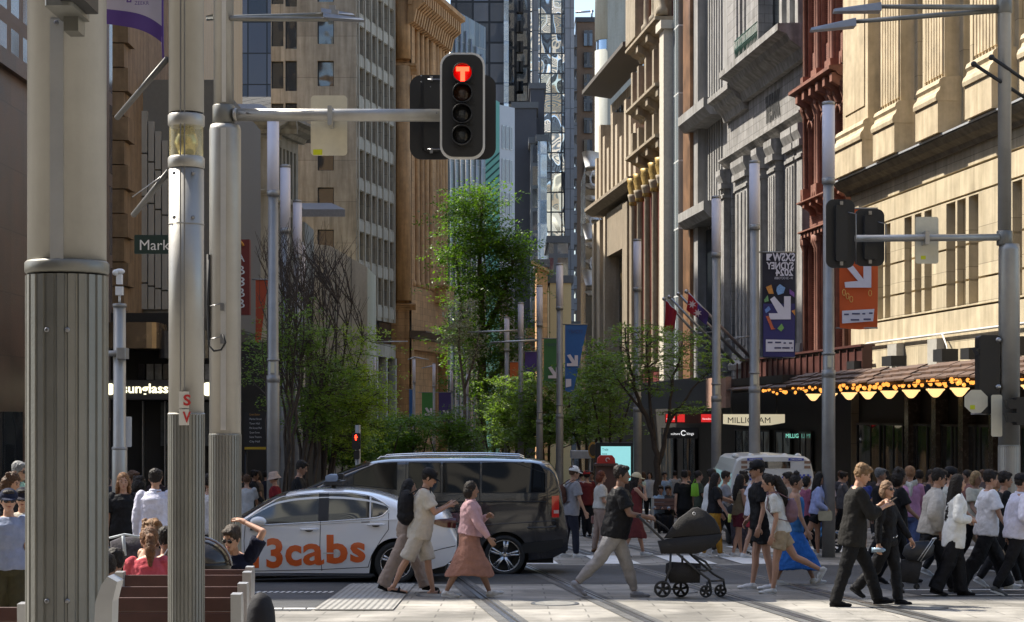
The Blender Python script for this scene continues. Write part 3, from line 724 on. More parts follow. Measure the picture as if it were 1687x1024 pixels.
# green/white shop awnings further along, right
for (nm, lab, pa, pb, zlo, h, d, colr) in (('shop_awning', 'deep red shop fascia with white lettering beyond the cream jeweller sign', 1195, 1100, None, .55, 1.2, (0.35,0.01,0.01)),):
    pass
def crossbox(name, px0, px1, py0, py1, Y, depth, m, parent=None, **kw):
    mb = MB(); mb.box(at(px0,Y), at(px1,Y), Y, Y+depth, zat(py1,Y), zat(py0,Y)); return mb.build(name, m, parent, **kw)
def sign_text(parent, txt, px0, py_base, Y, pxw, m, off=.02, mirror=False, bold=0.0, name='lettering', hpx=None):
    t, w = text_mb(txt, 1.0, mirror, bold=bold); s = (pxw/F*Y)/max(w, .01); sz = s if hpx is None else (hpx/F*Y)/.7
    M = Matrix.Translation((at(px0, Y), Y-off, zat(py_base, Y))) @ Matrix.Diagonal((s, 1, sz, 1))
    m2 = MB(); m2.merge(t, M); return m2.build(name, m, parent)
shop = bld('shop_awning', 'dark shop awning with corrugated fascia beyond the street trees', 'awning', (10, 84, 2))
mb = MB(); WR.box(mb, U(1300,3)+1, U(1030,3), 2.9, 3.2, 0, 3); mb.build('soffit', blackm, shop)
mb = MB(); WR.box(mb, U(1205,3), U(1172,3), 2.0, 3.3, 3.0, 3.25); mb.build('lit_fascia', mat('pinkish_fascia', (0.42,0.26,0.2), 0.5, var=0.2), shop)
mb = MB(); u = U(1172,3)
while u < U(1035,3): WR.box(mb, u, u+.12, 2.0, 3.4, 3.0, 3.12); u += .25
mb.build('corrugated_fascia', mat('dark_corrugated', (0.10,0.11,0.12), 0.5, .3), shop)
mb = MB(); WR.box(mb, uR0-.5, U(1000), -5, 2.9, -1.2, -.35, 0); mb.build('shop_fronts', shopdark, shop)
for k, (a, b) in enumerate(((1330,1310),(1296,1270),(1262,1240),(1228,1205),(1140,1120),(1105,1085))):
    WR.window(shop, U(a), U(b), gz(85)+.3, 1.0, .2, dframe, dglass, 2, 1, .08, 'shop_window')
ms = bld('milligram_sign', 'cream hanging shop sign reading MILLIGRAM under the dark awning', 'sign', (at(1242,72), 72, gz(72)))
mb = MB(); Y=72; pts = [(at(1192,Y), zat(682,Y)), (at(1293,Y), zat(682,Y)), (at(1293,Y), zat(696,Y)), (at(1270,Y), zat(700,Y)), (at(1230,Y), zat(701,Y)), (at(1192,Y), zat(698,Y))]
mb.prism(pts[::-1], Y, Y+.15, f=lambda a,b,c:(a,c,b)); mb.build('sign_panel', mat('cream_sign', (0.75,0.66,0.45), 0.4, var=0.03, emit=.35), ms)
sign_text(ms, 'MILLIGRAM', 1198, 696.5, Y, 71, mat('sign_black', (0.02,0.02,0.02), 0.5, var=0), hpx=9.5)
mb = MB(); [mb.tube([(at(p,Y), Y+.07, zat(682,Y)), (at(p,Y), Y+.07, 2.7)], .025, 5) for p in (1205, 1280)]; mb.build('hanger', blackm, ms)
rs = bld('red_shop_sign', 'long red illuminated shop sign strip left of the cream sign', 'sign', (at(1145,80), 80, gz(80))); Y=80
redglow = mat('red_glow', (0.6,0.02,0.02), 0.4, var=0, emit=.5)
mb = MB(); mb.box(at(1096,Y), at(1190,Y), Y, Y+.3, zat(697,Y), zat(681,Y)); mb.build('sign_panel', mat('sign_dark_red', (0.05,0.008,0.008), 0.4, var=0), rs)
for a, b in ((1097,1112),(1116,1128),(1155,1175)):
    mb = MB(); mb.box(at(a,Y), at(b,Y), Y-.03, Y-.002, zat(695,Y), zat(682,Y)); mb.build('lit_panel', redglow, rs)
wt = mat('white_glow', (0.8,0.8,0.8), 0.4, var=0, emit=.6)
sign_text(rs, 'Newsline', 1157, 691, Y, 15, wt, .05); sign_text(rs, 'Newsline', 1098, 691, Y, 13, wt, .05)
cs = bld('culture_sign', 'blue white neon shop name culture kings on a dark fascia', 'sign', (at(1125,84), 84, gz(84))); Y=84
mb = MB(); mb.box(at(1098,Y), at(1150,Y), Y, Y+.2, zat(722,Y), zat(704,Y)); mb.build('sign_panel', blackm, cs)
sign_text(cs, 'culture', 1105, 716, Y, 15, wt, .04); sign_text(cs, 'kings', 1131, 716, Y, 12, wt, .04)
mb = MB(); M = Matrix.Translation((at(1126,Y), Y-.05, zat(713,Y))) @ Matrix.Rotation(R(90), 4, 'X'); 
mb.tube([M @ Vector((.11*math.cos(t/8*5+.6), .11*math.sin(t/8*5+.6), 0)) for t in range(9)], .02, 5); mb.build('emblem', wt, cs)
gsn = bld('milligram_window_sign', 'pale green neon word MILLIGRAM in the shop window', 'sign', (at(1312,78), 78, gz(78)))
sign_text(gsn, 'MILLIGRAM', 1294, 721, 78, 36, mat('green_neon', (0.3,0.9,0.7), 0.4, var=0, emit=.5), hpx=7)
# ---- far and mid towers
def tower(name, label, px0, px1, pyt, Y, d, m, pyb=None, extra=None, cat='tower'):
    X0, X1 = at(px0,Y), at(px1,Y); zb_ = gz(Y)-.5 if pyb is None else zat(pyb,Y)
    t = thing(name, ((X0+X1)/2, Y+d/2, zb_), label, cat)
    mb = MB(); mb.box(X0, X1, Y, Y+d, zb_, zat(pyt,Y)); mb.build('wall', m, t); 
    mb = MB(); mb.box(X0-.3, X1+.3, Y-.3, Y+d+.3, zat(pyt,Y)+.01, zat(pyt,Y)+1.0); mb.build('roof', roofm, t)
    return t
g1 = glassmat('tower_glass_grey', (0.05,0.053,0.062), 0.05, 0.9, 0.12, 3.0, 3.7, (0.012,0.013,0.016), 0.2, metal=.1)
g2 = glassmat('tower_glass_black', (0.015,0.016,0.022), 0.06, 0.4, 0.2, 2.6, 3.6, (0.012,0.012,0.018), 0.3)
for m_ in (g1,): m_.node_tree.nodes['Principled BSDF'].inputs['IOR'].default_value = 1.4; m_.node_tree.nodes['Principled BSDF'].inputs['Specular IOR Level'].default_value = .5
g3 = glassmat('tower_glass_mirror', (0.62,0.63,0.62), 0.02, 0.9, 0.16, 2.0, 3.7, (0.02,0.02,0.02), 0.14, metal=.95)
g4 = glassmat('tower_glass_blue', (0.26,0.32,0.40), 0.05, 0.3, 0.2, 2.2, 3.7, (0.2,0.24,0.3), 0.1, metal=.8)
slate = mat('slate_cladding', (0.035,0.033,0.042), 0.5, var=0.15, scale=.4)
lgrey = blockmat('light_grey_cladding', (0.27,0.27,0.29), 2.4, 3.7, 0.1, offset=0, var=0.08, streak=0.1, bump=0.1)
t = tower('glass_tower', 'tall grey glass tower above the traffic light with cloudy reflections', 742, 834, -60, 330, 40, g1)
mb = MB(); mb.box(at(830,329), at(838,329), 329, 331, zat(180,329), zat(-60,329)); mb.build('blue_edge', g4, t)
t = tower('black_tower', 'black glazed tower behind the tall green tree', 838, 874, -60, 360, 40, g2)
for k in range(9):
    mb = MB(); Y=359.5; mb.box(at(851,Y), at(862,Y), Y-.5, Y+.2, zat(20+k*33,Y), zat(2+k*33,Y)); mb.build('window', g1, t)
t = tower('mirror_tower', 'slim mirror glass tower showing blotchy pale and dark reflections', 884, 932, -80, 340, 40, g3)
mb = MB(); mb.box(at(873,338), at(885,338), 338, 342, zat(420,338), zat(-80,338)); mb.build('left_glass', g3, t)
mb = MB(); Y=337; mb.box(at(888,Y)-1.3, at(888,Y)-.1, Y, Y+3, gz(Y), zat(-80,Y)); mb.build('white_edge', lgrey, t)
mb = MB(); mb.box(at(931,335), at(946,335), 335, 350, gz(335), zat(-80,335)); mb.build('side_cladding', lgrey, t)
t = tower('dark_block', 'dark slate slab building left of the blue glass strip', 845, 884, 178, 300, 30, slate)
t = tower('slate_plant_room', 'small dark slate block with sloping top below the mirror tower', 874, 897, 146, 310, 20, slate, pyb=240)
t = tower('blue_glass_block', 'narrow pale blue glass building between slate block and mirror tower', 886, 901, 232, 290, 30, g4)
t = tower('dark_low_block', 'dark glazed block under the slate plant room', 874, 887, 236, 292, 30, g2)
t = tower('brown_tower', 'orange brown granite tower with dark ribbon windows under the crane', 950, 992, 36, 380, 40, mat('brown_granite', (0.22,0.135,0.085), 0.6, var=0.12, streak=0.1), cat='tower')
Y = 379.6
for k in range(13):
    mb = MB(); y0 = 50 + k*36
    mb.box(at(962,Y), at(976,Y), Y-.15, Y+.2, zat(y0+25,Y), zat(y0,Y)); mb.build('window', g2, t)
    mb = MB(); mb.box(at(944,Y), at(950,Y), Y-2, Y+12, zat(y0+30,Y), zat(y0+10,Y)); mb.build('balcony', lgrey, t)
mb = MB(); mb.box(at(944,Y)+.5, at(950,Y), Y, Y+12, gz(Y), zat(36,Y)); mb.build('side_glazing', g2, t)
cr = thing('roof_crane', (at(965,382), 382, zat(34,382)), 'small crane jib on top of the orange brown tower', 'crane')
mb = MB(); Y=382; mb.tube([(at(975,Y),Y,zat(34,Y)), (at(975,Y),Y,zat(16,Y))], .25, 6); mb.tube([(at(948,Y),Y,zat(20,Y)), (at(978,Y),Y,zat(18,Y))], .22, 6); mb.tube([(at(984,Y),Y,zat(34,Y)), (at(984,Y),Y,zat(26,Y))], .2, 6); mb.build('jib', metal, cr)
# beige round tower behind brown building
t = thing('round_concrete_tower', (at(1015,200), 205, gz(200)), 'pale concrete tower with rounded corner and glass band behind the brown building', 'tower'); Y=200
mb = MB(); c = (at(1003,Y), Y+4)
mb.lathe([(1.35, -8), (1.35, zat(72,Y))], 24, c=c); mb.lathe([(1.35, zat(55,Y)), (1.35, 60)], 24, c=c); mb.box(at(1003,Y), at(1062,Y), Y+2.6, Y+18, -8, 60); mb.build('wall', mat('pale_concrete_tower', (0.42,0.42,0.37), 0.8, var=0.08, streak=0.15), t)
mb = MB(); mb.lathe([(1.2, zat(72,Y)), (1.2, zat(55,Y))], 20, c=c, caps=False); mb.build('glass_band', g4, t)
# sculptural balconies
t = thing('balcony_tower', (at(972,170), 175, gz(170)), 'apartment tower with white wing shaped balconies beside the brown building', 'tower'); Y=170
mb = MB(); mb.box(at(966,Y), at(1000,Y), Y+2, Y+14, gz(Y), zat(270,Y)); mb.build('wall', bglass, t)
wht = mat('white_concrete', (0.55,0.55,0.56), 0.6, var=0.06)
for k, y in enumerate((258, 282, 302, 322, 355, 378, 400, 428, 455, 480)):
    mb = MB(); z = zat(y+4,Y); big = k in (0, 5, 8)
    n = 14; top = []; bot = []
    for i in range(n+1):
        a = math.pi*i/n; xx = at(990,Y) - (1.45+(.25 if big else 0))*math.sin(a*.5+.0)*1.0; yy = Y+2 - 1.4*math.sin(a)
        top.append((xx, yy, z+(.9 if big else .35))); bot.append((xx+.35, yy+.3, z-(.5 if big else 0)))
    v = top+bot+[(at(992,Y), Y+2.5, z), (at(992,Y), Y+2.5, z-.2)]
    mb.add(v, [(i, i+1, n+2+i, n+1+i) for i in range(n)] + [tuple(range(n+1)), tuple(range(2*n+1, n, -1))], 0, True); mb.build('balcony', wht, t)
for k in range(3):
    mb = MB(); M = Matrix.Translation((at(981,Y), Y+.8, zat(292+k*70,Y))) @ Matrix.Rotation(R(90), 4, 'X')
    mb.tube([M @ Vector((.45*math.cos(a*math.pi/8), .7*math.sin(a*math.pi/8), 0)) for a in range(17)], .09, 6); mb.build('ring_screen', wht, t)
# teal striped building and white glazed wing
t = thing('teal_building', (at(815,250), 255, gz(250)), 'teal office block with dark diagonal stripes right of the traffic light', 'building'); Y=250
teal = mat('teal_panel', (0.16,0.42,0.36), 0.5, var=0.05)
mb = MB(); mb.add([(at(790,Y),Y,gz(Y)),(at(823,Y),Y,gz(Y)),(at(823,Y),Y,zat(168,Y)),(at(790,Y),Y,zat(150,Y)),(at(790,Y),Y+20,gz(Y)),(at(823,Y),Y+20,gz(Y)),(at(823,Y),Y+20,zat(168,Y)),(at(790,Y),Y+20,zat(150,Y))], [(0,1,2,3),(1,5,6,2),(5,4,7,6),(4,0,3,7),(3,2,6,7)]); mb.build('wall', teal, t)
for k in range(22):
    mb = MB(); y0 = 250+k*12; a, b = at(797,Y), at(823,Y)
    mb.add([(a,Y-.1,zat(y0+24,Y)),(b,Y-.1,zat(y0,Y)),(b,Y-.1,zat(y0+3.4,Y)),(a,Y-.1,zat(y0+27.4,Y))], [(0,3,2,1)]); mb.build('stripe', mat('stripe_dark', (0.01,0.05,0.05), 0.6, var=0), t)
t = thing('white_glazed_wing', (at(835,250), 255, gz(250)), 'white and grey glazed wing with sloping parapet next to the teal block', 'building')
wg = Wall(at(823.2,250), 250, .75, 1, 1); 
mb = MB(); e = wg.U(848); wg.box(mb, 0, e, gz(250), zat(172,250), -8, 0, 0); mb.build('wall', mat('white_panel', (0.42,0.44,0.48), 0.5, var=0.06), t)
for k in range(9):
    z1 = zat(205+k*55,250)
    for j in range(3): wg.window(t, .5+j*(e-.8)/3, .2+(j+1)*(e-.8)/3, z1-3.2, z1, -.06, metal, glassmat('grey_pane', (0.13,0.14,0.17), .15) if 'grey_pane' not in MATS else MATS['grey_pane'], 2, 1, .1)
# glass canopy building left of the tower
t = thing('glass_atrium', (at(755,230), 235, gz(230)), 'pale curved glass building behind the traffic light', 'building')
wa = Wall(at(731,222), 222, .6, 1, 1); e = wa.U(800)
g5 = glassmat('atrium_glass', (0.08,0.095,0.11), 0.08, 0.8, 0.3, 1.6, 5.0, (0.2,0.22,0.24), 0.09, metal=.15)
g5.node_tree.nodes['Principled BSDF'].inputs['IOR'].default_value = 1.4; g5.node_tree.nodes['Principled BSDF'].inputs['Specular IOR Level'].default_value = .5
mb = MB(); v = [wa.P(0,gz(222),0), wa.P(e,gz(222),0), wa.P(e,zat(95,250),0), wa.P(0,zat(5,222),0), wa.P(0,gz(222),-10), wa.P(e,gz(222),-10), wa.P(e,zat(95,250),-10), wa.P(0,zat(5,222),-10)]
mb.add(v, [(0,1,2,3),(1,5,6,2),(5,4,7,6),(4,0,3,7),(3,2,6,7)]); mb.build('curtain_wall', g5, t)
for k in range(8):
    mb = MB(); u = e*k/8; mb.tube([wa.P(u, gz(222), .15), wa.P(u, zat(8+k*10,225), .15)], .12, 6); mb.build('mullion', metal, t)
# low buildings closing the street
t = tower('yellow_wall_building', 'plain cream yellow wall low in the street gap behind the banners', 906, 941, 466, 240, 20, mat('cream_wall', (0.5,0.38,0.2), 0.8, var=0.08)); 
t = tower('dark_infill_block', 'dark glazed block above the cream yellow wall', 904, 936, 400, 255, 20, g2)
t = tower('brick_infill_building', 'small orange brick house front with gable ledge in the street gap', 884, 902, 440, 230, 15, orange)
mb = MB(); Y=229; mb.add([(at(876,Y),Y,zat(428,Y)),(at(905,Y),Y,zat(444,Y)),(at(905,Y),Y,zat(448,Y)),(at(876,Y),Y,zat(433,Y)),(at(876,Y),Y+3,zat(428,Y)),(at(905,Y),Y+3,zat(444,Y)),(at(905,Y),Y+3,zat(448,Y)),(at(876,Y),Y+3,zat(433,Y))],[(0,1,5,4),(0,3,2,1),(3,7,6,2),(4,5,6,7),(1,2,6,5),(0,4,7,3)]); mb.build('gable_ledge', mat('ledge_yellow', (0.4,0.25,0.1), 0.7), t)
t = tower('street_end_block', 'dim grey office block closing the far end of the street', 560, 1000, 540, 275, 20, g2)
# ---------------- left side ----------------
# near corner block: granite podium and tower
A_ = bld('granite_corner_building', 'dark red brown granite corner building at the left edge', loc=(-20, 45, gz(45)))
gran = blockmat('red_granite', (0.10,0.06,0.045), 1.1, 1.5, 0.015, offset=0, var=0.4, streak=0.1, bump=0.15, rough=0.35)
mb = MB(); mb.box(-14.5, -12.0, 41, 50, gz(50)-.5, zat(150,46)); mb.build('podium', gran, A_)
mb = MB(); mb.box(-14.6, -11.85, 40.85, 50.1, zat(150,46), zat(140,46)+.25); mb.build('podium_cap', gran, A_)
mb = MB(); mb.box(-48, -14.52, 41, 50, gz(50)-.5, 39.9); mb.build('tower_wall', mat('tan_glazing', (0.3,0.2,0.1), 0.5, var=0.2), A_)
for k in range(3):
    mb = MB(); mb.box(-11.99, -11.9, 42.5+k*2.6, 44.3+k*2.6, gz(46)+.5, gz(46)+3.2); mb.build('shop_window', dglass, A_)
t = bld('purple_glass_tower', 'brownish purple glass tower above the granite building', 'tower', (-20, 60, gz(60)))
mb = MB(); mb.box(-45, -15.8, 52.6, 72, gz(60)-.5, 37.5); mb.build('wall', glassmat('purple_glass', (0.05,0.04,0.045), .2, .4, .3, 1.4, 3.2, (0.10,0.06,0.04), .25), t)
mb = MB(); mb.box(-45.2, -15.6, 52.4, 72.2, 37.51, 38.3); mb.build('roof', roofm, t)
# rusticated brown building
t = bld('rusticated_brown_building', 'brown rusticated stone corner building between the two thick poles', loc=(-20, 78, gz(78)))
rust = mat('brown_stone', (0.34,0.235,0.14), 0.8, var=0.22, scale=2, bump=0.4, streak=0.3)
X0, X1 = at(168,75), at(203,75)
mb = MB(); mb.box(-34, X1, 75, 92, gz(75)-.5, 41); mb.build('wall', rust, t)
k = 0; z = -2
while z < 24:
    mb = MB(); mb.box(X1-.9, X1+(.24 if k % 2 else .08), 74.8, 76.2, z, z+.95); mb.box(X0-1, X1-.92, 74.9, 75.0, z, z+.95); mb.build('quoin', rust, t); z += 1.0; k += 1
t = bld('sandy_tower', 'plain sandy coloured tower behind the grey panelled building', 'tower', (-26, 140, gz(140)))
mb = MB(); mb.box(at(150,130), at(331,130), 130, 150, gz(130)-.5, 46); mb.build('wall', mat('sandy_wall', (0.62,0.45,0.28), 0.8, var=0.06, streak=.1), t)
for k in range(0):
    mb = MB(); mb.box(at(225+k*26,129.9), at(240+k*26,129.9), 129.85, 130, zat(40,130), zat(12,130)); mb.build('window', dglass, t)
# grey stepped panels
t = bld('grey_panel_building', 'grey building with stepped vertical cladding panels above the sunglasses shop', loc=(-13, 82, gz(80)))
gp = mat('grey_panel', (0.44,0.44,0.42), 0.6, var=0.06, scale=1, streak=0.1)
mb = MB(); Y=79; mb.box(at(206,Y), at(356,Y), Y, Y+14, gz(Y)-.5, zat(131,Y)); mb.build('wall', mat('grey_render', (0.20,0.20,0.19), 0.7, var=0.08), t)
x = 214
for k, top in enumerate((165, 184, 201, 217, 232, 246, 258)):
    y = top; j = 0
    while y < 510:
        h = 74 - k*3; mb = MB(); mb.box(at(x,Y)+.03, at(x+(15.5 if k<2 else 11),Y)-.02, Y-.32+k*.04, Y-.02, zat(min(y+h,512),Y)+.07, zat(y,Y)); mb.build('cladding_panel', gp, t); y += h; j += 1
    x += 15.5 if k < 2 else 11
# shop with canopy
E_ = bld('sunglasses_shop', 'dark sunglasses shop with metal canopy behind the slim camera pole', 'shop', (-9.5, 54, gz(54)))
Y = 54
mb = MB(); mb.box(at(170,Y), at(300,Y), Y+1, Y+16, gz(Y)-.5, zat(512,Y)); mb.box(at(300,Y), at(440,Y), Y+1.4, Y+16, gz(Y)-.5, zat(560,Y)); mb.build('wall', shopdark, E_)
mb = MB(); mb.rbox(at(150,Y), at(268,Y), Y-.9, Y+1, zat(575,Y), zat(533,Y), .3); mb.build('canopy', mat('bronze_canopy', (0.28,0.21,0.14), 0.25, 0.7, var=0.25, scale=1.2), E_)
mb = MB(); mb.rbox(at(262,Y), at(345,Y), Y-.2, Y+1, zat(590,Y), zat(545,Y), .2); mb.build('canopy_wing', mat('grey_canopy', (0.13,0.13,0.13), 0.3, 0.6, var=0.3, scale=1.2), E_)
mb = MB(); mb.box(at(150,Y), at(355,Y), Y-.3, Y+1, zat(658,Y), zat(626,Y)); mb.build('fascia', mat('charcoal_fascia', (0.06,0.06,0.062), 0.4, var=0.1), E_)
lit = mat('sign_lit_cream', (0.9,0.85,0.6), 0.4, var=0, emit=1.1, ecol=(1,.93,.62))
mb = MB(); M = Matrix.Translation((at(186,Y), Y-.36, zat(641,Y))) @ Matrix.Rotation(R(90), 4, 'X'); mb.lathe([(.17,0),(.17,.05)], 20, M=M); mb.build('round_logo', lit, E_)
mb = MB(); M = Matrix.Translation((at(346,Y), Y-.36, zat(641,Y))) @ Matrix.Rotation(R(90), 4, 'X'); mb.lathe([(.2,0),(.2,.05)], 20, M=M); mb.build('round_logo', lit, E_)
sign_text(E_, 'sunglasshut', 205, 647, Y, 108, lit, .33, bold=.02, name='lettering', hpx=15)
for k in range(9):
    px = 218+k*14; mb = MB(); mb.box(at(px,Y), at(px+11,Y), Y+.85, Y+.99, zat(624,Y), zat(598,Y)); mb.build('transom_window', mat('pale_pane', (0.35,0.36,0.37), 0.3, var=0.5, scale=3) if k%3 else dglass, E_)
for px in (225, 262, 300, 352, 385):
    mb = MB(); mb.box(at(px,Y), at(px+2,Y), Y+.8, Y+.99, gz(Y), zat(660,Y)); mb.build('glazing_bar', metal, E_)
mb = MB(); mb.box(at(255,Y), at(345,Y), Y+.9, Y+.99, zat(735,Y), zat(662,Y)); mb.build('display_window', mat('display_dim', (0.10,0.11,0.11), 0.4, var=0.7, scale=2.5), E_)
# grey classical building
G_ = bld('grey_classical_building', 'grey green classical building with bracketed cornice and sash windows behind the lamp posts', loc=(-15, 112, gz(105)))
gg = mat('grey_green_stone', (0.36,0.37,0.33), 0.75, var=0.15, scale=1.2, bump=0.2, streak=0.3); Y = 105
wf = Wall(at(330,Y), Y, 1, 0, 1); ue = at(456,Y)-at(330,Y)
ws = Wall(at(456,Y), Y, .219, 1, 1); us = ws.U(491)
hol = [(at(395,Y)-at(330,Y), at(409,Y)-at(330,Y), zat(295,Y), zat(234,Y)), (at(395,Y)-at(330,Y), at(409,Y)-at(330,Y), zat(392,Y), zat(326,Y))]
mb = MB(); wf.holed(mb, 0, ue, gz(Y)-.5, zat(206,Y), hol, .3)
hs = [(us*(.12+.17*k), us*(.22+.17*k), zat(320,Y), zat(240,Y)) for k in range(5)] + [(us*(.12+.17*k), us*(.22+.17*k), zat(440,Y), zat(350,Y)) for k in range(5)]
ws.holed(mb, 0, us, gz(Y)-.5, zat(206,Y), hs, .3)
wf.box(mb, 0, ue-.35, gz(Y)-.5, zat(206,Y)-.05, -12, -.32); mb.build('wall', gg, G_)
for h in hol: wf.window(G_, h[0]+.01, h[1]-.01, h[2]+.01, h[3]-.01, .25, gg, dglass, 1, 2, .08)
for h in hs: ws.window(G_, h[0]+.01, h[1]-.01, h[2]+.01, h[3]-.01, .25, gg, dglass, 1, 2, .06)
cornice(wf, 0, ue+1.2, zat(195,Y), 1.0, .9, gg, G_); cornice(ws, -.9, us+.5, zat(195,Y), 1.3, .9, gg, G_)
cornice(wf, 0, ue+.3, zat(312,Y), .3, .35, gg, G_, 'string_course'); cornice(ws, -.3, us, zat(330,Y), .35, .35, gg, G_, 'string_course')
cornice(wf, 0, ue+.3, zat(222,Y), .25, .3, gg, G_, 'string_course')
mb = MB(); z0 = zat(193,Y); x0, x1 = at(330,Y), at(462,Y)
mb.add([(x0,Y-.5,z0),(x1,Y-.5,z0),(x1-1.5,Y+2.5,z0+1.2),(x0,Y+2.5,z0+1.2),(x0,Y+10,z0),(x1+2,Y+10,z0)], [(0,1,2,3),(1,5,2),(5,4,3,2)]); mb.build('roof', mat('grey_roof', (0.2,0.2,0.2), 0.5, var=0.2), G_)
mb = MB()
for k in range(12):
    xx = at(392,Y)+k*.24; mb.ell((xx, Y-.5, z0+.12), (.13,.08,.2), n=8, h=6)
mb.build('antefix_row', gg, G_)
mb = MB(); mb.box(at(410,Y), at(425,Y), Y-.12, Y, gz(Y), zat(330,Y)); mb.box(at(410,Y), at(425,Y), Y-.12, Y, zat(300,Y), zat(230,Y)); mb.build('pilaster', gg, G_)
# dark reflective tower behind
t = tower('blue_grey_glass_tower', 'dark blue grey glass tower above the classical building', 326, 448, -60, 210, 25, g1 if False else glassmat('navy_glass', (0.03,0.04,0.06), .05, .5, .2, 2.2, 3.6, (0.02,0.025,0.03), .08, blinds=(0.10,0.11,0.14)))
b_ = MATS['navy_glass'].node_tree.nodes['Principled BSDF']; b_.inputs['IOR'].default_value = 1.35; b_.inputs['Specular IOR Level'].default_value = .4
for o_ in t.children:
    if o_.name.startswith('wall'):
        for v in o_.data.vertices:
            if v.co.z < 5: v.co.z = zat(152,210) - gz(210)
# beige tower
H_ = bld('beige_office_tower', 'beige concrete office tower with rows of dark windows left of the traffic light', 'tower', (-18, 165, gz(154)))
HT = 42; Y = 154; hx = at(446.5,Y); wf = Wall(hx, Y, 1, 0, 1); ue = at(587,Y)-hx
ws = Wall(at(587,Y), Y, .219, 1, 1); us = ws.U(650)
sh = 3.5; hol = []; wl = []
for k in range(-3, 9):
    y0 = 30+69.5*k; 
    if y0 > 480: break
    hol.append((at(523,Y)-hx, at(550,Y)-hx, zat(y0+42,Y), zat(y0,Y)))
    if y0 < 200: hol.append((at(447,Y)-hx, at(467,Y)-hx, zat(y0+46,Y), zat(y0+1,Y))); hol.append((at(470,Y)-hx, at(489,Y)-hx, zat(y0+50,Y), zat(y0,Y)))
mb = MB(); hol = [h for h in hol if h[3] < HT-.3]; wf.holed(mb, 0, ue, gz(Y)-.5, HT, hol, .45)
hs = []; zt0 = zat(39,Y)
for k in range(-5, 8):
    z1 = zt0 - sh*k
    if z1 > HT-.5 or z1 < 12: continue
    for j in range(6):
        a = .55 + j*(us-.7)/6; hs.append((a, a+(us-.7)/6-.38, z1-2.35, z1))
zlow = min(h[2] for h in hs) - 1.4
ws.holed(mb, 0, us, zlow, HT, hs, .45)
wf.box(mb, 0, ue-.5, gz(Y)-.5, HT-.1, -24, -.5); mb.build('wall', beige, H_)
for h in hol: wf.window(H_, h[0]+.01, h[1]-.01, h[2]+.01, h[3]-.01, .4, dframe, dglass, 1, 1, .07)
tw = hs[:78]
for i, h in enumerate(tw): ws.window(H_, h[0]+.01, h[1]-.01, h[2]+.01, h[3]-.01, .38, dframe, bglass, 1, 1, .05)
mb = MB()
for j in range(7):
    a = .36 + j*(us-.7)/6; ws.box(mb, a-.1, a+.1, zlow, HT, 0, .16)
mb.build('mullion_pier', beige2, H_)
mb = MB()
for k in range(14):
    z1 = zt0 - sh*k + sh*5
    if z1 > zlow and z1 < HT-1: ws.box(mb, .1, us-.05, z1+.06, z1+.95, -.02, .07)
mb.build('spandrel', beige2, H_)
mb = MB(); ws.box(mb, .1, us, gz(Y), zlow-2.2, -2, -.6); mb.build('lobby_glazing', dglass, H_)
mb = MB(); ws.box(mb, 0, us, zlow-3.2, zlow-2.0, -.6, .1); mb.build('podium_band', beige2, H_)
for j in range(5): mb = MB(); ws.box(mb, us*j/4-.2*(j>0), us*j/4+.4-.2*(j>0), gz(Y)-.5, zlow-3.2, -.5, .15); mb.build('colonnade_pier', mat('pale_pier', (0.42,0.41,0.38), 0.6), H_)
mb = MB(); ws.box(mb, .2, us, zlow-2.0, zlow, -2, -.3); mb.build('dark_band', dglass, H_)
# cream low wing with canopy
t = bld('cream_wing_building', 'low cream rendered wing below the beige tower', loc=(-13, 142, gz(140))); Y=140
mb = MB(); 
mb.prism([(at(492,Y), gz(Y)-.5), (at(605,Y), gz(Y)-.5), (at(605,Y), zat(440,Y)), (at(545,Y), zat(405,Y)), (at(492,Y), zat(398,Y))], Y, Y+9, f=lambda a,b,c:(a,c,b)); mb.build('wall', mat('cream_render', (0.62,0.58,0.46), 0.8, var=0.1, streak=0.2), t)
for k in range(4):
    mb = MB(); mb.box(at(500+k*26,Y), at(501+k*26,Y), Y-.03, Y, gz(Y), zat(412,Y)); mb.build('panel_joint', dframe, t)
t = bld('steel_canopy_building', 'grey block with a wide steel canopy jutting to the right', loc=(-16, 132, gz(132))); Y=132
mb = MB(); mb.box(at(488,Y), at(502,Y), Y, Y+6, gz(Y)-.5, zat(365,Y)); mb.build('wall', gg, t)
mb = MB(); a = zat(334,Y); mb.add([(at(491,Y),Y,a),(at(546,Y),Y,a),(at(575,Y),Y-3,zat(352,Y)),(at(491,Y),Y-3,zat(352,Y)),(at(491,Y),Y,a-.5),(at(546,Y),Y,a-.5),(at(575,Y),Y-3,zat(364,Y)),(at(491,Y),Y-3,zat(364,Y))], [(0,1,2,3),(7,6,5,4),(0,4,5,1),(1,5,6,2),(2,6,7,3),(3,7,4,0)]); mb.build('canopy', mat('canopy_steel', (0.25,0.26,0.28), 0.4, .5), t)
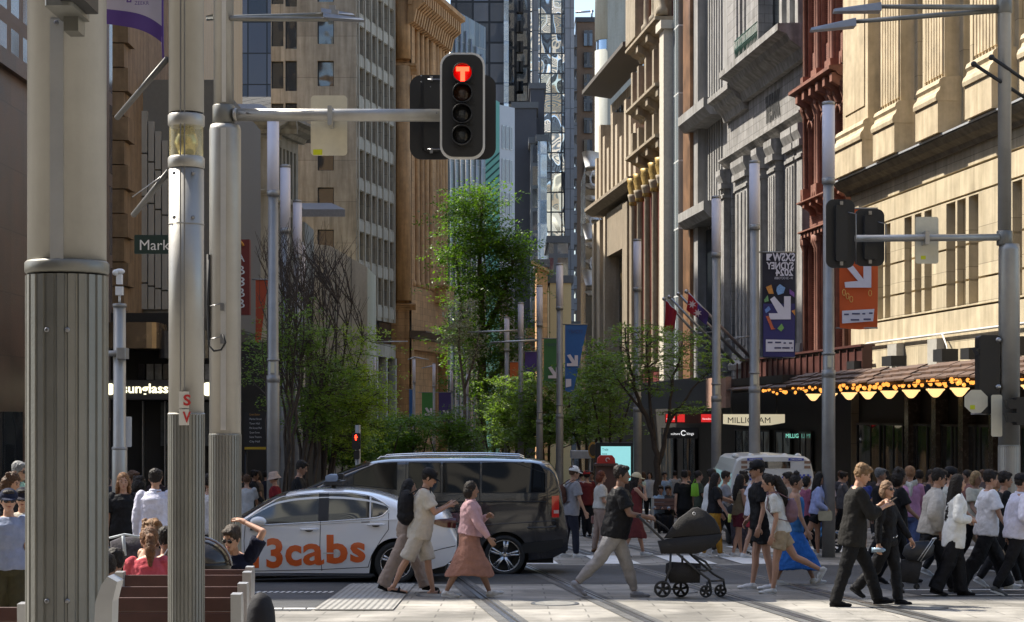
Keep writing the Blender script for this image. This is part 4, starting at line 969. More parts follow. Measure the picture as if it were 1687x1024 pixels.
# orange sandstone building
O_ = bld('orange_sandstone_building', 'orange sandstone bank with deep cornice and tall columns left of the traffic light', loc=(-7, 178, gz(166)))
Y = 166; wf = Wall(at(600,Y), Y, 1, 0, 1); ue = at(678,Y)-at(600,Y); ws = Wall(at(678,Y), Y, .219, 1, 1); us = ws.U(738)
zc = zat(-12, Y)
mb = MB(); wf.box(mb, 0, ue-.2, gz(Y)-.5, zc-1, -20, 0)
hs = []
bays = [(0.9, 7.6), (8.6, us-.4)]
for a, b in bays:
    hs.append((a, b, zat(128,Y), zat(20,Y))); 
    hs.append((a, b, zat(470,Y), zat(165,Y)))
hs.append((.9, us-.4, gz(Y)+1, zat(575,Y)))
ws.holed(mb, 0, us, gz(Y)-.5, zc-1, hs, .9); ws.box(mb, 0, us, gz(Y)-.5, zc-1, -12, -.95); mb.build('wall', orange, O_)
for a, b in bays:
    for (z0, z1) in ((zat(128,Y), zat(20,Y)), (zat(470,Y), zat(165,Y))):
        n = 4; w = (b-a)/n
        for k in range(n):
            nr = 1 if z1-z0 < 8 else 4
            ws.window(O_, a+k*w+.3, a+(k+1)*w-.3, z0+.2, z1-.2, .85, orange2, bglass, 1, max(2, nr*2), .09)
        for k in range(n+1):
            c = ws.P(a+k*w, 0, -.25); mb = MB(); mb.lathe([(.42, z0), (.42, z0+.4), (.32, z0+.6), (.28, z1-.9), (.3, z1-.7), (.44, z1-.3), (.46, z1)], 12, c=(c.x, c.y)); mb.build('column', orange2, O_)
cornice(ws, -1.2, us+.3, zc+.6, 1.7, 1.9, orange2, O_, br=.8, brw=.4); cornice(wf, 0, ue+1.3, zc+.6, 1.2, 1.9, orange2, O_)
cornice(ws, -.5, us, zat(140,Y), .8, 1.0, orange2, O_, 'string_course'); cornice(wf, 0, ue+.5, zat(105,Y), .5, 1.0, orange2, O_, 'string_course')
cornice(ws, -.5, us+.6, zat(545,Y), 1.5, .7, mat('dark_stone', (0.12,0.08,0.05), 0.8), O_, 'balcony_ledge'); cornice(wf, 0, ue+.4, zat(500,Y), .4, .6, orange2, O_, 'string_course')
mb = MB(); c = (at(664,Y), Y-.1); mb.lathe([(.75, zat(495,Y)), (.72, zat(110,Y))], 16, c=c); mb.lathe([(.7, zat(98,Y)), (.68, zc-.5)], 16, c=c); mb.build('corner_column', orange2, O_)
mb = MB(); ws.box(mb, us*.62, us*.86, zat(490,Y), zat(462,Y), 0, 1.1); ws.box(mb, us*.60, us*.88, zat(462,Y), zat(459,Y), 0, 1.3); mb.build('small_balcony', orange2, O_)
t = bld('pale_stone_annex', 'pale grey rusticated stone base of the bank behind the tall tree', loc=(-4, 190, gz(185)))
wq = Wall(at(712,184), 184, .219, 1, 1); e = wq.U(733)
mb = MB(); wq.box(mb, 0, e, gz(184)-.5, zat(500,184), -8, .1); mb.build('wall', blockmat('pale_rustic', (0.36,0.33,0.28), 1.3, .9, .06, var=.12), t)
cornice(wq, -.3, e+.3, zat(497,184), .6, .6, MATS['pale_stone'], t)
# unseen buildings added behind the viewer, shaped for bounce light and glass reflections
for nm, lab, x0, x1, y0, y1, h, c in (('added_rear_sandstone_block', 'unseen pale sandstone block added behind the viewer on the right to bounce light', 14, 60, -70, -6, 26, 'sandstone'), ('added_rear_office_block', 'unseen dark granite office block added behind the viewer on the left for reflections', -60, -13, -80, 8, 26, 'red_granite'), ('added_rear_pale_tower', 'unseen pale tower added far behind the viewer for reflections', -14, 12, -190, -160, 250, 'pale_stone'), ('added_rear_dark_tower', 'unseen dark tower added far behind the viewer for reflections', 14, 30, -200, -170, 290, 'slate_cladding'), ('added_rear_grey_tower', 'unseen grey tower added far behind the viewer for reflections', 33, 60, -190, -165, 200, 'cream_stone'), ('added_rear_brown_tower', 'unseen brown tower added far behind the viewer on the left for reflections', -44, -17, -200, -170, 280, 'pale_concrete_tower')):
    t = bld(nm, lab, loc=((x0+x1)/2, (y0+y1)/2, 0)); mb = MB(); mb.box(x0, x1, y0, y1, -1, h); mb.build('wall', MATS[c], t)
    for k in range(int(h/5)):
        mb = MB(); mb.box(x0+2, x1-2, y1+.01, y1+.06, 3+k*5, 5.6+k*5); mb.build('window_band', dglass, t)
        if x1 < 0: mb = MB(); mb.box(x1+.01, x1+.06, y0+2, y1-2, 3+k*5, 5.6+k*5); mb.build('window_band', dglass, t)
        if x0 > 0: mb = MB(); mb.box(x0-.06, x0-.01, y0+2, y1-2, 3+k*5, 5.6+k*5); mb.build('window_band', dglass, t)
# unseen tall slab added to keep the far right side in shade
t = tower('added_shade_slab', 'unseen tall brown slab added behind the thick left pole to cast shade', 50, 158, -900, 100, 24, mat('slab_brown', (0.2,0.15,0.11), 0.7), cat='tower')
# ---------------- poles, lamps, signals ----------------
polem = mat('pole_aluminium', (0.45, 0.442, 0.42), 0.45, 0.5, var=0.10, scale=2.5, bump=0.05, streak=0.18)
polem2 = mat('pole_painted_grey', (0.235, 0.235, 0.218), 0.42, 0.35, var=0.12, scale=3, bump=0.08, streak=0.2)
postm = mat('post_grey', (0.33, 0.33, 0.33), 0.45, 0.4, var=0.15, scale=3, streak=0.2)
lant = mat('lantern_white', (0.72, 0.70, 0.78), 0.5, var=0.06, scale=2)
yellow = mat('yellow_sticker', (0.7, 0.75, 0.02), 0.5, var=0)
whitep = mat('white_plastic', (0.7, 0.7, 0.7), 0.45, var=0.04)
signback = mat('sign_back', (0.74, 0.70, 0.56), 0.55, 0.2, var=0.12, scale=3, streak=.1)
rubber = mat('black_rubber', (0.015, 0.015, 0.015), 0.7, var=0.1)
def fluted(mb, c, r, z0, z1, n=30, mi=0, groove=.06):
    prof = []
    for k in range(n*2):
        rr = r if k % 2 == 0 else r*(1-groove); t = 2*math.pi*k/(n*2)
        prof.append((c[0]+rr*math.cos(t), c[1]+rr*math.sin(t)))
    # wide flats with narrow grooves
    pts = []
    for k in range(n):
        for f, g in ((0, 1), (.62, 1), (.72, 1-groove), (.90, 1-groove)):
            t = 2*math.pi*(k+f)/n; pts.append((c[0]+r*g*math.cos(t), c[1]+r*g*math.sin(t)))
    mb.prism(pts, z0, z1, mi)
def ring(mb, c, r, z0, z1, n=32, mi=0, b=.01): mb.lathe([(r-b, z0), (r, z0+b), (r, z1-b), (r-b, z1)], n, mi, c=c)
def bolts(mb, c, r, zs, angs, mi=0):
    for z in zs:
        for a in angs:
            M = Matrix.Translation((c[0]+r*math.cos(R(a)), c[1]+r*math.sin(R(a)), z)) @ Matrix.Rotation(R(a), 4, 'Z') @ Matrix.Rotation(R(90), 4, 'Y')
            mb.lathe([(.013, -.005), (.013, .006), (.007, .009)], 8, mi, M=M)
# P1
D = 9.0; c = (at(110.5, D+.2), D+.2); D = D+.0
t = thing('smart_pole', (c[0], c[1], gz(D)), 'thickest grey fluted street pole nearest the camera at the left edge', 'street pole')
zs = zat(443, 9); mb = MB(); fluted(mb, c, .205, gz(D), zs-.02, 24, 0, .045); mb.build('fluted_sleeve', polem2, t)
mb = MB(); ring(mb, c, .209, zat(447, 9), zat(425, 9)); mb.build('collar', polem2, t)
mb = MB(); mb.lathe([(.195, zs), (.195, 9.5)], 48, c=c); mb.build('shaft', polem, t)
mb = MB(); M = Matrix.Translation((c[0], c[1], 0)) @ Matrix.Rotation(R(-91), 4, 'Z')
mb.box(.193, .199, -.033, .033, zs+.03, zat(30,9), 0, M); mb.build('channel_cover', mat('channel_alu', (0.55,0.54,0.52), 0.35, .6, var=0.06), t)
mb = MB(); bolts(mb, c, .205, [zat(543,9), zat(990,9)], [-104, -76]); bolts(mb, c, .199, [zat(37, 9)], [-91]); mb.build('bolt', steel, t)
t2 = thing('camera_housing', (at(118,9), 8.8, zat(40,9)), 'dark camera housing on the front of the thickest pole', 'camera')
mb = MB(); mb.rbox(at(88,8.8), at(134,8.8), 8.62, 8.99, zat(22,8.8), zat(-40,8.8), .02); mb.build('bracket', polem2, t2)
mb = MB(); mb.rbox(at(108,8.7), at(148,8.7), 8.5, 8.9, zat(8,8.7), zat(-60,8.7), .02); mb.build('lens_housing', blackm, t2)
mb = MB(); mb.box(at(100,8.8), at(124,8.8), 8.86, 9.0, zat(46,8.8), zat(22,8.8)); mb.build('mount_plate', polem2, t2)
# P2
D = 12.0; c = (at(307, D), D)
t = thing('light_pole', (c[0], c[1], gz(D)), 'round grey pole with amber lens band and red S V plates', 'street pole')
mb = MB(); fluted(mb, c, 0.12080, gz(D), zat(681,D), 30, 0, .05); mb.build('fluted_sleeve', polem2, t)
mb = MB(); mb.lathe([(0.11480, zat(681,D)), (0.11480, zat(279,D))], 40, c=c); mb.lathe([(0.11480, zat(186,D)), (0.11480, 11)], 40, c=c); mb.build('shaft', polem, t)
mb = MB(); ring(mb, c, 0.12000, zat(209,D), zat(188,D)); ring(mb, c, 0.12000, zat(278,D), zat(258,D)); ring(mb, c, 0.11720, zat(371,D), zat(368,D)); ring(mb, c, 0.12280, zat(684,D), zat(679,D)); mb.build('collar', polem, t)
mb = MB(); mb.lathe([(.048, zat(258,D)), (.08, zat(235,D)), (.048, zat(209,D))], 24, c=c); mb.build('reflector', mat('brass_cone', (0.6,0.5,0.2), 0.25, .8, var=.1), t)
mb = MB(); mb.lathe([(0.11120, zat(258,D)), (0.11120, zat(209,D))], 40, c=c, caps=False); mb.build('lens_band', mat('amber_lens', (0.75,0.65,0.35), 0.08, var=0, alpha=.35), t)
mb = MB(); M = Matrix.Translation((c[0], c[1], 0)) @ Matrix.Rotation(R(-86), 4, 'Z'); mb.box(0.11400, 0.11664, -.004, .004, zat(681,D), 11, 0, M); M = Matrix.Translation((c[0], c[1], 0)) @ Matrix.Rotation(R(-99), 4, 'Z'); mb.box(0.11400, 0.11640, -.004, .004, zat(681,D), 11, 0, M); mb.build('seam', postm, t)
mb = MB(); bolts(mb, c, 0.11480, [zat(288,D), zat(360,D)], [-122,-58]); mb.build('bolt', steel, t)
redl = mat('red_lettering', (0.55,0.03,0.03), 0.5, var=0)
for ch, y0, y1 in (('S', 645, 672), ('V', 674, 700)):
    mb = MB(); mb.box(at(300,D)+.003, at(317,D), D-.132, D-.124, zat(y1,D), zat(y0,D)); p = mb.build('number_plate', mat('plate_white', (0.7,0.68,0.62), 0.5, var=.05), t)
    sign_text(t, ch, 302, y1-5, D-.132, 12.5, redl, .004, name='lettering', hpx=17, bold=.03)
mb = MB()
for i in range(4):
    for j in range(4):
        if (i*7+j*5+i*j) % 3: mb.box(at(314+i*2.3,D), at(315.7+i*2.3,D), D-.15, D-.143, zat(573+j*2.5,D), zat(571+j*2.5,D))
# (code sticker left off)
ba = thing('banner_arm', (c[0]-.2, c[1], zat(150,D)), 'two slanting grey banner struts on the left of the S V pole', 'bracket')
for (x0,y0),(x1,y1) in (((276,96),(176,182)), ((279,281),(204,346))):
    mb = MB(); mb.tube([(at(x0,D),D,zat(y0,D)), (at(x1,D),D+.3,zat(y1,D))], .020, 10); mb.build('strut', mat('strut_dark', (0.13,0.13,0.13), .5, .3), ba)
mb = MB(); mb.tube([(at(279,D),D,zat(281,D)), (at(208,D),D+.2,zat(318,D))], .004, 5); mb.build('wire', steel, ba)
fl = thing('purple_banner', (at(235,D), D+.1, zat(60,D)), 'white and purple curling banner hanging left of the S V pole', 'banner')
mb = MB(); n = 24; Yb = D+.35
def by(u): return 38 - 12*(1-u)**1.0 + 0*u + 34*u**2.2   # bottom edge
v = []; 
for i in range(n+1):
    u = i/n; x = 150 + 118*u - 2*math.sin(u*6)
    yb = 36 + 36*u**2.5; yy = Yb + .05*math.sin(u*5)
    v += [(at(x,Yb), yy, zat(yb,Yb)), (at(x,Yb), yy, zat(yb-24-3*u,Yb)), (at(x-1.5,Yb), yy+.02, zat(-120,Yb))]
mb.add(v, [(3*i, 3*i+3, 3*i+4, 3*i+1) for i in range(n)], 0, True); mb.add(v, [(3*i+1, 3*i+4, 3*i+5, 3*i+2) for i in range(n)], 1, True)
purple = mat('banner_purple', (0.10,0.05,0.24), 0.7, var=0.05); lilac = mat('banner_lilac', (0.50,0.46,0.55), 0.7, var=0.05)
mb.build('cloth', [purple, lilac], fl)
mb = MB(); mb.tube([(at(267,Yb),Yb,zat(-120,Yb)),(at(268,Yb),Yb,zat(72,Yb)),(at(269,Yb),Yb,zat(96,Yb))], .008, 6); mb.box(at(258,Yb), at(267.5,Yb), Yb-.02, Yb-.012, zat(58,Yb), zat(-120,Yb)); mb.build('hem', purple, fl)
sign_text(fl, 'ZEEKR', 222, 8, Yb-.08, 24, purple, .01, name='lettering', hpx=6)
mb = MB(); mb.box(at(213,Yb), at(215,Yb), Yb-.09, Yb-.08, zat(8,Yb), zat(-1,Yb)); mb.box(at(215,Yb), at(219,Yb), Yb-.09, Yb-.08, zat(8,Yb), zat(6.3,Yb)); mb.box(at(219,Yb), at(220.5,Yb), Yb-.09, Yb-.08, zat(8,Yb), zat(1,Yb)); mb.build('emblem', purple, fl)
# street name sign
D = 15.4; ns = thing('street_name_sign', (at(260,D), D, zat(402,D)), 'dark green street name sign reading Market behind the S V pole', 'sign')
mb = MB(); mb.rbox(at(222,D), at(324,D), D-.02, D+.01, zat(418,D), zat(387,D), .008, axis='y'); mb.build('sign_panel', mat('sign_dark_green', (0.012,0.03,0.025), 0.4, var=0), ns)
sign_text(ns, 'Market St', 229, 411.5, D-.02, 96, whitep, .008, hpx=17)
# P3 signal mast
D = 19.5; c = (at(371, D), D); cu_ = (at(368.5, D), D)
t = thing('signal_mast', (c[0], c[1], gz(D)), 'grey signal mast with long horizontal arm carrying the red T light', 'traffic light pole')
mb = MB(); fluted(mb, c, .174, gz(D), zat(716,D), 32, 0, .045); mb.build('fluted_sleeve', polem2, t)
mb = MB(); mb.lathe([(.168, zat(716,D)), (.168, zat(214,D)), (.155, zat(206,D))], 40, c=c); mb.build('lower_shaft', polem, t)
mb = MB(); mb.lathe([(.107, zat(206,D)), (.107, 13)], 32, c=cu_); mb.build('upper_shaft', polem, t)
mb = MB(); ring(mb, c, .172, zat(719,D), zat(713,D)); ring(mb, cu_, .118, zat(205,D), zat(173,D)); mb.build('collar', polem2, t)
mb = MB(); M = Matrix.Translation((c[0], c[1], 0)) @ Matrix.Rotation(R(-88), 4, 'Z'); mb.box(.167, .174, -.028, .028, zat(708,D), zat(214,D), 0, M); M = Matrix.Translation((cu_[0], cu_[1], 0)) @ Matrix.Rotation(R(-80), 4, 'Z'); mb.box(.106, .111, -.022, .022, zat(170,D), 12, 0, M); mb.build('channel_cover', MATS['channel_alu'], t)
mb = MB(); mb.tube([(at(388,D), D-.05, zat(190,D)), (at(727,D), D-.05, zat(191,D))], .068, 20); mb.tube([(at(386,D), D-.05, zat(190,D)), (at(392,D), D-.05, zat(190,D))], .074, 20); mb.build('signal_arm', polem, t)
mb = MB(); bolts(mb, (at(395,D), D-.05), .0, [], []); 
for px in (396, 409, 720):
    M = Matrix.Translation((at(px,D), D-.115, zat(189,D))) @ Matrix.Rotation(R(90), 4, 'X'); mb.lathe([(.011,0),(.011,.01)], 8, M=M)
mb.build('bolt', steel, t)
# street light arms
for (x0,y0,x1,y1,hx) in ((385,33,606,48,540), (338,27,580,13,524)):
    dy = -.4 if x0 > 350 else .4
    mb = MB(); mb.tube([(at(368,D), D, zat(y0-3,D)), (at(x0,D), D+dy*.2, zat(y0,D)), (at(hx+6,D), D+dy, zat((y1-3),D))], [.03,.028,.024], 12); mb.build('lamp_arm', polem2, t)
    mb = MB(); X0, X1 = at(hx,D), at(x1,D); za, zb_ = zat(y1-4,D), zat(y1,D)
    mb.add([(X0,D+dy-.09,za),(X1,D+dy-.06,zb_),(X1,D+dy+.06,zb_),(X0,D+dy+.09,za),(X0,D+dy-.07,za+.05),(X1-.03,D+dy-.04,zb_+.025),(X1-.03,D+dy+.04,zb_+.025),(X0,D+dy+.07,za+.05)], [(0,3,2,1),(4,5,6,7),(0,1,5,4),(1,2,6,5),(2,3,7,6),(3,0,4,7)])
    mb.box(X0+.08, X0+.15, D+dy-.03, D+dy+.03, za+.04, za+.09); mb.build('luminaire', mat('luminaire_grey', (0.3,0.31,0.33), 0.35, .5), t)
# cables on the mast
mb = MB(); x = lambda p: at(p, D); Yc = D-.19
mb.tube([(x(349),Yc,zat(430,D)), (x(347),Yc,zat(500,D)), (x(349),Yc,zat(570,D)), (x(358),Yc-.03,zat(579,D)), (x(370),Yc-.04,zat(577,D)), (x(377),Yc-.04,zat(565,D)), (x(372),Yc-.02,zat(552,D))], .012, 6); mb.tube([(x(345.5),Yc+.1,zat(420,D)), (x(345.5),Yc+.1,zat(560,D))], .02, 6); mb.build('cable', rubber, t)
mb = MB(); mb.tube([(x(350),Yc,zat(506,D)), (x(371),Yc,zat(501,D))], .006, 5); mb.tube([(x(350),Yc,zat(560,D)), (x(371),Yc,zat(555,D))], .006, 5); mb.box(x(368),x(374),Yc-.02,Yc+.03,zat(513,D),zat(501,D)); mb.box(x(368),x(374),Yc-.02,Yc+.03,zat(567,D),zat(552,D)); mb.build('cable_clamp', steel, t)
def plate(name, label, px0, px1, y0, y1, Y, sticker=None, r=.04, m=None):
    t = thing(name, (at((px0+px1)/2,Y), Y, zat((y0+y1)/2,Y)), label, 'sign')
    mb = MB(); mb.rbox(at(px0,Y), at(px1,Y), Y-.006, Y+.004, zat(y1,Y), zat(y0,Y), r, axis='y'); mb.build('panel', m or signback, t)
    if sticker: mb = MB(); a,b,c_,d_ = sticker; mb.box(at(a,Y), at(b,Y), Y-.0085, Y-.0065, zat(d_,Y), zat(c_,Y)); mb.build('sticker', yellow, t)
    return t
pt = plate('sign_back_plate', 'blank beige back of a sign plate on the long left signal arm', 512, 572, 157, 256, 19.62, (516,531,246,255))
mb = MB(); Y=19.35; mb.rbox(at(540,Y), at(547,Y), Y-.03, Y+.25, zat(206,Y), zat(174,Y), .01, axis='y'); mb.build('clamp', metal, pt)
# signal heads
board = mat('signal_board_black', (0.012,0.012,0.013), 0.45, var=0.1); border = mat('board_border_white', (0.72,0.72,0.7), 0.4, var=0.03)
lensd = mat('lens_dark', (0.02,0.02,0.022), 0.12, var=0.3, scale=20); lensa = mat('lens_dark_amber', (0.05,0.018,0.006), 0.12, var=0.3, scale=20)
redg = mat('signal_red_glow', (1,0.05,0.02), 0.3, var=0, emit=6, ecol=(1,0.025,0.01)); redh = mat('signal_red_halo', (0.25,0.0,0.0), 0.4, var=0, emit=.25, ecol=(1,0,0))
D = 19.2; t = thing('tram_signal', (at(762,D), D, zat(175,D)), 'black tram signal with white border showing a glowing red T', 'traffic light')
mb = MB(); mb.rbox(at(725,D), at(799,D), D-.02, D+.02, zat(262,D), zat(87,D), .14, axis='y', n=8); mb.build('border', border, t)
mb = MB(); mb.rbox(at(728.5,D), at(795.5,D), D-.03, D-.021, zat(258.5,D), zat(90.5,D), .125, axis='y', n=8); mb.rbox(at(740,D), at(787,D), D+.021, D+.25, zat(250,D), zat(100,D), .03, axis='y'); mb.build('backing_board', board, t)
for k, y in enumerate((123, 156, 190, 225)):
    M = Matrix.Translation((at(762.5-k*.4,D), D-.031, zat(y,D))) @ Matrix.Rotation(R(90), 4, 'X')
    mb = MB(); mb.lathe([(.098,0),(.104,.0),(.104,.14),(.098,.14),(.098,0)], 24, M=M, caps=False); mb.rbox(at(744,D), at(781,D), D-.04, D-.031, zat(y+16,D), zat(y-16,D), .01, axis='y'); o1 = mb.build('visor', board, t)
    # cut the visor: lower half opened
    mb = MB(); M2 = Matrix.Translation((at(762.5-k*.4,D), D-.043, zat(y,D))) @ Matrix.Rotation(R(90), 4, 'X'); mb.lathe([(.096,0),(.09,.006),(.06,.014),(.02,.018),(.001,.018)], 24, M=M2); lo = mb.build('lens', redh if k == 0 else (lensa if k == 1 else lensd), t)
    if k == 0:
        mb = MB(); X = at(762.5,D); zc_ = zat(y,D); mb.box(X-.068, X+.068, D-.075, D-.063, zc_+.026, zc_+.072); mb.box(X-.024, X+.024, D-.075, D-.063, zc_-.08, zc_+.026); mb.build('letter_t', redg, t)
for nm, a, b, lab in (('left', 675, 752, 'black back of the signal board left of the red T light'), ('right', 742, 817, 'black back of the signal board behind and right of the red T light')):
    D2 = 19.75 if nm == 'left' else 19.9
    t = thing('traffic_light', (at((a+b)/2,D2), D2, zat(190,D2)), lab, 'traffic light')
    mb = MB(); mb.rbox(at(a,D2), at(b,D2), D2, D2+.03, zat(262,D2), zat(123,D2), .13, axis='y', n=8); mb.build('backing_board', board, t)
    mb = MB(); mb.rbox(at(a+24,D2), at(a+50,D2), D2-.12, D2-.001, zat(250,D2), zat(135,D2), .03, axis='y'); mb.box(at(a+20,D2), at(a+54,D2), D2-.03, D2-.001, zat(245,D2), zat(142,D2)); mb.build('housing', board, t)
    mb = MB()
    for y in (133, 251):
        mb.box(at(a+34,D2), at(a+39,D2), D2-.15, D2-.121, zat(y+4,D2), zat(y-4,D2)); mb.tube([(at(a+31,D2),D2-.16,zat(y+(2 if y<200 else -2),D2)), (at(a+52,D2),D2-.16,zat(y+(2 if y<200 else -2),D2))], .007, 6)
    for (dx, y) in ((20,128),(20,138),(35,146)): mb.ell((at(a+dx,D2), D2-.125, zat(y,D2)), (.008,.006,.008), n=6, h=4)
    mb.build('bracket', steel, t)
# right mast
D = 30.0; c = (at(1662.5, D), D); cu_ = (at(1655, D), D)
t = thing('signal_mast', (c[0], c[1], gz(D)), 'grey signal mast at the right edge with a horizontal arm and side signs', 'traffic light pole')
mb = MB(); fluted(mb, c, .18, gz(D), zat(735,D), 34, 0, .03); mb.build('fluted_sleeve', polem, t)
mb = MB(); mb.lathe([(.172, zat(735,D)), (.172, zat(412,D)), (.16, zat(402,D))], 40, c=c); mb.build('lower_shaft', polem, t)
mb = MB(); mb.lathe([(.108, zat(402,D)), (.108, 15)], 32, c=cu_); mb.build('upper_shaft', polem, t)
mb = MB(); ring(mb, c, .178, zat(738,D), zat(732,D)); ring(mb, cu_, .13, zat(404,D), zat(380,D)); ring(mb, cu_, .125, zat(22,D), zat(-10,D)); mb.build('collar', polem2, t)
mb = MB(); mb.tube([(at(1408,D), D-.05, zat(393,D)), (at(1645,D), D-.05, zat(391,D))], .058, 18); mb.build('signal_arm', polem, t)
for (y0,x1,y1,hx,dy) in ((12,1368,22,1440,-.3), (16,1342,38,1412,.4)):
    mb = MB(); mb.tube([(at(1650,D), D, zat(y0,D)), (at(hx,D), D+dy, zat(y0+(y1-y0)*.5,D))], [.05,.035], 12); mb.build('lamp_arm', polem2, t)
    mb = MB(); X0, X1 = at(hx+4,D), at(x1,D); za, zb_ = zat(y0+(y1-y0)*.5,D), zat(y1,D)
    mb.add([(X1,D+dy-.1,zb_-.05),(X0,D+dy-.14,za-.09),(X0,D+dy+.14,za-.09),(X1,D+dy+.1,zb_-.05),(X1,D+dy-.07,zb_),(X0,D+dy-.1,za+.05),(X0,D+dy+.1,za+.05),(X1,D+dy+.07,zb_)], [(0,3,2,1),(4,5,6,7),(0,1,5,4),(1,2,6,5),(2,3,7,6),(3,0,4,7)]); mb.build('luminaire', MATS['luminaire_grey'], t)
for (x0,y0),(x1,y1) in (((1598,110),(1690,158)), ((1627,99),(1700,136))):
    mb = MB(); mb.tube([(at(x0,D),D-.25,zat(y0,D)), (at(x1,D),D+.1,zat(y1,D))], .03, 8); mb.ell((at(x0,D),D-.25,zat(y0,D)), (.05,.05,.05)); mb.build('strut', blackm, t)
for lab, a, b, y0, y1, DD in (('black back of the left signal board on the right hand arm', 1361, 1408, 328, 441, 29.6), ('black back of the right signal board on the right hand arm', 1408, 1457, 344, 438, 30.3)):
    t = thing('traffic_light', (at((a+b)/2,DD), DD, zat(385,DD)), lab, 'traffic light')
    mb = MB(); mb.rbox(at(a,DD), at(b,DD), DD, DD+.03, zat(y1,DD), zat(y0,DD), .12, axis='y', n=8); mb.build('backing_board', board, t)
    mb = MB(); mb.rbox(at(a+14,DD), at(b-14,DD), DD-.14, DD-.001, zat(y1-10,DD), zat(y0+10,DD), .03, axis='y'); mb.build('housing', board, t)
    mb = MB()
    for y in (y0+8, y1-6): mb.box(at(a+20,DD), at(a+25,DD), DD-.17, DD-.141, zat(y+3,DD), zat(y-3,DD))
    mb.tube([(at(b,DD),DD-.1,zat(y1-5,DD)), (at(b,DD),DD-.1,zat(y0+25,DD)), (at(b-16,DD),DD-.1,zat(y0+22,DD))], .012, 6); mb.build('bracket', steel, t)
pt = plate('sign_back_plate', 'blank pinkish back of a sign plate on the right hand signal arm', 1508, 1546, 357, 434, 30.15, (1517,1525,421,427))
mb = MB(); Y=29.88; mb.rbox(at(1524,Y), at(1531,Y), Y-.03, Y+.25, zat(402,Y), zat(380,Y), .01, axis='y'); mb.build('clamp', metal, pt)
pt = plate('octagonal_sign', 'grey back of an octagonal sign beside the right mast', 1588, 1588.5, 660, 661, 29.9) if False else thing('octagonal_sign', (at(1608,29.9), 29.9, zat(661,29.9)), 'grey back of an octagonal sign beside the right mast', 'sign')
mb = MB(); Y=29.9; pts = [(at(1608,Y)+.205*math.cos(R(22.5+45*k)), zat(661,Y)+.205*math.sin(R(22.5+45*k))) for k in range(8)]
mb.prism(pts, Y-.005, Y+.005, f=lambda a,b,c:(a,c,b)); mb.build('panel', signback, pt)
mb = MB(); mb.box(at(1598,Y), at(1606,Y), Y-.009, Y-.006, zat(674,Y), zat(667,Y)); mb.build('sticker', yellow, pt)
mb = MB(); mb.tube([(at(1600,Y),Y+.02,zat(682,Y)), (at(1645,Y),Y+.02,zat(682,Y))], .012, 6); mb.build('bracket', steel, pt)
plate('side_plate', 'narrow grey plate fixed on the left side of the right mast', 1633, 1651, 650, 719, 29.78, None, .03)
t = thing('traffic_light', (at(1628,30), 30, zat(615,30)), 'tall black signal head hung on the left side of the right mast', 'traffic light'); Y = 30
mb = MB(); mb.rbox(at(1611,Y), at(1645,Y), Y-.1, Y+.2, zat(681,Y), zat(552,Y), .06, axis='y', n=5); mb.build('housing', board, t)
mb = MB(); mb.add([(at(1612,Y),Y-.1,zat(575,Y)),(at(1603,Y),Y-.1,zat(572,Y)),(at(1612,Y),Y-.1,zat(586,Y)),(at(1612,Y),Y+.15,zat(575,Y)),(at(1603,Y),Y+.15,zat(572,Y)),(at(1612,Y),Y+.15,zat(586,Y))],[(0,1,2),(3,5,4),(0,3,4,1),(1,4,5,2)]); mb.build('visor', board, t)
mb = MB(); [mb.ell((at(1642,Y), Y-.11, zat(y,Y)), (.05,.04,.045)) for y in (560, 637)]; mb.build('bracket', metal, t)
t = thing('pedestrian_signal', (at(1675,29.6), 29.6, zat(678,29.6)), 'small black signal with two visors on the right mast', 'traffic light'); Y = 29.6
mb = MB(); mb.rbox(at(1672,Y), at(1700,Y), Y-.1, Y+.15, zat(700,Y), zat(654,Y), .02, axis='y'); mb.build('housing', board, t)
for y in (658, 680): mb = MB(); mb.add([(at(1672,Y),Y-.1,zat(y+15,Y)),(at(1660,Y),Y-.1,zat(y+15,Y)),(at(1655,Y),Y-.1,zat(y,Y)),(at(1672,Y),Y-.1,zat(y,Y)),(at(1672,Y),Y+.1,zat(y+15,Y)),(at(1660,Y),Y+.1,zat(y+15,Y)),(at(1655,Y),Y+.1,zat(y,Y)),(at(1672,Y),Y+.1,zat(y,Y))],[(0,1,2,3),(7,6,5,4),(0,4,5,1),(1,5,6,2),(2,6,7,3)]); mb.build('visor', board, t)
# small red man signal in the distance
t = thing('pedestrian_signal', (at(587,39), 39, gz(39)), 'small distant pedestrian signal with a glowing red figure', 'traffic light'); Y=39
mb = MB(); mb.rbox(at(580.5,Y), at(594,Y), Y-.1, Y+.1, zat(740,Y), zat(713,Y), .03, axis='y'); mb.rbox(at(583,Y), at(592,Y), Y-.05, Y+.1, zat(756,Y), zat(742,Y), .02, axis='y'); mb.build('housing', board, t)
mb = MB(); X=at(587,Y); z=zat(720,Y); mb.ell((X,Y-.11,z+.036),(.018,.01,.02)); mb.box(X-.032,X+.032,Y-.115,Y-.105,z-.007,z+.011); mb.box(X-.013,X+.013,Y-.115,Y-.105,z-.06,z+.014); mb.build('red_figure', redg, t)
mb = MB(); mb.tube([(X+.02,Y+.15,gz(Y)),(X+.02,Y+.15,zat(700,Y))], .06, 12); mb.build('post', postm, t)
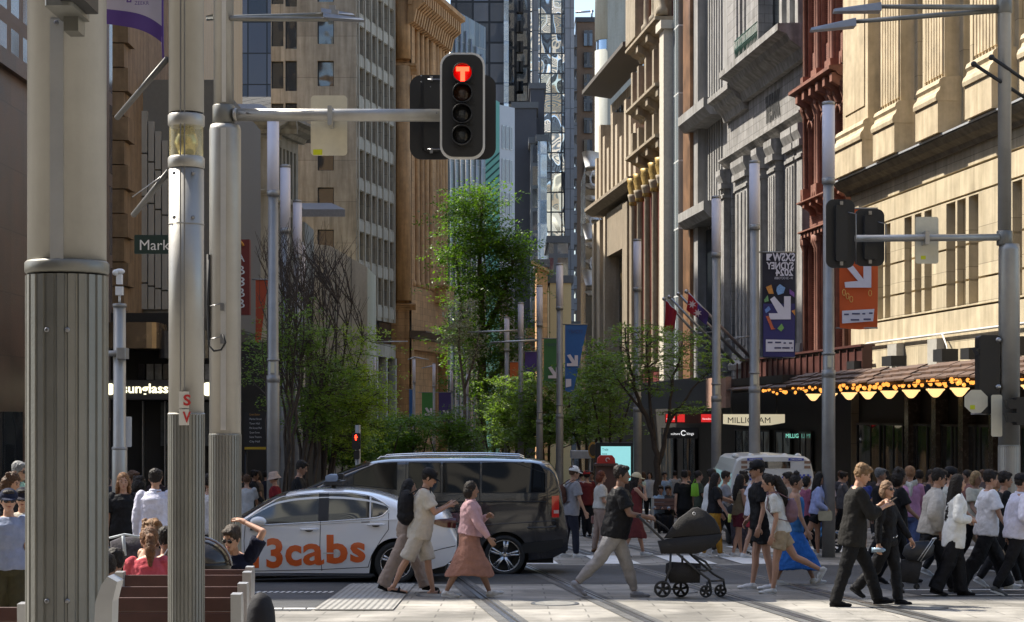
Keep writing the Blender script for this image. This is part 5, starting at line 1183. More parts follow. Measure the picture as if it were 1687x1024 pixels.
# slim camera pole
D = 30; c = (at(197,D), D); t = thing('camera_pole', (c[0], c[1], gz(D)), 'slim pole with white cameras on top in front of the sunglasses shop', 'street pole')
mb = MB(); mb.lathe([(.125, gz(D)), (.125, zat(738,D)), (.105, zat(734,D)), (.1, zat(500,D))], 24, c=c); mb.build('shaft', polem, t)
mb = MB(); mb.lathe([(.02, zat(500,D)), (.02, zat(485,D))], 8, c=c); mb.rbox(c[0]-.06, c[0]+.06, D-.06, D+.06, zat(486,D), zat(472,D), .02); mb.rbox(c[0]-.05, c[0]+.05, D-.05, D+.05, zat(468,D), zat(452,D), .02); mb.ell((c[0], D, zat(447,D)), (.09,.07,.05)); mb.ell((c[0]-.06, D-.05, zat(449,D)), (.05,.05,.05)); mb.build('camera', whitep, t)
mb = MB(); ring(mb, c, .115, zat(506,D), zat(500,D)); ring(mb, c, .13, zat(741,D), zat(736,D)); mb.tube([(at(178,D),D-.08,zat(582,D)), (at(208,D),D-.08,zat(582,D))], .05, 10); mb.rbox(c[0]-.02, c[0]+.14, D-.18, D+.1, zat(591,D), zat(573,D), .03); mb.build('clamp', postm, t)
plate('side_plate', 'small white plate on the right of the slim camera pole', 206, 217, 686, 736, 30.1, None, .02, whitep)
# lamp posts
def lamp_post(px, yt, D, label, group, arms=(), lr=.115):
    c = (at(px,D), D); t = thing('lamp_post', (c[0], c[1], gz(D)), label, 'lamp post', group); zt_ = zat(yt, D); zg_ = gz(D)
    mb = MB(); mb.lathe([(lr*1.15, zg_), (lr*1.15, zg_+3.6), (lr, zg_+3.65), (lr*.92, zt_-1.62)], 20, c=c); mb.build('pole', postm, t)
    mb = MB(); mb.lathe([(lr*1.08, zt_-1.55), (lr*1.08, zt_-.06)], 20, c=c); mb.build('lantern', lant, t)
    mb = MB(); mb.lathe([(lr*1.14, zt_-1.62), (lr*1.14, zt_-1.5)], 20, c=c); mb.lathe([(lr*1.12, zt_-.06), (lr*1.12, zt_), (lr*.9, zt_+.01)], 20, c=c); mb.lathe([(lr*1.2, zg_+3.55), (lr*1.2, zg_+3.7)], 20, c=c); mb.lathe([(lr*1.15, zg_+4.0), (lr*1.15, zg_+4.05)], 20, c=c); mb.build('collar', postm, t)
    mb = MB(); mb.box(c[0]-lr*.35, c[0]+lr*.35, D-lr-.01, D-lr+.02, zg_+3.75, zg_+3.98); mb.build('inspection_window', mat('inspection_glass', (0.6,0.55,0.4), 0.3, var=.1), t)
    for (x1, y0, y1) in arms:
        mb = MB(); mb.tube([(c[0], D, zat(y0,D)), (at(x1,D), D, zat(y1,D))], [.05,.03], 8); mb.build('lamp_arm', metal, t)
    return t
gR = 'lamp posts along the right side of the street'; gL = 'lamp posts along the left side of the street'
lamp_post(1365, 168, 36, 'nearest right lamp post in front of the red building, between the two banners', gR)
lamp_post(1243, 265, 43, 'lamp post with the dark event banner on its right', gR)
lamp_post(1180, 323, 48.5, 'lamp post just right of the flags and sparse tree', gR)
lamp_post(1050, 394, 57, 'lamp post rising behind the sparse tree in front of the brown building', gR)
lamp_post(922, 434, 64, 'lamp post with the blue slanted banner on its right', gR)
lamp_post(889, 470, 71.6, 'lamp post with the green banner on its right', gR, ((807, 560, 564),))
lamp_post(858, 498, 79, 'lamp post with the purple banner on its right', gR, ((770, 544, 547),))
lamp_post(835, 522, 86, 'lamp post with the small orange banner on its right, farthest of the right row', gR)
lamp_post(450, 195, 38, 'nearest left lamp post in front of the classical building', gL)
lamp_post(470, 272, 43.5, 'left lamp post second nearest, half behind the bare twigs', gL)
lamp_post(490, 330, 50, 'third left lamp post before the steel canopy', gL)
lamp_post(497, 400, 58, 'fourth left lamp post, shortest in view of the near left row', gL)
for i, (px, yt, D, arms) in enumerate(((617, 585, 114, ((672, 563, 562),)), (682, 590, 118, ((706, 588, 592), (672, 588, 592))), (715, 598, 123, ((695, 602, 606),)), (744, 608, 130, ()), (770, 615, 136, ()), (795, 625, 145, ()), (812, 632, 152, ()))):
    lamp_post(px, yt, D, ['slim far lamp post beside the bright foliage', 'far lamp post with gull wing arms left of the green banner', 'far lamp post between the green and purple banners', 'far slim lamp post right of the purple banner', 'far lamp post in front of the tall tree trunk', 'small far lamp post left of the mid street trees', 'farthest tiny lamp post in the street gap'][i], 'slim lamp posts far down the street', arms, .1)
# banners
def banner(px0, px1, y0, y1, D, col, label, parts=(), skew=0, name='street_banner', n=10, group='street banners on lamp posts'):
    t = thing(name, (at((px0+px1)/2,D), D, zat(y1,D)), label, 'banner', group)
    mb = MB(); v = []
    for j in range(n+1):
        f = j/n; y = y0+(y1-y0)*f
        for i in range(5):
            g = i/4; x = px0 + (px1-px0)*g*(1-skew*f*1.0); v.append((at(x,D), D+.03*math.sin(g*3+f*4)*(.3+f), zat(y + (2.5*math.sin(g*3) if j==n else 0),D)))
    mb.add(v, [(j*5+i, j*5+i+1, (j+1)*5+i+1, (j+1)*5+i) for j in range(n) for i in range(4)], 0, True); mb.build('cloth', mat('cloth_%s' % name+label[:12], col, 0.65, var=0.08, scale=2, bump=0.3, bscale=3), t)
    mb = MB(); mb.tube([(at(px0-6,D), D, zat(y0,D)), (at(px1,D), D, zat(y0,D))], .02, 6); mb.tube([(at(px0-6,D), D, zat(y1,D)), (at(px0+(px1-px0)*(1-skew),D), D, zat(y1,D))], .018, 6); mb.build('rod', postm, t)
    return t
wcloth = mat('banner_white', (0.66,0.62,0.68), 0.6, var=0.05)
def poly(t, pts, D, m, name='print', off=.06):
    mb = MB(); mb.add([(at(x,D), D-off, zat(y,D)) for x, y in pts], [tuple(range(len(pts)))[::-1]]); return mb.build(name, m, t)
D = 43; t = banner(1256, 1310, 415, 588, D, (0.018,0.016,0.03), 'dark event banner with reversed white lettering and a big white arrow')
sign_text(t, 'SXSW', 1272, 430, D, 37, wcloth, .07, True, .03, hpx=13); 
poly(t, [(1262,418),(1271,418),(1271,421),(1266,426),(1269,429),(1262,429)], D, wcloth, 'small_arrow', .07)
sign_text(t, 'SYDNEY', 1262, 443, D, 45, wcloth, .07, True, .03, hpx=11); sign_text(t, '2024', 1277, 454, D, 29, wcloth, .07, True, .03, hpx=11)
sign_text(t, '14 - 20 OCTOBER', 1275, 460, D, 31, wcloth, .07, True, hpx=4)
poly(t, [(1257,500),(1309,500),(1309,588),(1257,587)], D, mat('banner_indigo', (0.035,0.03,0.13), .65, var=.1), 'lower_field', .05)
poly(t, [(1268,493),(1275,488),(1291,507),(1291,488),(1302,488),(1302,526),(1267,526),(1266,516),(1281,516)], D, wcloth, 'big_arrow', .07)
poly(t, [(1261,559),(1307,560),(1307,579),(1261,579)], D, wcloth, 'sponsor_panel', .07)
ink = mat('print_dark', (0.05,0.05,0.12), .6, var=0)
for a, b, y in ((1264,1272,564),(1276,1286,564),(1290,1294,565),(1299,1304,565),(1275,1286,573),(1288,1300,573),(1303,1305,573)): poly(t, [(a,y-1.3),(b,y-1.3),(b,y+1.3),(a,y+1.3)], D, ink, 'sponsor_mark', .08)
for pts, cc, nm in ((((1261,473),(1270,469),(1274,484),(1266,484)), (0.6,0.25,0.05), 'orange_motif'), (((1279,473),(1284,468),(1293,474),(1290,483),(1281,486),(1278,479)), (0.2,0.35,0.6), 'blue_motif'), (((1300,476),(1308,482),(1308,490),(1300,484)), (0.2,0.08,0.3), 'purple_motif'), (((1258,494),(1264,486),(1266,496),(1259,498)), (0.15,0.3,0.12), 'green_motif'), (((1259,510),(1266,504),(1269,510),(1261,516)), (0.15,0.25,0.55), 'blue_motif'), (((1261,521),(1266,520),(1274,540),(1277,542),(1270,543)), (0.55,0.12,0.05), 'red_motif'), (((1280,541),(1287,533),(1291,540),(1286,546)), (0.2,0.4,0.1), 'green_motif'), (((1303,512),(1309,510),(1309,520)), (0.6,0.2,0.05), 'orange_motif')):
    poly(t, list(pts), D, mat('motif_'+nm+str(cc[0]), cc, .6, var=.3, scale=30), nm, .075)
D = 36; t = banner(1383, 1446, 343, 540, D, (0.62,0.10,0.015), 'orange event banner with a white arrow behind the right signal boards')
poly(t, [(1391,438),(1404,438),(1421,460),(1421,438),(1434,438),(1434,474),(1391,474),(1390,465),(1412,463)], D, wcloth, 'big_arrow', .09)
poly(t, [(1386,512),(1439,509),(1437,529),(1386,533)], D, wcloth, 'sponsor_panel', .09)
for a, b, y in ((1389,1397,518),(1402,1415,517),(1419,1424,517),(1430,1436,516),(1400,1414,527),(1421,1433,526)): poly(t, [(a,y-1.3),(b,y-1.3),(b,y+1.3),(a,y+1.3)], D, ink, 'sponsor_mark', .1)
for x, y in ((1389,482),(1395,488),(1401,493),(1432,483)):
    mb = MB(); M = Matrix.Translation((at(x,D), D-.09, zat(y,D))) @ Matrix.Rotation(R(90), 4, 'X'); mb.tube([M @ Vector((.03*math.cos(a), .06*math.sin(a), 0)) for a in [k*math.pi/5 for k in range(11)]], .008, 4); mb.build('ring_motif', mat('motif_yellow', (0.7,0.4,0.1), .6, var=0), t)
def small_arrow(t, x, y, s, D): poly(t, [(x,y),(x+s*.3,y-s*.1),(x+s*.7,y+s*.5),(x+s*.7,y),(x+s,y),(x+s,y+s),(x,y+s),(x,y+s*.75),(x+s*.45,y+s*.72)], D, wcloth, 'big_arrow', .08)
t = banner(931, 968, 534, 643, 64, (0.03,0.12,0.36), 'blue slanted event banner with white arrow', skew=.62); small_arrow(t, 934, 585, 18, 64); poly(t, [(932,624),(941,624),(941,636),(932,638)], 64, wcloth, 'sponsor_panel', .08)
sign_text(t, 'SYDNEY', 936, 549, 64, 24, ink, .08, True, hpx=6)
t = banner(896, 921, 557, 626, 71.6, (0.05,0.16,0.05), 'green event banner half hidden by the blue banner post'); small_arrow(t, 903, 605, 18, 71.6); sign_text(t, 'SYDNEY', 899, 570, 71.6, 20, ink, .08, True, hpx=5)
banner(865, 887, 579, 610, 79, (0.07,0.04,0.20), 'purple event banner above the mid street trees')
banner(840, 857, 596, 636, 86, (0.55,0.12,0.03), 'small orange event banner above the mid street trees')
t = banner(674, 684, 641, 690, 119, (0.03,0.12,0.36), 'small far blue banner beside the gull wing lamp post', skew=.5)
t = banner(695, 713, 646, 690, 122, (0.06,0.22,0.05), 'small far green banner with white arrow'); small_arrow(t, 700, 672, 12, 122)
t = banner(723, 743, 646, 692, 129, (0.06,0.04,0.16), 'small far purple banner'); small_arrow(t, 729, 676, 10, 129)
banner(421, 442, 460, 562, 45, (0.45,0.07,0.02), 'narrow slanting orange banner behind the bare twigs on the left', skew=.6)
t = thing('blade_sign', (at(405,49), 49, zat(460,49)), 'tall dark red vertical sign with white letters behind the signal mast', 'sign'); Y=49
mb = MB(); mb.box(at(393,Y), at(411,Y), Y, Y+.25, zat(518,Y), zat(394,Y)); mb.build('panel', mat('sign_red_dark', (0.16,0.02,0.015), .5, var=.1), t)
mb = MB(); mb.box(at(381,Y), at(393.2,Y), Y+.003, Y+.247, zat(518,Y), zat(394,Y)); mb.build('panel', MATS['sign_red_dark'], t)
for ch, y in (('A', 431), ('B', 452), ('8', 471), ('B', 489), ('B', 507)): sign_text(t, ch, 388.5, y, Y, 15, whitep, .03, name='lettering', hpx=15)
mb = MB(); mb.tube([(at(391+11*math.sin(a*.2),Y), Y-.04, zat(410-14*math.cos(a*.2),Y)) for a in range(-6,7)], .035, 6); mb.build('orange_arc', mat('arc_orange', (0.6,0.25,0.03), .5, var=0), t)
t = thing('directory_board', (at(423,46), 46, gz(46)), 'black directory board with small white text and yellow foot strip', 'sign'); Y=46
mb = MB(); mb.box(at(402,Y), at(443,Y), Y, Y+.12, zat(742,Y), zat(679,Y)); mb.build('panel', blackm, t)
mb = MB(); mb.box(at(403,Y), at(442,Y), Y-.01, Y-.002, zat(740,Y), zat(736,Y)); mb.build('yellow_strip', mat('sign_yellow', (0.6,0.4,0.03), .5, var=0), t)
for k, s_ in enumerate(('Central Station', 'Market Street', 'Town Hall', 'Pitt Street Mall', 'Queen Street', 'State Theatre', 'City Hall')): sign_text(t, s_, 411, 684+k*7.4, Y, 17+(k*3)%6, mat('amber_ink', (0.6,0.3,0.05), .5, var=0) if k == 0 else whitep, .01, hpx=3.2)
mb = MB(); [mb.tube([(at(p,Y),Y+.06,gz(Y)),(at(p,Y),Y+.06,zat(742,Y))], .04, 6) for p in (404,441)]; mb.build('leg', blackm, t)
# kiosk, mailbox-like things
t = thing('display_kiosk', (at(1012,58), 58, gz(58)), 'black advertising kiosk with a pale cyan screen', 'kiosk'); Y=58
mb = MB(); mb.rbox(at(981,Y), at(1045,Y), Y, Y+.35, gz(Y), zat(729,Y), .05, axis='y'); mb.build('body', blackm, t)
mb = MB(); mb.box(at(990,Y), at(1039,Y), Y-.02, Y-.002, zat(840,Y), zat(735,Y)); mb.build('screen', mat('screen_cyan', (0.2,0.5,0.5), .3, var=0, emit=.42, ecol=(0.36,0.82,0.85)), t)
sign_text(t, 'Trade', 992, 742, Y, 10, mat('teal_ink', (0.02,0.2,0.22), .5, var=0), .03, hpx=4); sign_text(t, 'now', 992, 749, Y, 8, MATS['teal_ink'], .03, hpx=4)
t = thing('red_phone_booth', (at(1000,50), 50, gz(50)), 'red topped phone booth in front of the cyan kiosk', 'phone booth'); Y=50
mb = MB(); pts = [(at(984,Y),zat(763,Y)),(at(1014,Y),zat(763,Y)),(at(1013,Y),zat(755,Y)),(at(1009,Y),zat(750,Y)),(at(990,Y),zat(750,Y)),(at(985,Y),zat(755,Y))]
mb.prism(pts, Y, Y+.5, f=lambda a,b,c:(a,c,b)); mb.build('red_cap', mat('booth_red', (0.55,0.04,0.03), .4, var=.05), t)
mb = MB(); mb.box(at(980,Y), at(1018,Y), Y-.1, Y+.6, zat(767,Y), zat(763.3,Y)); mb.box(at(982,Y), at(1016,Y), Y, Y+.5, gz(Y), zat(767,Y)-.01); mb.build('cabinet', mat('booth_brown', (0.10,0.05,0.04), .5, var=.1), t)
mb = MB(); M = Matrix.Translation((at(1001,Y), Y-.02, zat(757,Y))) @ Matrix.Rotation(R(90), 4, 'X'); mb.tube([M @ Vector((.05*math.cos(a*.5), .05*math.sin(a*.5), 0)) for a in range(10)], .012, 5); mb.build('emblem', whitep, t)
t = thing('round_sign', (at(977,60), 60, zat(741,60)), 'round orange ringed sign left of the cyan kiosk', 'sign'); Y=60
mb = MB(); M = Matrix.Translation((at(977,Y), Y, zat(741,Y))) @ Matrix.Rotation(R(90), 4, 'X') @ Matrix.Diagonal((.6,1,1,1)); mb.lathe([(.27,0),(.27,.08)], 24, M=M); mb.build('ring', mat('ring_orange', (0.45,0.25,0.05), .5), t)
mb = MB(); mb.lathe([(.2,.081),(.2,.1)], 24, M=M); mb.build('disc', mat('disc_dark', (0.05,0.04,0.03), .5), t)
mb = MB(); mb.tube([(at(977,Y),Y+.05,gz(Y)),(at(977,Y),Y+.05,zat(752,Y))], .03, 6); mb.build('post', blackm, t)
t = thing('white_shop_awning', (at(960,70), 70, gz(70)), 'small white and yellow canopy over a stall far along the street', 'awning'); Y=70
mb = MB(); mb.box(at(942,Y), at(974,Y), Y, Y+2, zat(755,Y), zat(743,Y)); mb.build('valance', mat('valance_grey', (0.4,0.42,0.46), .6), t)
mb = MB(); [mb.tube([(at(p,Y),Y+.1,gz(Y)),(at(p,Y),Y+.1,zat(755,Y))], .04, 6) for p in (944,972)]; mb.build('post', postm, t)
# flagpoles with flags
gF = 'slanted flagpoles over the awning'
flagred = mat('flag_red', (0.40,0.02,0.04), .7, var=.1); flagblue = mat('flag_blue', (0.05,0.03,0.18), .7, var=.1)
for i, (x0,y0,x1,y1,lab) in enumerate(((1240,592,1131,480,'flagpole with the red and blue flag, rightmost and longest'),(1226,595,1118,484,'slanted flagpole second from the right over the awning'),(1209,598,1103,489,'slanted flagpole third from the right over the awning'),(1178,585,1094,492,'slanted flagpole farthest left with a red flag'))):
    Y0 = 82+i*3; Y1 = Y0-1
    t = thing('flagpole', (at(x0,Y0), Y0, zat(y0,Y0)), lab, 'flagpole', gF)
    mb = MB(); mb.tube([(at(x0,Y0),Y0,zat(y0,Y0)), (at(x1,Y1),Y1,zat(y1,Y1))], [.09,.06], 8); mb.ell((at(x1,Y1),Y1,zat(y1,Y1)), (.1,.1,.1)); mb.build('pole', metal, t)
    mb = MB(); mb.tube([(at(x0,Y0)+.3,Y0,zat(y0-40,Y0)), (at(x0-35,Y0),Y0,zat(y0-36,Y0))], .02, 5); mb.build('stay', metal, t)
    if i in (0, 3):
        f = thing('flag', (at(x1+10,Y1), Y1, zat(y1+30,Y1)), 'drooping red and dark blue flag with white star' if i == 0 else 'drooping red flag behind the sparse tree', 'flag')
        n = 8; v = []; base = [(x1+2+k*(34 if i==0 else 18)/n, y1+3+k*(34 if i==0 else 18)/n) for k in range(n+1)]
        for k, (x, y) in enumerate(base):
            for j in range(4): v.append((at(x-j*1.0+math.sin(k+j)*.8,Y1), Y1-.15-.1*math.sin(k*1.3+j), zat(y + j*(9 if i == 0 else 16)*(1-.3*k/n) ,Y1)))
        for m_, rng in ((flagred, range(0, 4)), (flagblue if i == 0 else flagred, range(4, n))):
            mb = MB(); mb.add(v, [(k*4+j, (k+1)*4+j, (k+1)*4+j+1, k*4+j+1) for k in rng for j in range(3)], 0, True); mb.build('cloth', m_, f)
        if i == 0:
            mb = MB()
            for (x, y) in ((x1+17, y1+36),(x1+8,y1+22)): 
                X, z = at(x,Y1), zat(y,Y1); mb.add([(X+(.2 if k%2 else .08)*math.cos(k*math.pi/7), Y1-.4, z+(.2 if k%2 else .08)*math.sin(k*math.pi/7)) for k in range(14)], [tuple(range(14))])
            mb.build('star', wcloth, f)
# benches
wood = mat('bench_timber', (0.085,0.035,0.025), 0.4, var=0.25, scale=4, bump=.1, bscale=8); bmet = mat('bench_cast_metal', (0.5,0.5,0.5), 0.35, .6, var=.08)
def bench(x0, x1, Y, zt_, label):
    zg_ = gz(Y); t = thing('bench', ((x0+x1)/2, Y, zg_), label, 'bench', 'timber benches at the lower left')
    for k in range(3):
        z1 = zt_ - k*.105; mb = MB(); M = Matrix.Translation((0, Y-.02*k, z1)) @ Matrix.Rotation(R(-12), 4, 'X'); mb.rbox(x0, x1, -.02, .02, -.095, 0, .008, M=M, axis='x'); mb.build('backrest_board', wood, t)
    for k in range(4): mb = MB(); mb.rbox(x0, x1, Y+.02+k*.11, Y+.115+k*.11, zg_+.42, zg_+.455, .01, axis='x'); mb.build('seat_board', wood, t)
    for x in (x0, x1):
        mb = MB(); prof = [(-.10,zt_+.03),(.0,zt_+.035),(.03,zt_-.05),(.0,zg_+.5),(.42,zg_+.47),(.46,zg_+.40),(.40,zg_+.36),(.36,zg_),(.26,zg_),(.25,zg_+.34),(.02,zg_+.34),(-.02,zg_),(-.12,zg_),(-.09,zg_+.45)]
        mb.prism([(Y+a, b) for a, b in prof], x-.035, x+.035, f=lambda a,b,c:(c,a,b)); mb.build('end_frame', bmet, t)
    return t
bench(at(165,12.4), at(392,12.4), 12.4, zat(984,12.4), 'nearest timber bench with pale metal ends behind the two thick poles')
bench(at(190,13.6), at(402,13.6), 13.6, zat(966,13.6), 'middle timber bench, second row from the camera')
bench(at(200,15.0), at(409,15.0), 15.0, zat(947,15.0), 'third timber bench where the woman in pink sits')
bench(at(215,16.6), at(413,16.6), 16.6, zat(938,16.6), 'farthest timber bench where the man touches his hair')
bench(at(-30,11.6), at(44,11.6), 11.6, zat(1000,11.6), 'timber bench cut by the left picture edge')
# curved near bench end
t = thing('bench_end', (at(178,8.7), 8.7, gz(8.7)), 'large curved pale metal bench end beside the thickest pole', 'bench end'); Y = 8.7
mb = MB(); pts = [(x, y) for x, y in ((180,948),(196,957),(194,965),(188,990),(186,1060),(186,1290),(160,1290),(158,1040),(160,990),(170,962))]
mb.prism([(at(x,Y), zat(y,Y)) for x, y in pts], Y-.04, Y+.1, f=lambda a,b,c:(a,c,b)); mb.build('frame', bmet, t)
# bin
Y = 17.2; c = (at(328,Y), Y); r = .315
t = thing('litter_bin', (c[0], c[1], gz(Y)), 'round black litter bin with a dark domed hood behind the S V pole', 'litter bin')
mb = MB(); mb.lathe([(r*.92, gz(Y)), (r*.95, zat(935,Y)), (r, zat(930,Y)), (r, zat(925,Y)), (r*.9, zat(924,Y))], 28, c=c); fluted(mb, c, r*.99, gz(Y)+.05, zat(938,Y), 40, 0, .05); mb.build('drum', mat('bin_black', (0.03,0.028,0.026), .4, .4, var=.15), t)
mb = MB(); prof = [(r*math.cos(a*math.pi/16), zat(930,Y)+ .26*math.sin(a*math.pi/16)) for a in range(9)]
mb.lathe(prof, 28, c=c); mb.build('hood', mat('bin_hood', (0.04,0.035,0.03), .12, var=.2), t)
mb = MB(); mb.tube([(c[0]+r*math.cos(a*math.pi/16)*1.02, c[1]-.12, zat(930,Y)+.27*math.sin(a*math.pi/16)) for a in range(17)], .014, 8); mb.build('rim', steel, t)
t = thing('black_bag', (at(432,11.5), 11.5, gz(11.5)), 'black bag beside the bench ends at the bottom', 'bag'); Y = 11.5
mb = MB(); n = 16
prof = [(0.08,0),( .125,.02),(.13,.15),(.12,.27),(.085,.36),(.03,.40),(.001,.405)]
mb.lathe([(a*.72, zat(1010,Y)-.22+b*.8+.03) for a, b in prof], 20, c=(at(430,Y), Y)); mb.build('body', mat('bag_black', (0.008,0.008,0.012), .8, var=.2, bump=.6, bscale=12), t)
mb = MB(); mb.rbox(at(405,Y), at(470,Y), Y-.2, Y+.4, zat(1010,Y)-.28, zat(1010,Y)-.2, .02, axis='x'); mb.tube([(at(430,Y),Y+.1,gz(Y)), (at(430,Y),Y+.1,zat(1010,Y)-.26)], .05, 8); mb.build('stool', wood, t)
# bench seats far across on the right, among the crowd
t = bench(at(1075,50), at(1130,50), 50, gz(50)+.95, 'dark timber bench far across the street behind the stroller'); t['group'] = 'benches'; del t['group']
# ---------------- trees ----------------
def leafmat(name, col, col2, tr=.45):
    m = bpy.data.materials.new(name); m.use_nodes = True; n = m.node_tree.nodes; l = m.node_tree.links
    for x in list(n): n.remove(x)
    o = n.new('ShaderNodeOutputMaterial'); d = n.new('ShaderNodeBsdfPrincipled'); t = n.new('ShaderNodeBsdfTranslucent'); mx = n.new('ShaderNodeMixShader'); mx.inputs[0].default_value = tr
    tc = n.new('ShaderNodeTexCoord'); nz = n.new('ShaderNodeTexNoise'); nz.inputs['Scale'].default_value = 1.6; nz.inputs['Detail'].default_value = 8; l.new(tc.outputs['Object'], nz.inputs['Vector'])
    rp = n.new('ShaderNodeValToRGB'); rp.color_ramp.elements[0].position = .35; rp.color_ramp.elements[1].position = .65; rp.color_ramp.elements[0].color = (*col, 1); rp.color_ramp.elements[1].color = (*col2, 1)
    l.new(nz.outputs['Fac'], rp.inputs['Fac']); l.new(rp.outputs[0], d.inputs['Base Color']); d.inputs['Roughness'].default_value = .45
    hs = n.new('ShaderNodeHueSaturation'); hs.inputs['Value'].default_value = 1.7; hs.inputs['Saturation'].default_value = 1.15; l.new(rp.outputs[0], hs.inputs['Color']); l.new(hs.outputs[0], t.inputs['Color'])
    l.new(d.outputs[0], mx.inputs[1]); l.new(t.outputs[0], mx.inputs[2]); l.new(mx.outputs[0], o.inputs[0]); return m
leafS = leafmat('leaf_spring', (0.095,0.155,0.032), (0.19,0.28,0.058), .5); leafD = leafmat('leaf_dark', (0.03,0.075,0.015), (0.085,0.17,0.035), .4); leafM = leafmat('leaf_mid', (0.075,0.14,0.02), (0.13,0.23,0.035), .45)
leafSun = leafmat('leaf_sunlit_yellow', (0.19,0.27,0.04), (0.34,0.44,0.08), .5)  # lighter spring leaf, the sun shaft on the crown put into its colour
leafT = leafmat('leaf_tall', (0.045,0.10,0.016), (0.14,0.24,0.035), .42)
leafP = leafmat('leaf_pale', (0.22,0.22,0.12), (0.34,0.33,0.2), .3)
bark = mat('bark', (0.06,0.045,0.035), .9, var=.3, scale=8, bump=.6, bscale=30)
barkp = mat('bark_pale', (0.12,0.10,0.08), .9, var=.3, scale=8, bump=.6, bscale=30)
def leafquads(mb, rnd, c, n, spread, size, flat=.5):
    for _ in range(n):
        p = Vector((c.x+rnd.gauss(0,spread), c.y+rnd.gauss(0,spread), c.z+rnd.gauss(0,spread*flat)))
        a = Vector((rnd.uniform(-1,1), rnd.uniform(-1,1), rnd.uniform(-.5,.5))).normalized(); b = a.cross(Vector((rnd.uniform(-.7,.7), rnd.uniform(-.7,.7), 1))).normalized()
        s = size*rnd.uniform(.6,1.3); w = s*.45
        mb.add([p-a*s*.5, p+b*w*.5, p+a*s*.5, p-b*w*.5], [(0,1,2,3)])
def tree(name, label, X, Y, stems, crowns, leaf, bk, seed, lsize, nleaf, group=None, tips=None, bare=None, zb=None, spread=.35, flat=.5, trunk_r=.1, nb=40, cat='tree'):
    """stems: list of polylines (trunk and limbs); crowns: (cx,cy,cz,rx,ry,rz,weight) ellipsoids"""
    rnd = random.Random(seed); t = thing(name, (X, Y, gz(Y) if zb is None else zb), label, cat, group)
    mb = MB(); nodes = []
    for st, r0, r1 in stems:
        pts = [Vector(p) for p in st]; q = []
        for i in range(len(pts)-1):
            for k in range(4): f = k/4; q.append(pts[i].lerp(pts[i+1], f) + Vector((rnd.uniform(-1,1), rnd.uniform(-1,1), 0))*.04*(1 if (i or k) else 0))
        q.append(pts[-1]); rr = [r0+(r1-r0)*i/(len(q)-1) for i in range(len(q))]
        mb.tube(q, rr, 7); nodes += [(p, r) for p, r in zip(q, rr)][2:]
    W_ = sum(c[6] for c in crowns); lm = MB()
    for c in crowns:
        k = max(1, int(nb*c[6]/W_)); per = int(nleaf*c[6]/W_/k)
        for _ in range(k):
            while True:
                d = Vector((rnd.uniform(-1,1), rnd.uniform(-1,1), rnd.uniform(-1,1)))
                if .2 < d.length < 1: break
            p = Vector((c[0]+d.x*c[3], c[1]+d.y*c[4], c[2]+d.z*c[5]))
            low = [n_ for n_ in nodes if n_[0].z < p.z+.1] or nodes
            b, r = min(low, key=lambda n_: (n_[0]-p).length + .3*rnd.random())
            mid = b.lerp(p, .5) + Vector((rnd.uniform(-.1,.1), rnd.uniform(-.1,.1), rnd.uniform(-.05,.2)))*((p-b).length*.6)
            mb.tube([b, mid, p], [min(r*.55,.05), min(r*.35,.03), .006], 5, caps=False); nodes.append((mid, r*.35)) if (p-b).length > .8 else None
            for j in range(max(1, per//14)):
                e = p + Vector((rnd.gauss(0,spread), rnd.gauss(0,spread), rnd.gauss(0,spread*flat)))
                if rnd.random() < .5: mb.tube([mid.lerp(p, rnd.random()), e], [.008,.003], 4, caps=False)
                leafquads(lm, rnd, e, 14, spread*.35, lsize, flat)
    if bare:
        for (x0, x1, y0, y1, z0, z1, n_) in bare:
            for _ in range(n_):
                p = Vector((rnd.uniform(x0,x1), rnd.uniform(y0,y1), rnd.uniform(z0,z1))); low = [q for q in nodes if q[0].z < p.z-.8] or nodes
                b, r = min(low, key=lambda n2: (n2[0]-p).length+rnd.random()*.8); mid = b.lerp(p, .5)+Vector((rnd.uniform(-.12,.12), 0, .1))
                mb.tube([b, mid, p], [.016,.011,.004], 4, caps=False)
                for _k in range(3):
                    s = b.lerp(p, rnd.uniform(.4,.9)); e = s + Vector((rnd.uniform(-.35,.35), rnd.uniform(-.2,.2), rnd.uniform(.25,.7))); mb.tube([s, e], [.007,.003], 4, caps=False)
    mb.build('trunk', bk, t); lm.build('crown', leaf, t); return t
def px3(px, py, Y): return (at(px,Y), Y, zat(py,Y))
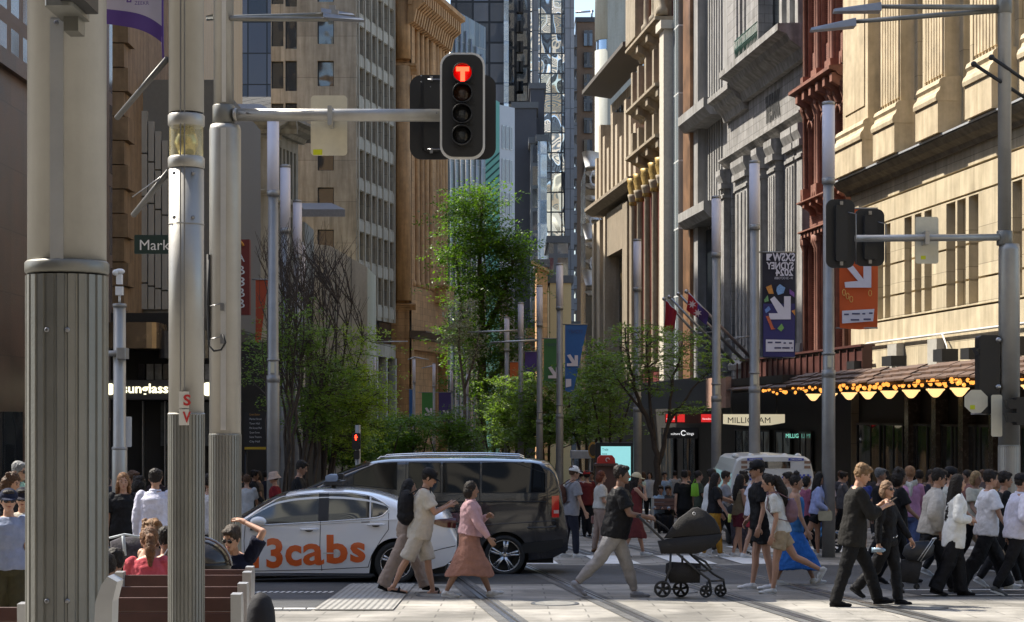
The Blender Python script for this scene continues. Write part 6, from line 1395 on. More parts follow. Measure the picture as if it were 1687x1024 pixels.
# left cluster of multi stemmed trees
gT = 'young multi stemmed street trees'
for i, (bx, D, tips, crowns, seed) in enumerate((
    (470, 41, [(448,470),(462,430),(478,420),(492,440),(505,470)], [(490,550,42,75,1.3)], 1),
    (500, 42.5, [(470,500),(495,430),(520,420),(545,470),(560,500)], [(535,640,45,60,3),(520,690,40,40,2),(500,560,50,50,.5)], 2),
    (530, 44, [(505,520),(535,470),(560,450),(580,500),(600,560)], [(580,570,40,50,1),(595,650,36,50,4),(575,705,38,40,3)], 3),
    (452, 40, [(432,560),(440,480),(455,500)], [(430,600,26,70,.7)], 4))):
    base = px3(bx, 776+5100/D, D); st = []; rnd = random.Random(seed)
    for (tx_, ty) in tips:
        o_ = rnd.uniform(-.25,.25); mx_ = bx + (tx_-bx)*.35
        st.append(([(base[0]+o_*.5, D+o_, gz(D)), px3(mx_+o_*20, 740, D+o_*1.5), px3(bx+(tx_-bx)*.6, 650, D+o_*2), px3(tx_, ty, D+o_*3)], .055, .012))
    cr_ = [(at(cx_,D), D+.2, zat(cy_,D), rx_/F*D, 1.1, ry_/F*D, w_) for cx_, cy_, rx_, ry_, w_ in crowns]
    bare = [(at(bx-45,D), at(bx+45,D), D-.8, D+.8, zat(480,D), zat(385,D), 34), (at(bx-50,D), at(bx+60,D), D-.8, D+.8, zat(600,D), zat(470,D), 28)]
    tree('street_tree', ['multi stemmed young tree with bare twigs, left of the cluster', 'multi stemmed young tree in the middle of the left cluster', 'brightest leafy tree at the right of the left cluster', 'thin sparse tree behind the second left lamp post'][i], base[0], D, st, cr_, leafSun if i == 2 else leafS, bark, 10+seed, .085, [2600, 10000, 13500, 1500][i], gT, bare=bare if i < 3 else None, nb=[30,110,150,25][i], spread=.28)
# right sparse tree
D = 54; b = px3(1081, 870, D)
st = [([(b[0], D, gz(D)), px3(1084, 800, D), px3(1083, 760, D), px3(1076, 715, D), px3(1050, 655, D), px3(1035, 590, D), px3(1030, 540, D)], .13, .02), ([px3(1084, 765, D), px3(1100, 700, D), px3(1110, 620, D), px3(1125, 560, D)], .08, .015), ([px3(1078, 725, D), px3(1070, 640, D), px3(1065, 570, D), px3(1072,530,D)], .06, .012), ([px3(1060, 680, D), px3(1030, 640, D), px3(1010, 610, D)], .05, .01), ([px3(1100,700,D), px3(1140,640,D), px3(1180,600,D)], .05, .01)]
cr_ = [(at(x_,D), D, zat(y_,D), rx_/F*D, 1.6, ry_/F*D, w_) for x_, y_, rx_, ry_, w_ in ((1055,570,50,42,2.2),(1115,570,50,35,2),(1170,600,35,28,1),(1020,610,45,35,1.3),(1090,620,60,30,1.2),(1130,675,40,8,.7),(1060,640,30,20,.4))]
tree('street_tree', 'sparse spring leafed tree with dark forked trunk on the right', b[0], D, st, cr_, leafS, bark, 31, .105, 8000, gT, nb=230, spread=.30, flat=.22)
# mid right bright trees
for i, (bx, D, crowns, nl) in enumerate(((850, 84, ((850,660,45,45,2),(835,700,35,35,1),(870,720,45,30,1)), 7000), (905, 78, ((900,650,45,40,2),(880,700,40,40,1.5),(925,700,40,40,1)), 8000), (965, 74, ((955,690,35,45,1.5),(975,640,25,40,.8),(985,700,25,35,1)), 4500), (1005, 66, ((1000,640,25,50,1),(985,600,20,35,.6),(1010,700,22,25,.5)), 3500), (815, 92, ((815,680,22,35,1),(830,720,30,25,1)), 3500))):
    st = [([(at(bx+o,D), D, gz(D)), px3(bx+o*2, 740, D), px3(bx+o*5, 650, D)], .09, .02) for o in (-6, 0, 7)]
    cr_ = [(at(x_,D), D, zat(y_,D), rx_/F*D, 1.8, ry_/F*D, w_) for x_, y_, rx_, ry_, w_ in crowns]
    tree('street_tree', ['mid street bright green tree below the orange banner', 'mid street bright green tree below the green banner', 'bright tree right of the blue banner post', 'thin leafy tree left of the brown building', 'small green tree at the left of the mid street row'][i], at(bx,D), D, st, cr_, leafS, bark, 50+i, .16, nl*1.6, 'leafy trees in the middle of the street', nb=90, spread=.4, flat=.35)
# low dark trees left of centre
for i, (bx, D, crowns) in enumerate(((625, 96, ((625,710,35,28,1),(605,735,30,25,1))), (675, 100, ((680,710,40,25,1),(660,735,35,22,1))), (735, 104, ((735,700,40,28,1),(760,725,35,25,1))), (560, 92, ((560,745,45,20,1),(590,740,20,20,.6))))):
    st = [([(at(bx+o,D), D, gz(D)), px3(bx+o*2, 760, D), px3(bx+o*4, 700, D)], .08, .02) for o in (-8, 2, 9)]
    cr_ = [(at(x_,D), D, zat(y_,D), rx_/F*D, 1.8, ry_/F*D, w_) for x_, y_, rx_, ry_, w_ in crowns]
    tree('street_tree', ['low dark green tree right of the red pedestrian signal', 'low green tree below the far blue banner', 'low yellowish green tree below the far purple banner', 'low dark tree behind the black van windscreen'][i], at(bx,D), D, st, cr_, leafM, bark, 70+i, .17, 9500, 'low trees along the far left kerb', nb=70, spread=.42, flat=.4)
# tall tree
D = 142; st = [([(at(790,D), D, gz(D)), px3(792, 700, D), px3(795, 560, D), px3(790, 440, D), px3(795, 330, D)], .5, .08), ([px3(795,560,D), px3(830,480,D), px3(850,420,D)], .25, .06), ([px3(792,600,D), px3(760,520,D), px3(750,400,D)], .25, .06), ([px3(793,640,D), px3(830,600,D), px3(840,540,D)], .2, .05)]
cr_ = [(at(x_,D), D, zat(y_,D), rx_/F*D, 3.5, ry_/F*D, w_) for x_, y_, rx_, ry_, w_ in ((785,335,34,30,1.6),(762,410,30,40,2),(815,395,40,35,2.4),(848,415,22,25,1),(800,480,60,38,3.4),(770,560,38,45,2),(835,560,35,50,2),(790,620,50,50,2),(755,360,22,30,.7),(850,450,25,35,1.2),(820,650,40,35,1.4))]
tree('tall_tree', 'tall dark green tree rising in the middle of the street gap', at(790,D), D, st, cr_, leafT, barkp, 90, .30, 40000, nb=300, spread=.95, flat=.45)
D = 128; st = [([(at(765,D), D, gz(D)), px3(765, 650, D), px3(755, 560, D), px3(760, 500, D)], .15, .03), ([px3(765,640,D), px3(785,580,D), px3(790,540,D)], .1, .03)]
cr_ = [(at(x_,D), D, zat(y_,D), rx_/F*D, 1.5, ry_/F*D, w_) for x_, y_, rx_, ry_, w_ in ((758,520,22,32,2),(775,570,28,35,1.3),(748,570,16,30,1))]
tree('pale_tree', 'pale yellowish sparse tree in front of the tall dark tree', at(765,D), D, st, cr_, leafP, barkp, 91, .22, 2600, nb=80, spread=.5, flat=.6)
# ---------------- vehicles ----------------
def lerpf(tab):
    tab = sorted(tab)
    def f(x):
        if x <= tab[0][0]: return tab[0][1]
        for (a, b), (c, d) in zip(tab, tab[1:]):
            if x <= c: return b + (d-b)*(x-a)/(c-a) if c > a else d
        return tab[-1][1]
    return f
def smooth(f, w):
    return lambda x: sum(f(x+k*w/4) for k in range(-4, 5))/9
tyrem = mat('tyre_rubber', (0.02,0.02,0.02), .75, var=.15); rimm = mat('rim_alloy', (0.55,0.55,0.56), .25, .9, var=.05); chrome = mat('chrome', (0.7,0.7,0.7), .1, 1, var=0)
carglass = glassmat('car_glass', (0.012,0.014,0.016), .03, .05, .8); vanglass = glassmat('van_glass', (0.006,0.006,0.006), .03, .08, .8); vanglass.node_tree.nodes['Principled BSDF'].inputs['IOR'].default_value = 1.45; vanglass.node_tree.nodes['Principled BSDF'].inputs['Specular IOR Level'].default_value = .5
tlred = mat('tail_light_red', (0.32,0.008,0.008), .15, var=0, coat=1, emit=.04, ecol=(1,.02,.02)); tldark = mat('tail_light_dark', (0.10,0.015,0.015), .1, var=0, coat=1)
gap = mat('panel_gap', (0.02,0.02,0.02), .8, var=0)
def wheel(parent, x, y, z, r, w=.2, side=-1, spokes=10, rimr=.74):
    M = Matrix.Translation((x, y, z)) @ Matrix.Rotation(R(90*-side if side < 0 else -90), 4, 'X')
    if side < 0: M = Matrix.Translation((x, y, z)) @ Matrix.Rotation(R(90), 4, 'X')
    mb = MB(); rr = r*rimr
    mb.lathe([(rr, -w/2), (r*.93, -w/2), (r, -w*.36), (r, w*.36), (r*.985, w*.44), (r*.93, w/2), (rr*1.03, w/2), (rr, w*.42), (rr,-w/2)], 40, M=M, caps=False); wt_ = mb.build('wheel', tyrem, parent)
    mb = MB(); mb.lathe([(rr, -w*.1), (rr, w*.44), (rr*.95, w*.45), (rr*.93, w*.38), (rr*.9, -w*.1)], 36, M=M, caps=False)
    for k in range(spokes):
        a = 2*math.pi*(k//2*2 + (k%2)*.62)/spokes; b = a + (.07 if k%2 == 0 else -.07)
        p0 = Vector((rr*.12*math.cos(a), rr*.12*math.sin(a), w*.36)); p1 = Vector((rr*.95*math.cos(b), rr*.95*math.sin(b), w*.40))
        mb.tube([p0, p1], [(.018,.014),(.024,.012)], 6, M=M)
    mb.lathe([(.001,w*.40),(.05,w*.40),(.07,w*.34),(.075,w*.2)], 16, M=M, caps=False)
    mb.build('rim', rimm, wt_)
    mb = MB(); mb.lathe([(.001, 0), (rr*.9, 0)], 24, M=M, caps=False); mb.lathe([(rr*.55,.0),(rr*.6,w*.12),(rr*.3,w*.14),(.001,w*.14)], 20, M=M, caps=False); mb.build('brake_disc', mat('brake_dark', (0.03,0.03,0.03), .5, .5, var=.2), wt_)
class Car:
    def __init__(s, L, W_, top, sill, wheels, ra, rw, belt, tumble, edge, ends=(.16,.12), crown=.03, ne=6):
        s.L, s.W, s.top, s.sill, s.wh, s.ra, s.rw, s.belt, s.tum, s.edge, s.ends, s.crown = L, W_, top, sill, wheels, ra, rw, belt, tumble, edge, ends, crown
    def half(s, x, z):
        u = (x - s.L/2)/(s.L/2); u = max(-1, min(1, u)); e = s.ends[0] if u < 0 else s.ends[1]
        w = s.W/2*(1 - e*abs(u)**7 - .02*abs(u)**2); b = s.belt(x); zm = b*.62
        if z < zm: w -= .05*((zm-z)/zm)**2
        elif z < b: w -= .012*((z-zm)/(b-zm))**2
        else: w -= .012 + (z-b)*s.tum + .0
        return w
    def z0(s, x):
        z = s.sill(x)
        for xw in s.wh:
            d = abs(x-xw)
            if d < s.ra: z = max(z, s.rw + math.sqrt(s.ra**2-d*d))
        return z
    def body(s, T, m, parent, nc=150, nr=16, nt=10):
        v = []; cols = []
        xs = sorted(set([s.L*i/nc for i in range(nc+1)] + [xw+s.ra*k for xw in s.wh for k in (-1,-.99,-.96,.96,.99,1)]))
        for x in xs:
            zt_ = s.top(x); e = min(s.edge, max(.02, (zt_-s.z0(x))*.4)); ze = zt_ - e; z0 = s.z0(x); col = []
            for j in range(nr+1):
                z = z0+(ze-z0)*j/nr; col.append((s.half(x, z), z))
            ye = s.half(x, ze)
            for j in range(1, nt+1):
                t = math.pi/2*j/nt; col.append((ye*math.cos(t)**.55 if j < nt else 0, ze + e*math.sin(t)**.8))
            full = [(x, -y, z) for y, z in col] + [(x, y, z) for y, z in col[-2::-1]]
            cols.append(full)
        n = len(cols[0]); mb = MB(); vs = [p for c in cols for p in c]
        fs = [(i*n+j, (i+1)*n+j, (i+1)*n+j+1, i*n+j+1) for i in range(len(cols)-1) for j in range(n-1)]
        mb.add(vs, fs, 0, True)
        mb.add(cols[0], [tuple(range(n))], 0); mb.add(cols[-1], [tuple(range(n))[::-1]], 0)
        m2 = MB(); m2.merge(mb, T); return m2.build('body', m, parent)
    def strip(s, T, name, m, parent, x0, x1, lo, hi, off=.004, side=-1, n=30, r=8, th=0):
        mb = MB(); v = []
        for i in range(n+1):
            x = x0+(x1-x0)*i/n; a, b = lo(x), hi(x)
            for j in range(r+1):
                z = a+(b-a)*j/r; v.append((x, side*(s.half(x, z)+off), z))
        fs = [(i*(r+1)+j, (i+1)*(r+1)+j, (i+1)*(r+1)+j+1, i*(r+1)+j+1) for i in range(n) for j in range(r)]
        if side > 0: fs = [f[::-1] for f in fs]
        mb.add(v, fs, 0, True); m2 = MB(); m2.merge(mb, T); return m2.build(name, m, parent)
    def topglass(s, T, name, m, parent, x0, x1, t0=24, off=.006, n=16):
        mb = MB(); v = []; r = 12
        for i in range(n+1):
            x = x0+(x1-x0)*i/n; zt_ = s.top(x); e = s.edge; ze = zt_-e; ye = s.half(x, ze)
            for j in range(r+1):
                t = R(t0 + (180-2*t0)*j/r); c = math.cos(t); v.append((x, -(1 if c > 0 else -1)*ye*abs(c)**.55, ze+e*math.sin(t)**.8+off))
        mb.add(v, [(i*(r+1)+j, (i+1)*(r+1)+j, (i+1)*(r+1)+j+1, i*(r+1)+j+1) for i in range(n) for j in range(r)], 0, True); m2 = MB(); m2.merge(mb, T); return m2.build(name, m, parent)
    def line(s, T, pts, r, m, name, parent, off=.002, side=-1):
        mb = MB(); q = []
        for (a, b), (c, d) in zip(pts, pts[1:]):
            k = max(1, int(math.hypot(c-a, d-b)/.05))
            for i in range(k): x = a+(c-a)*i/k; z = b+(d-b)*i/k; q.append((x, side*(s.half(x, z)+off), z))
        x, z = pts[-1]; q.append((x, side*(s.half(x, z)+off), z)); mb.tube(q, r, 5); m2 = MB(); m2.merge(mb, T); return m2.build(name, m, parent)
# --- sedan
Yn = 27.75; Wd = 1.84; Xf = at(752, Yn) - 4.88; g0 = gz(Yn+.9)
def sx(px, Y=Yn): return at(px, Y) - Xf
def sz(py, Y=Yn): return zat(py, Y) - g0
T = Matrix.Translation((Xf, Yn+Wd/2, g0))
prof = [(0,.52),(.06,.72),(.35,.84),(.9,.93),(1.35,.985)] + [(sx(p, 28.3), sz(y, 28.3)) for p, y in ((403,846),(430,828),(459,813),(490,807),(515,805),(542,803.5),(575,804.5),(608,808),(632,813.5),(655,822),(680,831),(703,837.5),(725,839.5),(742,842))] + [(4.80,.99),(4.86,.80),(4.88,.6)]
top = smooth(lerpf(prof), .10)
wr = sx(652, Yn); wf_ = wr - 2.825
sill = lerpf([(0,.30),(.35,.22),(.9,.18),(3.6,.17),(4.4,.2),(4.7,.28),(4.88,.42)])
belt = lerpf([(0,.80),(1.3,.93),(2.5,sz(858)),(3.6,sz(853)),(4.3,.98),(4.88,.95)])
sed = Car(4.88, Wd, top, sill, (wf_, wr), .385, .325, belt, .36, .16, (.22,.16))
white = mat('taxi_white', (0.86,0.86,0.87), .22, 0, var=.03, scale=1, coat=1.0)
t = thing('taxi', (Xf+2.44, Yn+Wd/2, g0), 'white taxi sedan with orange 13cabs lettering on its side', 'taxi')
sed.body(T, white, t)
gt = MB(); gt.box(.3, 4.7, -.72, .72, .16, .62); g2_ = MB(); g2_.merge(gt, T); g2_.build('underbody', rubber, t)
for xw in (wf_, wr):
    for sd in (-1, 1):
        mb = MB(); M = Matrix.Translation((xw, sd*(.75), .325)) @ Matrix.Rotation(R(90), 4, 'X'); mb.lathe([(.001,-.1),(.378,-.1),(.378,.13)] if sd < 0 else [(.378,-.13),(.378,.1),(.001,.1)], 30, M=T @ M, caps=False); mb.build('wheel_arch', rubber, t)
        wheel(t, Xf+xw, Yn+Wd/2+sd*(Wd/2-.115), g0+.325, .325, .21, sd)
def PX(l, Y=Yn): return [(sx(p, Y), sz(y, Y)) for p, y in l]
win_hi = smooth(lerpf(PX([(404,858),(430,838),(459,821),(490,816),(527,813),(575,813),(608,818),(630,829),(640,838)])), .03); win_lo = lerpf(PX([(404,862.5),(440,863),(527,858.5),(605,853),(628,850),(640,839)]))
for sd in (-1, 1):
    sed.strip(T, 'front_door_window', carglass, t, sx(407), sx(524), win_lo, win_hi, .004, sd)
    sed.strip(T, 'rear_door_window', carglass, t, sx(541), sx(608), win_lo, win_hi, .004, sd)
    sed.strip(T, 'quarter_window', carglass, t, sx(611), sx(639.5), win_lo, win_hi, .004, sd)
    sed.strip(T, 'pillar', blackm, t, sx(524), sx(541), win_lo, win_hi, .006, sd, 6)
    sed.line(T, [(x, win_hi(x)+.012) for x in [sx(404)+k*(sx(640)-sx(404))/24 for k in range(25)]] + [(x, win_lo(x)-.012) for x in [sx(640)-k*(sx(640)-sx(404))/24 for k in range(25)]], .009, chrome, 'window_trim', t, .004, sd)
sed.topglass(T, 'windscreen', carglass, t, 1.55, 2.25); sed.topglass(T, 'rear_window', carglass, t, 4.0, 4.52, 30)
dl = [[(sx(404),sz(862)), (sx(402),sz(890)), (sx(404),sz(945))], [(sx(528),sz(858)), (sx(527),sz(900)), (sx(530),sz(940))], [(sx(640),sz(845)),(sx(640),sz(872)),(sx(627),sz(890)),(sx(612),sz(915)),(sx(606),sz(935))], PX([(404,941),(530,938),(606,934)])]
for l in dl: sed.line(T, l, .005, gap, 'door_gap', t, .0)
sed.line(T, PX([(404,866),(527,863),(640,856),(700,853)]), .006, gap if False else white, 'crease', t, .004)
sed.line(T, PX([(412,956),(500,953),(612,951)]), .02, rubber, 'sill_trim', t, -.01)
for px in (510, 620):
    for sd in (-1,):
        x0 = sx(px-15); z = sz(872 if px < 550 else 864); mb = MB(); y = -(sed.half(x0, z)+.03)
        mb.tube([(x0, y+.02, z), (x0+.05, y-.01, z+.004), (x0+.22, y-.01, z+.006), (x0+.27, y+.02, z+.004)], [.012,.016,.016,.012], 8); m2 = MB(); m2.merge(mb, T); m2.build('door_handle', white, t)
        mb = MB(); mb.ell((x0+.13, -(sed.half(x0,z)+.004), z-.012), (.06,.008,.024)); m2 = MB(); m2.merge(mb, T); m2.build('handle_recess', gap, t)
mb = MB(); x, z = sx(427), sz(858); y = -(sed.half(x, z)+.1); mb.ell((x, y-.02, z), (.125,.075,.075), n=16, h=10); m2 = MB(); m2.merge(mb, T); m2.build('mirror', white, t)
mb = MB(); mb.tube([(x-.04,y+.02,z-.05),(x-.02,y+.12,z-.1)], .035, 8); mb.box(x-.13,x+.02,y+.03,y+.1,z-.14,z-.05); m2 = MB(); m2.merge(mb, T); m2.build('mirror_stalk', blackm, t)
tl_lo = lerpf(PX([(706,860),(730,869),(751,871)])); tl_hi = lerpf(PX([(706,858),(725,855),(751,854)]))
for sd in (-1, 1): sed.strip(T, 'tail_light', tldark, t, sx(707), sx(750.5), tl_lo, tl_hi, .006, sd, 14)
sed.line(T, PX([(700,912),(725,905),(750,900)]), .006, gap, 'bumper_gap', t, .0)
hl_lo = lerpf([(0,.62),(.5,.72)]); hl_hi = lerpf([(0,.68),(.5,.80)]); sed.strip(T, 'headlight', carglass, t, .03, .5, hl_lo, hl_hi, .004, -1)
# roof light
mb = MB(); xr, zr_ = sx(541), top(sx(541)); mb.rbox(xr-.14, xr+.16, -.38, .38, zr_+.05, zr_+.10, .03, M=T); mb.box(xr-.03, xr+.02, -.1, .1, zr_-.01, zr_+.06, M=T); mb.build('roof_bar', blackm, t)
mb = MB(); mb.rbox(xr-.11, xr+.08, -.3, .3, zr_+.10, zr_+.2, .03, M=T, axis='y'); mb.build('roof_sign', mat('roof_sign_blue', (0.25,0.32,0.45), .3, var=.1), t)
mb = MB(); mb.rbox(xr+.06, xr+.16, -.2, .0, zr_+.13, zr_+.22, .02, M=T, axis='y'); mb.build('roof_camera', blackm, t)
orangep = mat('lettering_orange', (0.78,0.13,0.015), .35, var=.03, coat=.6)
def cartext(car, txt, px0, px1, yb, hpx, parent, m, bold=.035, Y=Yn, dxs=0):
    tx_, w = text_mb(txt, 1.0, False, bold=bold); zs_ = [v[2] for v in tx_.v]; zmin, zmax = min(zs_), max(zs_); xmin = min(v[0] for v in tx_.v)
    x0, x1 = sx(px0), sx(px1); z0 = sz(yb); hh = hpx/F*Yn; v = []
    mb = MB(); nv = []
    for (x, y, z) in tx_.v:
        X = x0+(x-xmin)/(w-xmin)*(x1-x0); Zz = z0+(z-zmin)/(zmax-zmin)*hh; nv.append((X, -(car.half(X, Zz)+.007), Zz))
    mb.add(nv, tx_.f); m2 = MB(); m2.merge(mb, T); return m2.build('lettering', m, parent)
cartext(sed, '13', 416, 466, 936, 50, t, orangep); cartext(sed, 'c', 470, 497, 932.5, 35, t, orangep); cartext(sed, 'a', 499, 534, 931, 36, t, orangep, .02); cartext(sed, 'b', 538, 573, 928.5, 48, t, orangep); cartext(sed, 's', 577, 602, 926.5, 33.5, t, orangep)
mb = MB(); 
for pts in ([(532,912),(551,912),(551,910),(533,910)], [(551,917),(561,911),(551,905)]):
    vv = []
    for p, y in pts: X, Zz = sx(p), sz(y); vv.append((X, -(sed.half(X, Zz)+.012), Zz))
    mb.add(vv, [tuple(range(len(vv)))])
m2 = MB(); m2.merge(mb, T); m2.build('arrow_mark', mat('mark_white', (0.65,0.63,0.6), .3, var=0), t)
mb = MB(); vv = [(sx(p), -(sed.half(sx(p), sz(y))+.006), sz(y)) for p, y in ((595,861),(609,860.5),(609,857.5),(595,858))]; mb.add(vv, [(0,1,2,3)]); m2 = MB(); m2.merge(mb, T); m2.build('side_badge', mat('badge_grey', (0.2,0.2,0.22), .4, var=0), t)
# --- van
Yn = 30.0; Wd = 1.93; Xf = at(936, Yn) - 5.14; g0 = gz(Yn+.95)
T = Matrix.Translation((Xf, Yn+Wd/2, g0))
prof = [(0,.60),(.05,.85),(.15,1.0),(.5,1.12)] + [(sx(p, 30.4), sz(y, 30.4)) for p, y in ((498,806),(530,791),(560,777),(590,765),(612,757.5),(640,754),(700,753),(800,753),(870,755),(900,759),(913,766))] + [(5.02,1.55),(5.07,1.2),(5.12,.9),(5.14,.6)]
top = smooth(lerpf(prof), .07)
wr = sx(831, Yn); wf_ = wr-3.2
sill = lerpf([(0,.32),(.5,.24),(1.2,.22),(4.3,.24),(4.9,.3),(5.14,.42)]); belt = lerpf([(0,.95),(1.0,1.12),(5.14,sz(822))])
van = Car(5.14, Wd, top, sill, (wf_, wr), .40, .335, belt, .17, .14, (.16,.07))
vblack = mat('van_black', (0.012,0.013,0.018), .12, 0, var=.03, scale=1, coat=1.0)
t = thing('van', (Xf+2.57, Yn+Wd/2, g0), 'glossy black passenger van with tinted side windows behind the white taxi', 'van')
van.body(T, vblack, t)
gt = MB(); gt.box(.3, 4.9, -.75, .75, .2, .7); g2_ = MB(); g2_.merge(gt, T); g2_.build('underbody', rubber, t)
for xw in (wf_, wr):
    for sd in (-1, 1):
        mb = MB(); M = Matrix.Translation((xw, sd*(.78), .335)) @ Matrix.Rotation(R(90), 4, 'X'); mb.lathe([(.001,-.1),(.392,-.1),(.392,.14)] if sd < 0 else [(.392,-.14),(.392,.1),(.001,.1)], 30, M=T @ M, caps=False); mb.build('wheel_arch', rubber, t)
        wheel(t, Xf+xw, Yn+Wd/2+sd*(Wd/2-.125), g0+.335, .335, .225, sd, 10, .79)
hi = smooth(lerpf(PX([(545,800),(570,782),(600,770),(640,768.5),(880,768.5),(895,772),(904,790)])), .03); lo = lerpf(PX([(545,806),(640,817),(700,822),(903,822)]))
vw = ((560, 638, 'front_door_window'), (659, 716, 'sliding_door_window'), (720, 786, 'middle_window'), (790, 903, 'rear_side_window'))
for a, b, nm in vw:
    for sd in (-1, 1): van.strip(T, nm, vanglass, t, sx(a), sx(b), lo, hi, .004, sd)
    van.line(T, [(sx(a), lo(sx(a))), (sx(a), hi(sx(a))), (sx((a+b)/2), hi(sx((a+b)/2))), (sx(b), hi(sx(b))), (sx(b), lo(sx(b))), (sx((a+b)/2), lo(sx((a+b)/2))), (sx(a), lo(sx(a)))], .006, rubber, 'window_seal', t, .003)
van.topglass(T, 'windscreen', vanglass, t, .80, 1.85, 26)
for sd in (-1, 1):
    mb = MB(); pts = [(sx(p, 30.3), sd*.74, top(sx(p, 30.3))+dz) for p, dz in ((622,.0),(628,.035),(700,.04),(800,.04),(856,.035),(864,.0))]; mb.tube(pts, [(.025,.016)]*6, 8); m2 = MB(); m2.merge(mb, T); m2.build('roof_rail', chrome, t)
for l in (PX([(654,768),(654,930)]), PX([(786,766),(786,870),(770,900)]), PX([(905,790),(908,860)]), PX([(550,810),(552,930)])): van.line(T, l, .005, rubber, 'door_gap', t, .0)
van.line(T, PX([(654,838),(786,838),(905,838)]), .012, rubber, 'slide_rail', t, -.002)
van.line(T, PX([(560,884),(780,880),(920,872)]), .008, vblack, 'crease', t, .004)
tl_lo = lerpf(PX([(914,866),(929,866)])); tl_hi = lerpf(PX([(914,828),(929,827)]))
for sd in (-1, 1):
    van.strip(T, 'tail_light', tlred, t, sx(914.5), sx(927.5), tl_lo, tl_hi, .008, sd, 6, 10)
    van.strip(T, 'tail_light_lens', mat('lens_white', (0.6,0.45,0.42), .2, var=0), t, sx(918), sx(927), lerpf(PX([(914,859),(929,859)])), lerpf(PX([(914,853),(929,853)])), .012, sd, 6, 2)
van.strip(T, 'bumper', rubber, t, sx(862), sx(935), lerpf(PX([(862,930),(900,928),(935,918)])), lerpf(PX([(862,912),(935,905)])), .012, -1, 16)
van.line(T, PX([(870,884),(905,884),(922,882)]), .014, mat('trim_dark', (0.1,0.1,0.1), .3, .6, var=0), 'trim', t, .004)
# --- police van (rear view)
Y = 41.0; g0 = gz(Y); X0, X1 = at(1203,Y), at(1344,Y); xc = (X0+X1)/2; hw = (X1-X0)/2; zt_ = zat(751,Y)-g0
t = thing('police_van', (xc, Y+2.4, g0), 'white police van seen from behind with a blue checkered band', 'police van')
mb = MB(); v = []; ns = 26
def sec(y, sc, top_): 
    out = []
    for (a, b) in ((-1,.35),(-1.0,.9),(-.985,1.3),(-.95,1.65),(-.91,top_-.22),(-.86,top_-.08),(-.74,top_-.01),(-.3,top_+.02),(.3,top_+.02),(.74,top_-.01),(.86,top_-.08),(.91,top_-.22),(.95,1.65),(.985,1.3),(1,.9),(1,.35)): out.append((xc+a*hw*sc, y, g0+b))
    return out
rows = [sec(Y, .97, zt_-.04), sec(Y+.05, 1, zt_), sec(Y+3.2, 1, zt_), sec(Y+3.9, .97, 1.5), sec(Y+4.8, .9, 1.0)]; n = 16
mb.add([p for r_ in rows for p in r_], [(i*n+j, i*n+j+1, (i+1)*n+j+1, (i+1)*n+j) for i in range(4) for j in range(n-1)] + [tuple(range(n))], 0, False); mb.build('body', mat('police_white', (0.62,0.61,0.58), .35, var=.05, coat=.5), t)
def pp_(nm, m, a, b, y0, y1, o=.015): mb = MB(); mb.box(at(a,Y), at(b,Y), Y-o, Y-.002, zat(y1,Y), zat(y0,Y)); return mb.build(nm, m, t)
pp_('rear_window', carglass, 1235, 1302, 760, 771, .012); blue = mat('police_blue', (0.03,0.06,0.38), .4, var=0)
k = 0; x = 1214.0
mb = MB()
while x < 1336:
    for r_ in range(3):
        if (k+r_) % 2 == 0: mb.box(at(x,Y), at(x+3.4,Y), Y-.012, Y-.003, zat(781+r_*3.3+3.3,Y), zat(781+r_*3.3,Y))
    x += 3.4; k += 1
mb.build('checker_band', blue, t)
pp_('number_patch', MATS['police_white'], 1270, 1302, 780, 791.5, .02)
def ptext(s_, x, yb, w, h, m): tx_, w0 = text_mb(s_, 1, bold=.02); M = Matrix.Translation((at(x,Y), Y-.03, zat(yb,Y))) @ Matrix.Diagonal((w/F*Y/w0, 1, h/F*Y/.7, 1)); m2 = MB(); m2.merge(tx_, M); m2.build('lettering', m, t)
ptext('131 444', 1272, 789, 28, 6, blue)
for a in (1231, 1299): pp_('label_strip', blue, a, a+25, 754.5, 758.5); ptext('CRIME STOPPERS', a+3, 757.6, 19, 2.2, whitep)
for a in (1221, 1325):
    for y in (759, 767): pp_('tail_light', mat('lamp_amber_dark', (0.25,0.15,0.10), .3, var=0), a, a+10, y, y+4.5)
for px in (1214, 1240, 1264, 1296, 1318): mb = MB(); mb.ell((at(px,Y), Y+.3, g0+zt_), (.08,.08,.06)); mb.build('roof_lamp', MATS['police_white'], t)
for sd in (-1, 1):
    wheel(t, xc+sd*(hw-.14), 0, 0, .01) if False else None
    mb = MB(); M = Matrix.Translation((xc+sd*(hw-.13), Y+.9, g0+.35)) @ Matrix.Rotation(R(90), 4, 'Y'); mb.lathe([(.001,-.1),(.3,-.1),(.35,-.06),(.35,.06),(.3,.1),(.001,.1)], 24, M=M); mb.build('wheel', tyrem, t)
mb = MB(); mb.box(xc-hw*.95, xc+hw*.95, Y+.1, Y+4.5, g0+.25, g0+.5); mb.rbox(xc-hw*.96, xc+hw*.96, Y-.12, Y+.02, g0+.4, g0+.62, .05, axis='x'); mb.build('bumper', MATS['trim_dark'], t)
